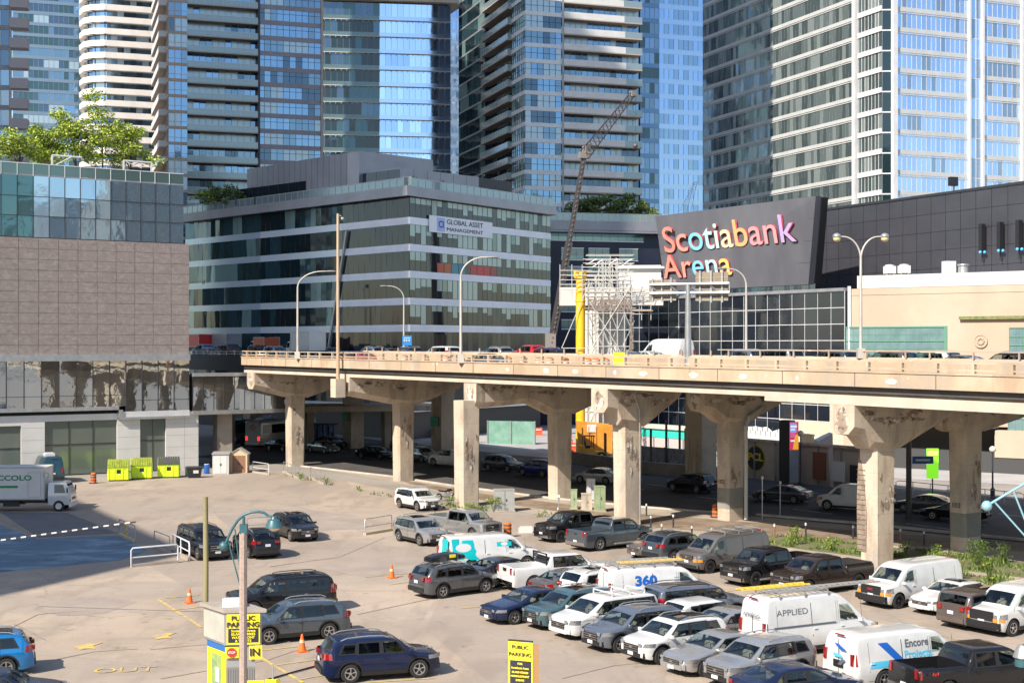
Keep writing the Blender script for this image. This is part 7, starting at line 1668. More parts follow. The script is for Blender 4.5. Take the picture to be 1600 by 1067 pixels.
lidG = mat('olive_lid', (.16, .18, .03), .6, col2=(.3, .34, .02), scale=3); lidK = mat('dark_lid', (.06, .05, .06), .6)
dumpster('lime dumpster with olive lid, leftmost of three by the white wall', 168, 752, 1.95, lidG, R(13)); dumpster('lime dumpster with olive lid, middle one of three by the white wall', 204, 749, 2.0, lidG, R(13)); dumpster('lime dumpster with black ribbed lid, rightmost of three by the white wall', 246, 747, 2.05, lidK, R(10))
x, y = G(292, 747); t = thing('waste_cart', 'small black waste bin with a white label beside the blue barrel', 'bin', (x, y, .01), .2); A = lambda a, b, z: tuple(WM[t] @ Vector((a, b, z)))
m = MB(); m.loft([[A(.1, .1, .05), A(1.3, .1, .05), A(1.3, .8, .05), A(.1, .8, .05)], [A(0, 0, .95), A(1.45, 0, .95), A(1.45, .95, .95), A(0, .95, .95)]]); m.build('bin', blackM, t); m = MB(); m.hexa([A(-.05, -.05, .96), A(1.5, -.05, .96), A(1.5, 1, 1.0), A(-.05, 1, 1.0)], [A(-.05, -.05, 1.0), A(1.5, -.05, 1.0), A(1.5, 1, 1.08), A(-.05, 1, 1.08)]); m.build('lid', darkM, t)
m = MB(); m.quad(A(.6, .02, .45), A(1.1, .02, .45), A(1.1, -.02, .75), A(.6, -.02, .75)); m.build('label_plate', whiteM, t)
for px, py, mt_, lab, nm in ((323, 740, mat('barrel_blue', (.02, .10, .35), .4), 'blue plastic barrel left of the grey shed', 'barrel'), (294, 744, mat('pale_green', (.25, .45, .30), .6), 'pale green bin behind the small black waste bin', 'barrel')):
    x, y = G(px, py); t = thing(nm, lab, 'barrel', (x, y, .01)); m = MB(); m.lathe((x, y, .01), [(.27, 0), (.29, .05), (.29, .3), (.31, .32), (.29, .34), (.29, .62), (.31, .64), (.29, .66), (.28, .92), (.01, .92)], 14); m.build('drum', mt_, t, smooth=40); m = MB(); m.lathe((x, y, .93), [(.26, 0), (.26, .04), (.01, .04)], 14); m.build('lid', whiteM, t)
# sheds
def shed(label, px0, px1, py, h, wallm, doorm, roofm, gable, yaw):
    x0, y0 = G(px0, py); w_ = (px1-px0)/F*y0/math.cos(yaw); t = thing('garden_shed', label, 'shed', (x0, y0, .01), yaw, 'garden sheds by the wall'); A = lambda a, b, z: tuple(WM[t] @ Vector((a, b, z))); d_ = 1.6
    m = MB(); pf = [(0, 0), (w_, 0), (w_, h), (0, h)] if not gable else [(0, 0), (w_, 0), (w_, h), (w_/2, h+.5), (0, h)]
    m.loft([[A(a, b, z) for a, z in pf] for b in (0, d_)][::-1]); m.build('wall', wallm, t)
    m = MB()
    if gable:
        for s in (0, 1):
            a0, a1 = (-.12, w_/2) if s == 0 else (w_+.12, w_/2); P = [A(a0, -.12, h-.08), A(a1, -.12, h+.55), A(a1, d_+.1, h+.55), A(a0, d_+.1, h-.08)]; m.hexa(P, [(q[0], q[1], q[2]+.07) for q in P])
    else: m.hexa([A(-.08, -.1, h), A(w_+.08, -.1, h), A(w_+.08, d_, h+.12), A(-.08, d_, h+.12)], [A(-.08, -.1, h+.1), A(w_+.08, -.1, h+.1), A(w_+.08, d_, h+.22), A(-.08, d_, h+.22)])
    m.build('roof', roofm, t)
    for s in (0, 1):
        m = MB(); a = w_*(.12+.385*s); m.hexa([A(a, -.04, .08), A(a+w_*.37, -.04, .08), A(a+w_*.37, 0, .08), A(a, 0, .08)], [A(a, -.04, h-.15), A(a+w_*.37, -.04, h-.15), A(a+w_*.37, 0, h-.15), A(a, 0, h-.15)]); dd = m.build('door', doorm, t)
        m = MB(); m.box(A(w_*(.47+.06*s), -.07, h*.5), (.04, .05, .2), yaw); m.build('handle', blackM, dd)
shed('grey plastic shed with a flat grey roof by the glazed link', 332, 357, 741, 1.95, mat('shed_grey', (.50, .48, .46), .6), mat('shed_grey_door', (.55, .53, .51), .55), mat('shed_roof', (.28, .26, .26), .7), False, .08)
shed('beige gabled shed with brown double doors', 360, 386, 739, 1.9, mat('shed_beige', (.50, .40, .26), .6), mat('shed_brown', (.24, .12, .07), .6), mat('shed_roof_b', (.40, .36, .30), .7), True, .05)
# utility boxes
def ubox(label, px0, px1, py, h, d_, mt_, yaw=0., name='utility_box', lid=True):
    x0, y0 = G(px0, py); w_ = (px1-px0)/F*y0*.8; t = thing(name, label, 'utility box', (x0, y0, .01), yaw, 'utility boxes'); A = lambda a, b, z: tuple(WM[t] @ Vector((a, b, z)))
    hx = lambda a0, a1, b0, b1, z0, z1: ([A(a0, b0, z0), A(a1, b0, z0), A(a1, b1, z0), A(a0, b1, z0)], [A(a0, b0, z1), A(a1, b0, z1), A(a1, b1, z1), A(a0, b1, z1)])
    m = MB(); m.hexa(*hx(0, w_, 0, d_, .1, h)); m.build('cabinet', mt_, t); m = MB(); m.hexa(*hx(-.06, w_+.06, -.06, d_+.06, 0, .1)); m.build('plinth', walkM, t)
    if lid: m = MB(); m.hexa(*hx(-.03, w_+.03, -.03, d_+.03, h+.003, h+.06)); m.build('lid', mt_, t)
    m = MB(); m.hexa(*hx(w_*.49, w_*.51, -.012, 0, .2, h-.08)); m.hexa(*hx(w_*.55, w_*.6, -.04, 0, h*.5, h*.6)); m.build('door_seam', darkM, t)
gU = mat('utility_grey', (.28, .29, .27), .5, col2=(.34, .34, .32), scale=2); gG = mat('utility_green', (.30, .36, .22), .6, col2=(.22, .28, .15), scale=2)
ubox('wide grey utility cabinet beside the leafy shrub', 774, 812, 800, 1.65, 1.0, gU, .15); ubox('slim green utility post box, leftmost of the green group', 892, 904, 796, 1.5, .5, gG); ubox('low concrete coloured box between the two green cabinets', 909, 929, 798, 1.25, .8, concM); ubox('tall green cabinet with double doors nearest the conduit pier', 931, 950, 800, 1.9, .9, gG, .1); ubox('pale cabinet behind the tall green one', 918, 933, 782, 1.7, .7, whiteM, .1)
# bollards
for i, (px, py) in enumerate([(872, 812), (1010, 806), (1017, 826), (1034, 840), (1052, 824), (1081, 843), (1112, 846), (1147, 848), (1182, 850), (1210, 840), (1259, 838), (1333, 842), (1407, 848), (1444, 852)]):
    p = G(px, py); t = thing('bollard', ORD[i]+' thin post with pale top, counted from the left along the pavement edge', 'bollard', (*p, 0), 0, 'posts along the pavement edge'); m = MB(); m.lathe((*p, 0), [(.06, 0), (.06, .95), (.01, .97)], 8); m.build('post', darkM if i % 3 else mat('rusty_post', (.22, .11, .06), .7), t); m = MB(); m.lathe((*p, 0), [(.065, .75), (.065, .93)], 8); m.build('pale_top', whiteM, t)
# thin white pole
for px, py, h, lab in ((1191, 812, 3.2, 'thin white pole before the grey sedan under the road'), (1219, 808, 2.7, 'thin white pole with small plate right of the other thin pole'), (873, 806, 1.6, 'short white marker post left of the green utility boxes')):
    p = G(px, py); t = thing('thin_post', lab, 'post', (*p, 0)); m = MB(); m.tube([(*p, 0), (*p, h)], .035, 6); m.build('pole', galvM, t); m = MB(); m.box((p[0], p[1]-.05, h-.1), (.16, .03, .2)); m.build('plate', whiteM, t)
# motorcycle
x, y = G(698, 783); mc = thing('motorcycle', 'black motorcycle parked between the white SUV and the pier', 'motorcycle', (x, y+.5, .01), R(20)); A = lambda a, b, z: tuple(WM[mc] @ Vector((a, b, z)))
for xa in (-.72, .72):
    m = MB(); m.lathe((xa, 0, .32), [(.20, -.05), (.30, -.06), (.32, 0), (.30, .06), (.20, .05), (.20, -.05)], 18, axis='y'); m.v = [A(*v) for v in m.v]; w_ = m.build('wheel', tyreM, mc, smooth=50)
    m = MB()
    for k in range(10): m.tube([A(xa, 0, .32), A(xa+math.cos(k*.628)*.21, 0, .32+math.sin(k*.628)*.21)], .01, 4)
    m.lathe((xa, 0, .32), [(.06, -.07), (.06, .07), (.01, .07)], 8, axis='y') if 0 else None; m.build('rim', galvM, w_)
m = MB(); rings = [[A(a, b*w_, z+c*h_) for b, c in ((-1, 0), (-.7, .8), (0, 1), (.7, .8), (1, 0), (0, -.6))] for a, z, w_, h_ in ((-.1, .78, .08, .06), (.05, .82, .15, .13), (.3, .84, .15, .14), (.45, .84, .06, .08))]; m.loft(rings); m.build('tank', PC['black'], mc, smooth=50)
m = MB(); rings = [[A(a, b*w_, z+c*.06) for b, c in ((-1, 0), (-.7, 1), (.7, 1), (1, 0), (0, -1))] for a, z, w_ in ((-.75, .86, .07), (-.5, .80, .13), (-.1, .76, .12), (0, .8, .06))]; m.loft(rings); m.build('seat', blackM, mc, smooth=50)
m = MB(); m.box(A(.05, 0, .48), (.45, .3, .38), R(20)); m.box(A(.0, 0, .32), (.5, .24, .16), R(20)); m.lathe(A(.12, 0, .62), [(.12, -.1), (.12, .12), (.01, .13)], 8); m.build('engine', galvM, mc)
m = MB()
for s in (-.09, .09): m.tube([A(.72, s, .32), A(.5, s, .95)], .025, 5)
m.tube([A(.5, -.35, 1.02), A(.5, -.15, 1.05), A(.5, .15, 1.05), A(.5, .35, 1.02)], .02, 5); m.tube([A(-.72, .1, .32), A(-.1, .1, .4), A(.1, .12, .35)], .03, 5); m.tube([A(-.8, -.14, .38), A(.1, -.16, .3)], .045, 6); m.build('fork_and_pipes', chromeM, mc); m = MB(); m.ball(A(.62, 0, .88), .1, 10); m.build('headlight', headM, mc, smooth=50)
# wooden pole and rope
x, y = G(321, 938); x = X(321, 62); y = 62.; wp_ = thing('wooden_pole', 'greenish weathered wooden pole behind the parking booth', 'pole', (x, y, 0)); m = MB(); m.tube([(x, y, 0), (x+.02, y, 3), (x, y, Z(776, y))], .125, 10, r2=.11); m.build('pole', woodM, wp_, smooth=50)
m = MB(); m.tube([(x, y-.1, Z(797, y)), (x-.25, y-.1, Z(793, y)), (x-.4, y-.1, Z(796, y))], .02, 5); m.build('hook', galvM, wp_)
rp_ = thing('rope', 'black and white striped cable stretched across the shaded tarmac', 'cable', (X(212, 62), 62, Z(815, 62))); pts = [Vector((X(315, 62), 62, Z(796, 62))), Vector((X(212, 63), 63, Z(815, 63)))]
a = Vector((X(212, 63), 63, Z(815, 63))); c = Vector((X(-60, 66), 66, Z(852, 66)))
for k in range(34):
    m = MB(); m.tube([a.lerp(c, k/34), a.lerp(c, (k+1)/34)], .035, 6); m.build('stripe', whiteM if k % 2 else darkM, rp_)
m = MB(); m.tube([pts[0], pts[0].lerp(pts[1], .5)-Vector((0, 0, .12)), pts[1]], .012, 4); m.build('thin_wire', galvM, rp_)
# booth
bd = 48.; bx_, by_ = X(352, bd), bd; bt = thing('parking_booth', 'yellow and grey parking attendant booth with roof box signs', 'booth', (bx_, by_, 0), 0)
fd = (.93, -.10); fl_ = math.hypot(*fd); fd = (1.0, .12); nv_ = math.hypot(*fd); fd = (fd[0]/nv_, fd[1]/nv_); sd_ = (-.62, .784)   # front runs right, side runs back-left
def bp(a, b): return (bx_+fd[0]*a+sd_[0]*b, by_+fd[1]*a+sd_[1]*b)
zr = Z(957, bd); zs = Z(1008, bd); fw, dw = 1.22, 1.75
m = MB(); m.prism([bp(-.1, -.1), bp(fw+.12, -.1), bp(fw+.12, dw), bp(-.1, dw)], zr, zr+.12); m.build('roof', mat('booth_roof', (.36, .31, .26), .7, col2=(.30, .26, .22), scale=2), bt)
m = MB(); m.prism([bp(0, 0), bp(fw, 0), bp(fw, dw-.12), bp(0, dw-.12)], zs, zr-.002); m.build('sign_box', mat('booth_grey', (.36, .35, .30), .5, col2=(.42, .41, .36), scale=1.5), bt)
m = MB(); m.prism([bp(.06, .05), bp(fw-.2, .05), bp(fw-.2, dw-.2), bp(.06, dw-.2)], 0, zs-.002); m.build('cabin', mat('booth_metal', (.33, .33, .33), .45, .3), bt)
m = MB()
for z in (zs+.0, zr-.08): m.wall(bp(0, 0), bp(fw, 0), z, z+.07, .02, out=.02); m.wall(bp(0, dw-.12), bp(0, 0), z, z+.07, .02, out=.02)
m.wall(bp(-.02, .02), bp(.05, 0), zs, zr, .03, out=.03); m.build('edge_trim', greyM, bt)
m = MB(); m.wall(bp(.06, dw-.3), bp(.06, .05), .2, zs-.25, .02, out=.02); m.build('yellow_side', signY, bt); m = MB(); m.wall(bp(.06, dw-.3), bp(.06, .05), zs-.24, zs-.02, .03, out=.03); m.build('blue_fascia', mat('fascia_blue', (.03, .13, .38), .5), bt)
m = MB(); m.wall(bp(.06, dw*.62), bp(.06, .38), zs-1.75, zs-.4, .03, out=.04); wn = m.build('window', mat('booth_window', (.20, .30, .24), .15, .3, col2=(.45, .6, .1), scale=3), bt); m = MB(); m.wall(bp(.06, dw*.45), bp(.06, .5), zs-1.35, zs-.85, .01, out=.052); m.build('notice', whiteM, wn)
m = MB(); m.wall(bp(.06, .05), bp(fw-.2, .05), 0, zs-.75, .01, out=.012)
m.build('door', mat('booth_door', (.20, .19, .18), .5), bt); m = MB()
for k in range(12): q = .10+k*.08; m.wall(bp(q, .05), bp(q+.02, .05), .2, zs-.8, .02, out=.03)
m.build('door_slat', greyM, bt)
yw = math.atan2(fd[1], fd[0])
def bsign(nm, a0, a1, z0, z1, mt_, out): m = MB(); m.wall(bp(a0, 0), bp(a1, 0), z0, z1, .02, out=out); return m.build(nm, mt_, bt)
hz = zr-zs
bsign('yellow_sign', .05, fw-.05, zs+.03, zr-.04, signY, .05); bsign('dark_panel', .10, fw-.10, zs+.10, zs+hz*.52, inkM, .06)
def btext(s, size, mt_, a, z, out=.075, xs=1.0, bold=.0): c_ = bp(a, 0); nx, ny = fd[1], -fd[0]; text('lettering', s, size, mt_, bt, (c_[0]+nx*out, c_[1]+ny*out, z), yw, ext=.003, xs=xs, bold=bold)
btext('PUBLIC', .22, inkM, fw/2, zr-.19, xs=1.15, bold=.006); btext('PARKING', .24, inkM, fw/2, zr-.41, xs=1.1, bold=.008)
for k, s_ in enumerate(['Scotiabank Arena', 'ISLAND FERRIES', 'WATERFRONT', '& TICKETS']): btext(s_, .115, signY, fw/2, zs+hz*.45-k*.115, bold=.003)
bsign('yellow_sign', .0, .45, zs-.42, zs-.05, signY, .05); c_ = bp(.22, 0); m = MB(); nx, ny = fd[1], -fd[0]
ring = [(c_[0]+nx*.08+fd[0]*math.cos(k*math.pi/4+.39)*.17, c_[1]+ny*.08+fd[1]*math.cos(k*math.pi/4+.39)*.17, zs-.23+math.sin(k*math.pi/4+.39)*.17) for k in range(8)]; m.poly(ring); m.build('stop_sign', MATS['red_paint'], bt); btext('STOP', .10, whiteM, .22, zs-.23, .09, bold=.004)
bsign('yellow_sign', fw-.42, fw+.02, zs-.48, zs-.02, signY, .05); btext('IN', .36, inkM, fw-.22, zs-.25, bold=.01); bsign('yellow_sign', .55, 1.3, zs-1.9, zs-1.2, signY, .06); bsign('yellow_sign', .05, .6, zs-2.2, zs-1.55, signY, .055)
for k in range(4): btext('PAY HERE', .11, inkM, .95, zs-1.32-k*.13)
m = MB(); q = bp(.55, .65); m.box((q[0], q[1], zr+.24), (.72, .6, .22), .2); m.box((q[0], q[1], zr+.36), (.60, .5, .05), .2); m.build('roof_unit', whiteM, bt)
m = MB(); q = bp(1.35, -.5); m.box((*q, zs-1.55), (.5, .1, .9), .1); m.build('price_board', signY, bt); m = MB(); m.box((q[0], q[1]+.03, 1), (.06, .05, 2)); m.build('price_post', galvM, bt)
# concrete post with ornamental lamp
px_ = X(380, 46.5); py_ = 46.5; ol = thing('ornamental_lamp', 'concrete post with teal arched lamp arm and ball counterweight before the booth', 'street lamp', (px_, py_, 0)); zt = Z(832, py_)
m = MB(); m.prism([(px_+math.cos(k*math.pi/4+.39)*.13, py_+math.sin(k*math.pi/4+.39)*.13) for k in range(8)], 0, zt); m.build('post', mat('speckled_concrete', (.40, .30, .25), .8, col2=(.30, .23, .19), scale=12), ol)
m = MB(); m.box((px_+.02, py_, zt+.13), (.24, .24, .30)); m.tube([(px_+.02, py_, zt+.28), (px_+.02, py_, zt+.52)], .05); m.build('cap', tealM, ol)
P3 = lambda a, b: Vector((X(a, py_), py_, Z(b, py_)))
arc = [P3(*q) for q in ((351, 853), (357, 838), (364, 824), (372, 812), (381, 804), (392, 800), (404, 799), (413, 801), (420, 806))]
m = MB(); m.tube(arc, .045, 8); m.build('arch', tealM, ol, smooth=50); m = MB()
for a, b in (((357, 846), (376, 918)), ((367, 826), (377, 905))): m.tube([P3(*a), P3(*b)], .025, 6)
m.build('stay', tealM, ol); m = MB(); m.ball(P3(350, 853), .165, 14); m.build('ball', tealM, ol, smooth=50)
m = MB(); c_ = P3(428, 818); rings = []
m.lathe(c_, [(.01, .22), (.08, .24), (.12, .16), (.2, .12), (.28, -.06), (.29, -.12), (.25, -.13)], 14); hd = m.build('lamp_hood', tealM, ol, smooth=35); m = MB(); m.ball(c_+Vector((0, 0, -.12)), .2, 10, sz=.6); m.build('lens', MATS['frosted_globe'], hd, smooth=50); m = MB(); m.tube([P3(420, 806), P3(426, 806), c_+Vector((0, 0, .2))], .045); m.build('bracket', tealM, ol)
# right ornamental lamp
d2 = 40.; P4 = lambda a, b: Vector((X(a, d2), d2, Z(b, d2))); o2 = thing('ornamental_lamp', 'pale blue lamp arm with ball end reaching in from the right photo edge', 'street lamp', (X(1640, d2), d2, 0))
m = MB(); m.ball(P4(1542, 790), .15, 14); m.build('ball', paleblueM, o2, smooth=50); m = MB(); m.tube([P4(1542, 790), P4(1572, 772), P4(1612, 749), P4(1640, 740), P4(1670, 745)], .035, 8); m.build('arch', paleblueM, o2, smooth=50)
m = MB(); m.tube([P4(1554, 784), P4(1640, 880)], .026, 6); m.tube([P4(1583, 766), P4(1637, 900)], .026, 6); m.build('stay', paleblueM, o2); m = MB(); m.tube([(X(1640, d2), d2, 0), P4(1640, 780)], .13, 10); m.build('post', MATS['speckled_concrete'], o2, smooth=40)
d3 = 44.; P5 = lambda a, b: Vector((X(a, d3), d3, Z(b, d3))); o3 = thing('ornamental_lamp', 'grey green lamp head poking in at the right edge above the black pickup', 'street lamp', (X(1650, d3), d3, 0)); c_ = P5(1598, 1025)
m = MB(); m.lathe(c_, [(.01, .36), (.12, .36), (.2, .25), (.28, .05), (.30, -.02)], 14); hd = m.build('lamp_hood', galvM, o3, smooth=40); m = MB(); m.lathe(c_, [(.24, -.03), (.24, -.3), (.01, -.3)], 12); m.build('lamp_ring', tealM, o3, smooth=40); m = MB(); m.tube([c_+Vector((0, 0, .35)), P5(1615, 1000), P5(1650, 1010)], .04); m.tube([(X(1650, d3), d3, 0), P5(1650, 1010)], .1); m.build('arm', tealM, o3)
# parking sign
d4 = 46.; sgn = thing('parking_sign', 'yellow PUBLIC PARKING sign on a brown post at the bottom centre', 'sign', (X(838, d4), d4, 0)); P_, Q_ = (X(794, d4), d4+.25), (X(832, d4), d4-.05); z1_ = Z(1003, d4); yw2 = math.atan2(Q_[1]-P_[1], Q_[0]-P_[0])
m = MB(); m.wall(P_, Q_, .9, z1_, .05); m.build('board', signY, sgn); m = MB(); m.wall(lp(P_, Q_, .08), lp(P_, Q_, .95), 1.0, z1_-.62, .01, out=.012); m.build('dark_panel', inkM, sgn)
m = MB(); m.box((X(838, d4), d4-.02, z1_/2-.05), (.16, .14, z1_-.05)); m.build('post', mat('brown_post', (.36, .20, .08), .7), sgn); m = MB(); m.wall(P_, Q_, z1_+.002, z1_+.05, .06, out=.01); m.build('top_edge', darkM, sgn)
nx, ny = nrm(P_, Q_)
for s_, sz, z, mt_, xs in (('PUBLIC', .165, z1_-.18, inkM, 1.1), ('PARKING', .18, z1_-.42, inkM, 1.05), ('FOR', .09, z1_-.72, signY, 1), ('Scotiabank Arena', .09, z1_-.86, signY, .95), ('ISLAND FERRIES', .085, z1_-1.0, signY, .95), ('HARBOURFRONT', .085, z1_-1.13, signY, .95), ('EVENTS', .085, z1_-1.26, signY, 1)):
    c_ = lp(P_, Q_, .5); text('lettering', s_, sz, mt_, sgn, (c_[0]+nx*.03, c_[1]+ny*.03, z), yw2, ext=.002, xs=xs, bold=.003)
# cable at booth
cb = thing('ground_cable', 'black cable lying across the bays at the bottom of the photo', 'cable', (*G(415, 1064), .03)); m = MB(); q0, q1 = G(415, 1064), G(500, 1040); m.tube([(*q0, .05), (*lp(q0, q1, .5), .06), (*q1, .05)], .035, 6); m.build('cable', blackM, cb)
# ---- beyond the viaduct
def hoarding(name, label, pa, pb, z0, z1, mt_, cat='hoarding', th_=.15, extra=None):
    t = thing(name, label, cat, (*pa, 0)); m = MB(); m.wall(pa, pb, z0, z1, th_); m.build('panel', mt_, t)
    m = MB(); n = max(2, int(dist(pa, pb)/2.4))
    for k in range(n+1): q = lp(pa, pb, k/n); m.box((*q, (z0+z1)/2), (.12, .25, z1-z0+.1), math.atan2(pb[1]-pa[1], pb[0]-pa[0]))
    m.build('post', greyM, t); return t
f1 = hoarding('green_fence', 'green mesh construction fence left of the yellow column foot', (X(762, 184), 184), (X(836, 182), 182), 0, 3.0, mat('green_mesh', (.12, .26, .20), .8, col2=(.2, .34, .27), scale=1), 'fence')
m = MB(); m.wall((X(775, 184), 183.8), (X(790, 184), 183.8), 1.2, 2.2, .02, out=.02); m.wall((X(805, 184), 183.3), (X(817, 184), 183.3), 1.3, 2.3, .02, out=.02); m.build('notice', whiteM, f1)
f2 = hoarding('teal_hoarding', 'bright turquoise band hoarding beyond the conduit pier', (X(1000, 168), 168), (X(1092, 160), 160), .2, 2.0, mat('pinkish_board', (.45, .38, .36), .7))
m = MB(); m.wall((X(1000, 168), 168), (X(1092, 160), 160), 2.05, 3.0, .1, out=.05); m.build('turquoise_band', mat('turquoise', (.03, .50, .40), .5), f2)
m = MB(); m.wall((X(1000, 168), 168), (X(1092, 160), 160), 3.05, 3.5, 1.5, out=.3); m.build('stacked_material', mat('cream_stack', (.60, .56, .48), .7, col2=(.45, .42, .36), scale=2), f2)
f3 = hoarding('mesh_fence', 'grey mesh fence panels before the turquoise hoarding', (X(1003, 146), 146), (X(1075, 141), 141), 0, 2.4, mat('mesh_grey', (.16, .16, .17), .7, col2=(.30, .30, .30), scale=3, stretch=(1, 1, .5)), 'fence')
m = MB()
for k in range(9): a = lp((X(1003, 145), 145.5), (X(1075, 140), 140.5), k/9); m.tube([(a[0], a[1], .2), (a[0]+.6, a[1], 1.3), (a[0]+1.1, a[1], .2)], .04, 4)
m.build('zigzag_rail', whiteM, f3)
for i, px in enumerate((1017, 1041, 1062, 1071)):
    p = (X(px, 143), 143); t = thing('steel_post', ORD[i]+' dark steel post from the left standing at the grey mesh fence', 'post', (*p, 0), 0, 'dark posts at the mesh fence'); m = MB(); m.box((*p, 2.2+i % 3*.4), (.22, .22, 4.4+i % 3*.8)); m.box((*p, .05), (.5, .5, .1)); m.build('post', darkM, t)
ws = thing('retaining_wall', 'low dark concrete wall behind the road lanes under the viaduct', 'wall', (*EP(20, 41), 0)); m = MB(); m.wall((X(860, 157), 157), (X(985, 142), 142), 0, 1.3, .4); m.wall((X(985, 142), 142), (X(1130, 133), 133), 0, 1.25, .4); m.build('wall', girdM, ws)
pc = hoarding('pcl_hoarding', 'grey brown hoarding with round black and yellow PCL emblem', (X(1150, 137), 137.5), (X(1390, 122), 122), 0, 3.6, mat('hoard_tan', (.46, .38, .30), .75, col2=(.40, .33, .26), scale=.6)); P_, Q_ = (X(1150, 137), 137.5), (X(1390, 122), 122); nx, ny = nrm(P_, Q_); uu = Vector((Q_[0]-P_[0], Q_[1]-P_[1], 0)).normalized()
m = MB(); m.wall(P_, Q_, 3.62, 3.85, .5, out=.15); m.build('cap', concM, pc)
k = (1180-800)/F; 
def onl(px, P_=P_, Q_=Q_): k = (px-800)/F; t = (k*P_[1]-P_[0])/((Q_[0]-P_[0])-k*(Q_[1]-P_[1])); return lp(P_, Q_, t)
c_ = onl(1181); cc = Vector((c_[0]+nx*.03, c_[1]+ny*.03, 2.0))
for rr, mt_, o_ in ((1.28, mat('emblem_yellow', (.40, .32, .03), .6), 0), (1.15, blackM, .015)):
    m = MB(); m.poly([cc+uu*math.cos(t*.2618)*rr+Vector((0, 0, math.sin(t*.2618)*rr))+Vector((nx, ny, 0))*o_ for t in range(24)]); m.build('emblem', mt_, pc)
text('lettering', 'PCL', 1.0, mat('emblem_text', (.65, .50, .03), .5), pc, cc+Vector((nx*.04, ny*.04, .1)), math.atan2(uu.y, uu.x), ext=.01, bold=.03, xs=1.2)
for a, b, z1, mt_, nm in ((1218, 1246, 3.4, mat('corrugated', (.40, .34, .26), .6), 'crate_panel'), (1272, 1292, 3.1, mat('rust_board', (.22, .08, .04), .7), 'rust_board'), (1303, 1322, 2.4, whiteP, 'white_board'), (1330, 1350, 2.2, darkM, 'opening')):
    m = MB(); A_, B_ = off(onl(a), onl(b), .5 if nm == 'crate_panel' else .2); m.wall(A_, B_, .6, z1, .1)
    if nm == 'crate_panel':
        for q in range(8): m.wall(lp(A_, B_, q/8), lp(A_, B_, q/8+.05), .6, z1, .1, out=.06)
    m.build(nm, mt_, pc)
# digital pillar
P_, Q_ = (X(1219, 128), 128.5), (X(1247, 126), 126.); ad = thing('advertising_pillar', 'tall black advertising pillar with colourful lit screen under the viaduct', 'display', (*P_, 0)); zt_ = Z(657, 128)
m = MB(); m.hexa([(P_[0], P_[1], Z(717, 128)-3), (P_[0]+.9, P_[1]-.5, Z(717, 128)-3), (P_[0]+1.5, P_[1]+.2, Z(717, 128)-3), (P_[0]+.6, P_[1]+.9, Z(717, 128)-3)], [(P_[0], P_[1], zt_), (P_[0]+.9, P_[1]-.5, zt_), (P_[0]+1.5, P_[1]+.2, zt_), (P_[0]+.6, P_[1]+.9, zt_)]); m.build('housing', blackM, ad)
S0_, S1_ = (P_[0]+.85, P_[1]-.55), (P_[0]+1.72, P_[1]-.25); zl, zh = Z(703, 128), Z(659, 128)
def scr(a0, a1, q0, q1, c, nm='screen'): m = MB(); A_, B_ = lp(S0_, S1_, a0), lp(S0_, S1_, a1); m.wall(A_, B_, lerp(zl, zh, q0), lerp(zl, zh, q1), .02, out=.002+c[3]); m.build(nm, mat('screen_%d%d%d' % tuple(int(v*9) for v in c[:3]), c[:3], .3, emit=.5), ad)
scr(0, 1, 0, 1, (.55, .04, .10, 0)); scr(.08, .75, .62, .95, (.15, .35, .75, .01)); scr(.1, .6, .45, .60, (.6, .1, .3, .01)); scr(.1, .8, .80, .87, (.75, .75, .8, .02)); scr(.1, .6, .70, .75, (.75, .75, .8, .02)); scr(.1, .55, .30, .36, (.75, .75, .8, .02))
m = MB(); nx, ny = nrm(S0_, S1_); q = lambda a, z: (lerp(S0_[0], S1_[0], a)+nx*.02, lerp(S0_[1], S1_[1], a)+ny*.02, lerp(zl, zh, z)); m.poly([q(.35, .02), q(.98, .02), q(.98, .62), q(.6, .5)]); m.build('screen', mat('screen_orange', (.8, .35, .03), .3, emit=.5), ad)
m = MB(); m.wall(S0_, S1_, zl-3, zl-.02, .05); m.build('leg', greyM, ad)
for px, d_, ytop, lab in ((1251, 124, 681, 'globe street lamp right of the advertising pillar'), (1551, 118, 706, 'globe street lamp before the stone apron at the right')):
    x = X(px, d_); t = thing('globe_lamp', lab, 'street lamp', (x, d_, 0), 0, 'globe lamps beyond the viaduct'); zt_ = Z(ytop, d_); m = MB(); m.tube([(x, d_, 0), (x, d_, zt_)], .09, 8, r2=.06); m.lathe((x, d_, 0), [(.2, 0), (.2, .8), (.1, .9)], 8); m.build('pole', darkM, t); m = MB(); m.ball((x, d_, zt_+.22), .28, 12); m.build('globe', globeM, t, smooth=50)
x = X(1420, 104); t = thing('signal_pole', 'thick dark pole with blue street name sign and traffic signal', 'pole', (x, 104, 0)); m = MB(); m.tube([(x, 104, 0), (x, 104, 8.4)], .22, 10, r2=.18); m.build('pole', mat('dark_brown_pole', (.07, .06, .055), .6), t, smooth=50); m = MB(); m.box((x+.95, 103.7, Z(718, 104)), (1.6, .05, .55), .1); m.build('street_name_sign', mat('street_blue', (.02, .10, .32), .5), t)
m = MB(); m.box((X(1403, 103.6), 103.6, Z(687, 104)), (.55, .35, 1.0)); m.build('signal_housing', mat('signal_dark', (.02, .03, .05), .5), t); m = MB(); m.box((x+.95, 103.66, Z(718, 104)), (1.1, .01, .14), .1); m.build('sign_text_bar', whiteM, t)
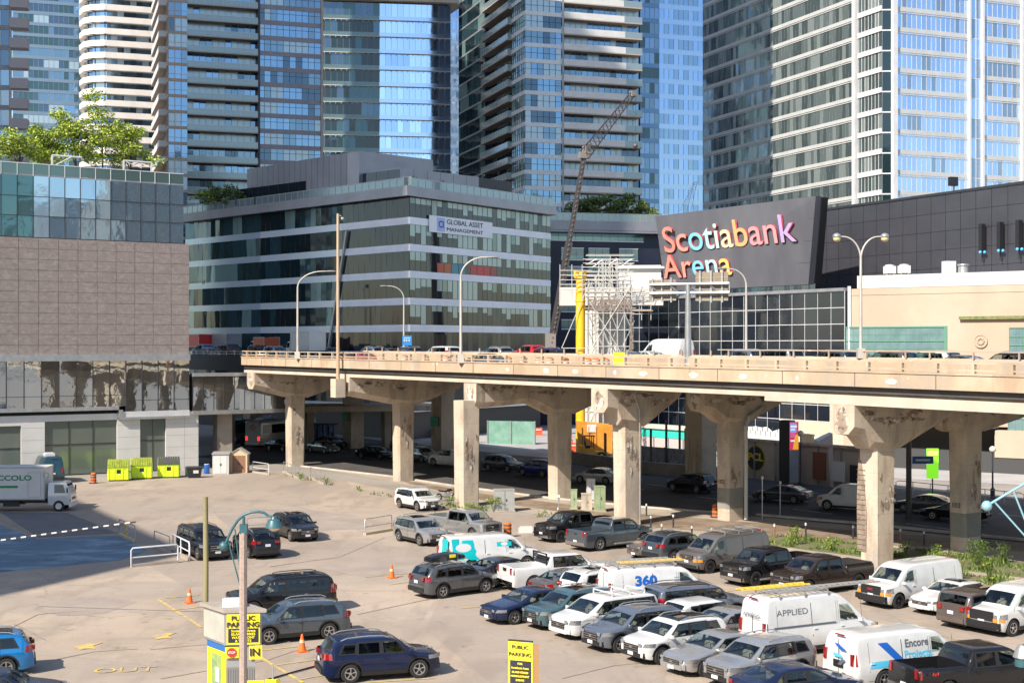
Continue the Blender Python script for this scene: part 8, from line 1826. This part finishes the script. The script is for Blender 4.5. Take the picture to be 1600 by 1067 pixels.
p = (X(1457, 122), 122); t = thing('green_board', 'bright green lit sign board in the shaded forecourt at the right', 'sign', (*p, 0)); m = MB(); m.box((*p, 2.6), (1.0, .15, 2.6)); m.build('board', mat('lit_green', (.20, .65, .02), .4, emit=.6), t); m = MB(); m.box((p[0], p[1]-.1, 3.5), (.9, .05, .4)); m.build('top_band', mat('lit_green_b', (.55, .9, .1), .4, emit=.8), t); m = MB(); m.box((*p, .65), (.1, .1, 1.3)); m.build('leg', darkM, t)
# forklift and orange lift, barriers, worker stuff
def truckette(name, label, x, y, bodym, cat, yaw, S_=1.):
    t = thing(name, label, cat, (x, y, .03), yaw); A = lambda a, b, z: tuple(WM[t] @ Vector((a*S_, b*S_, z*S_)))
    def bx(nm, mt_, *bs):
        m = MB()
        for c, d in bs: m.hexa([A(c[0]+a*d[0]/2, c[1]+b*d[1]/2, c[2]-d[2]/2) for a, b in ((-1, -1), (1, -1), (1, 1), (-1, 1))], [A(c[0]+a*d[0]/2, c[1]+b*d[1]/2, c[2]+d[2]/2) for a, b in ((-1, -1), (1, -1), (1, 1), (-1, 1))])
        m.build(nm, mt_, t)
    bx('body', bodym, ((-.6, 0, .8), (1.4, 1.3, .7)), ((.5, 0, .65), (1.2, 1.2, .4)), ((-1.1, 0, 1.0), (.5, 1.3, .9))); bx('cab_frame', darkM, ((0, .6, 1.7), (.08, .08, 1.3)), ((0, -.6, 1.7), (.08, .08, 1.3)), ((-.9, .6, 1.7), (.08, .08, 1.3)), ((-.9, -.6, 1.7), (.08, .08, 1.3)), ((-.45, 0, 2.35), (1.2, 1.3, .08)))
    bx('seat', blackM, ((-.5, 0, 1.3), (.5, .5, .3)), ((-.75, 0, 1.6), (.12, .5, .5))); bx('mast', darkM, ((1.25, .35, 1.3), (.12, .1, 2.6)), ((1.25, -.35, 1.3), (.12, .1, 2.6)), ((1.25, 0, 2.2), (.1, .7, .1)), ((1.8, .3, .15), (1.1, .1, .06)), ((1.8, -.3, .15), (1.1, .1, .06)))
    for xa, rr in ((.75, .42), (-.85, .36)):
        for s in (-1, 1): m = MB(); m.lathe((xa, s*.6, rr), [(.01, -.13), (rr*.8, -.13), (rr, -.09), (rr, .09), (rr*.8, .13), (.01, .13)], 14, axis='y'); m.v = [A(*v) for v in m.v]; w_ = m.build('wheel', tyreM, t, smooth=40); m = MB(); m.lathe((xa, s*.6, rr), [(.01, s*.14), (rr*.5, s*.14), (rr*.5, s*.12)], 10, axis='y'); m.v = [A(*v) for v in m.v]; m.build('rim', yellowM, w_)
x, y = X(926, 157.5), 157.5; truckette('forklift', 'yellow forklift working on the far side of the road beside the orange container', x, y, mat('forklift_yellow', (.60, .28, .02), .5), 'forklift', .1, 1.15)
x, y = X(922, 163.5), 163.8; ct = thing('orange_container', 'orange steel box with a white notice beside the yellow column foot', 'container', (x, y, 0)); m = MB(); m.hexa([(x-1.2, y, .3), (x+2.6, y-.3, .3), (x+2.6, y+2, .3), (x-1.2, y+2, .3)], [(x-1.6, y, 4.0), (x+2.6, y-.3, 3.6), (x+2.6, y+2, 3.6), (x-1.6, y+2, 4.0)]); m.build('shell', mat('ochre_orange', (.62, .27, .03), .5, col2=(.5, .2, .02), scale=1), ct); m = MB(); m.box((x+.2, y-.2, 3.2), (1.1, .05, .9)); m.build('notice', whiteM, ct); m = MB()
for k in range(5): m.box((x-1+k*.85, y-.2, 1.8), (.1, .1, 3.2))
m.build('rib', MATS['ochre_orange'], ct)
for i, (px, py, lab) in enumerate([(885, 700, 'red orange plastic barrier left of the forklift'), (895, 706, 'red orange plastic barrier nearest the forklift wheels'), (838, 680, 'red orange barrier beside the green mesh fence')]):
    x, y = G(px, py); t = thing('plastic_barrier', lab, 'barrier', (x, y, .02), 0, 'plastic barriers'); m = MB(); m.loft([[(x-.9, y-.25, .02), (x+.9, y-.25, .02), (x+.9, y+.25, .02), (x-.9, y+.25, .02)], [(x-.85, y-.15, .5), (x+.85, y-.15, .5), (x+.85, y+.15, .5), (x-.85, y+.15, .5)], [(x-.85, y-.1, 1.1), (x+.85, y-.1, 1.1), (x+.85, y+.1, 1.1), (x-.85, y+.1, 1.1)]]); m.build('barrier_body', mat('red_orange_plastic', (.75, .08, .02), .5), t)
    m = MB(); m.box((x, y-.2, .8), (1.4, .05, .15)); m.build('stripe', whiteM, t)
for i, (px, py, lab) in enumerate([(767, 684, 'orange drum by the near end of the green fence'), (788, 678, 'orange drum in front of the green fence notice'), (803, 682, 'orange drum right of the green fence notice')]): drum(lab, G(px, py), .02, 'drums beyond the viaduct', r=.35)
wb = thing('wall_blocks', 'white covered storage pile beyond the pier numbered 102', 'storage pile', (X(1190, 146), 146, 0)); m = MB(); rings = []
rr_ = random.Random(5)
for k in range(9): x = lerp(X(1158, 147), X(1225, 143), k/8); y = lerp(147, 143, k/8); z = 4.1+rr_.uniform(-.2, .3); rings.append([(x, y-1, 0), (x, y-.8, z), (x, y+.4, z+.1), (x, y+.6, 0)])
m.loft(rings); m.build('tarpaulin', MATS['tarpaulin_white'], wb); m = MB()
for k in range(8): m.box((lerp(X(1160, 146), X(1222, 142), k/8), lerp(145.6, 141.6, k/8), 4.3), (.06, .06, .5))
m.build('guard_post', darkM, wb)
wb2 = thing('slatted_crates', 'cream slatted crates stacked behind the globe lamp', 'crates', (X(1262, 132), 132, 0)); m = MB()
for k in range(7): m.box((lerp(X(1253, 132), X(1272, 130), k/6), lerp(132, 130.4, k/6), 3.5), (.14, .14, 2.2))
for z in (2.5, 3.4, 4.4): m.wall((X(1252, 132), 132.2), (X(1273, 130), 130.6), z, z+.12, .2)
m.build('slat', mat('cream_wood', (.60, .48, .30), .7), wb2); m = MB(); m.hexa([(X(1275, 130), 129.5, 0), (X(1303, 127), 127, 0), (X(1303, 127), 129, 0), (X(1275, 130), 131.5, 0)], [(X(1276, 130), 129.5, 4.0), (X(1301, 127), 127, 4.9), (X(1303, 127), 129, 4.9), (X(1276, 130), 131.5, 4.0)]); m.build('draped_sheet', MATS['tarpaulin_white'], wb2)
x, y = G(840, 830-24); 
for i, (px, py) in enumerate([(822, 832)]):
    x, y = G(px, py); t = thing('concrete_block', 'small white painted concrete block on the lot edge', 'block', (x, y, .01)); m = MB(); m.box((x, y, .22), (.85, .45, .42), .1); m.box((x-.45, y, .16), (.12, .4, .3), .1); m.build('block', whiteP, t)
# kiosk shelter far left beyond
x0, x1 = X(480, 182), X(520, 180); t = thing('bus_shelter', 'dark framed shelter beyond the first pier under the ramp', 'shelter', (x0, 182, 0)); m = MB(); m.wall((x0, 182), (x1, 181), 0, 2.6, .1); m.build('glass_wall', MATS['sky_glass_deep'], t); m = MB(); m.box(((x0+x1)/2, 181.2, 2.75), (x1-x0+1, 2.4, .2)); 
for k in range(5): m.box((lerp(x0, x1, k/4), 181, 1.35), (.12, .12, 2.7))
m.build('frame', darkM, t)
# ---- weeds and grass
from mathutils import noise
rnd = random.Random(77)
def blades(name, areas, mats, hmin, hmax):
    m = MB()
    for (quad, n) in areas:
        for _ in range(n):
            if rnd.random() < .35: continue
            u, v = rnd.random(), rnd.random(); a = lp(quad[0], quad[1], u); b = lp(quad[3], quad[2], u); x, y = lp(a, b, v)
            if noise.noise((x*.55+9, y*.55, 3)) < -.12: continue
            nz_ = noise.noise((x*.9, y*.9, 0)); h_ = rnd.uniform(hmin, hmax)*(.5+rnd.random())*max(.35, 1+1.6*nz_); an = rnd.uniform(0, 6.28); w_ = rnd.uniform(.03, .08); dx, dy = math.cos(an)*w_, math.sin(an)*w_; lx, ly = rnd.gauss(0, .12)*h_*2, rnd.gauss(0, .12)*h_*2
            m.poly([(x-dx, y-dy, .01), (x+dx, y+dy, .01), (x+dx*.6+lx*.6, y+dy*.6+ly*.6, h_*.6), (x+lx, y+ly, h_)], rnd.randrange(len(mats)))
    o = m.build(name, mats); struct(o, 'stuff'); o['label'] = 'wild grass and weeds along the pavement edge'; o['category'] = 'grass'; return o
gq = lambda *p: [G(*q) for q in p]
blades('grass', [(gq((1195, 850), (1345, 868), (1345, 850), (1195, 835)), 3800), (gq((1393, 872), (1490, 888), (1490, 862), (1393, 856)), 3200), (gq((1490, 890), (1640, 906), (1640, 880), (1490, 866)), 4200), (gq((1490, 915), (1650, 935), (1650, 912), (1500, 897)), 3600), (gq((690, 796), (760, 803), (765, 792), (700, 786)), 1100), (gq((830, 806), (880, 818), (885, 806), (840, 798)), 250), (gq((440, 742), (520, 758), (520, 755), (445, 739)), 300), (gq((560, 770), (700, 790), (700, 786), (565, 766)), 260)], [leafM, leafD, leafD, leafM, leafD, mat('leaf_fresh', (.12, .19, .02), .6), mat('dry_grass', (.20, .18, .07), .8)], .07, .22)
for i, (px, py, h_, r_, lab) in enumerate([(771, 800, 1.3, .7, 'leafy green shrub at the left side of the wide grey utility cabinet'), (703, 792, .9, .5, 'yellow green weed clump in front of the motorcycle wheel'), (735, 799, .8, .6, 'weed clump at the foot of the pier by the motorcycle'), (1240, 852, 1.3, .6, 'tall weeds in the grass left of the rebar pier'), (1300, 862, 1.1, .6, 'weed bush just left of the rebar pier foot'), (1530, 884, 1.7, .9, 'dark bushy weed right of the pier numbered 103'), (1568, 880, 1.4, .7, 'dark weed bush near the right photo edge'), (1500, 905, 1.2, .4, 'tall pale weed stalks behind the white cargo van'), (1545, 913, 1.5, .4, 'tall pale weed stalks behind the white sedan'), (1415, 868, 1.0, .5, 'weed bush right of the rebar pier'), (1462, 872, 1.0, .5, 'weed bush between the two right piers'), (470, 750, .8, .4, 'small weed by the railing near the first pier'), (510, 758, .8, .4, 'small weed by the railing between the first and second pier'), (560, 766, .4, .3, 'tiny weed tuft on the kerb left of the second pier')]):
    plant('weed', lab, (*G(px, py), .02), h_, r_, [leafM, leafB] if i not in (5, 6) else [leafD, leafM], 300+i, 420, .055, 'weeds along the pavement')
for o in list(bpy.data.objects):
    for k in ('s_', 't_', 'zt_', 'k_'):
        if k in o: del o[k]
def rmtree(o):
    for c in list(o.children): rmtree(c)
    bpy.data.objects.remove(o)
for p in PROTOS: rmtree(p)
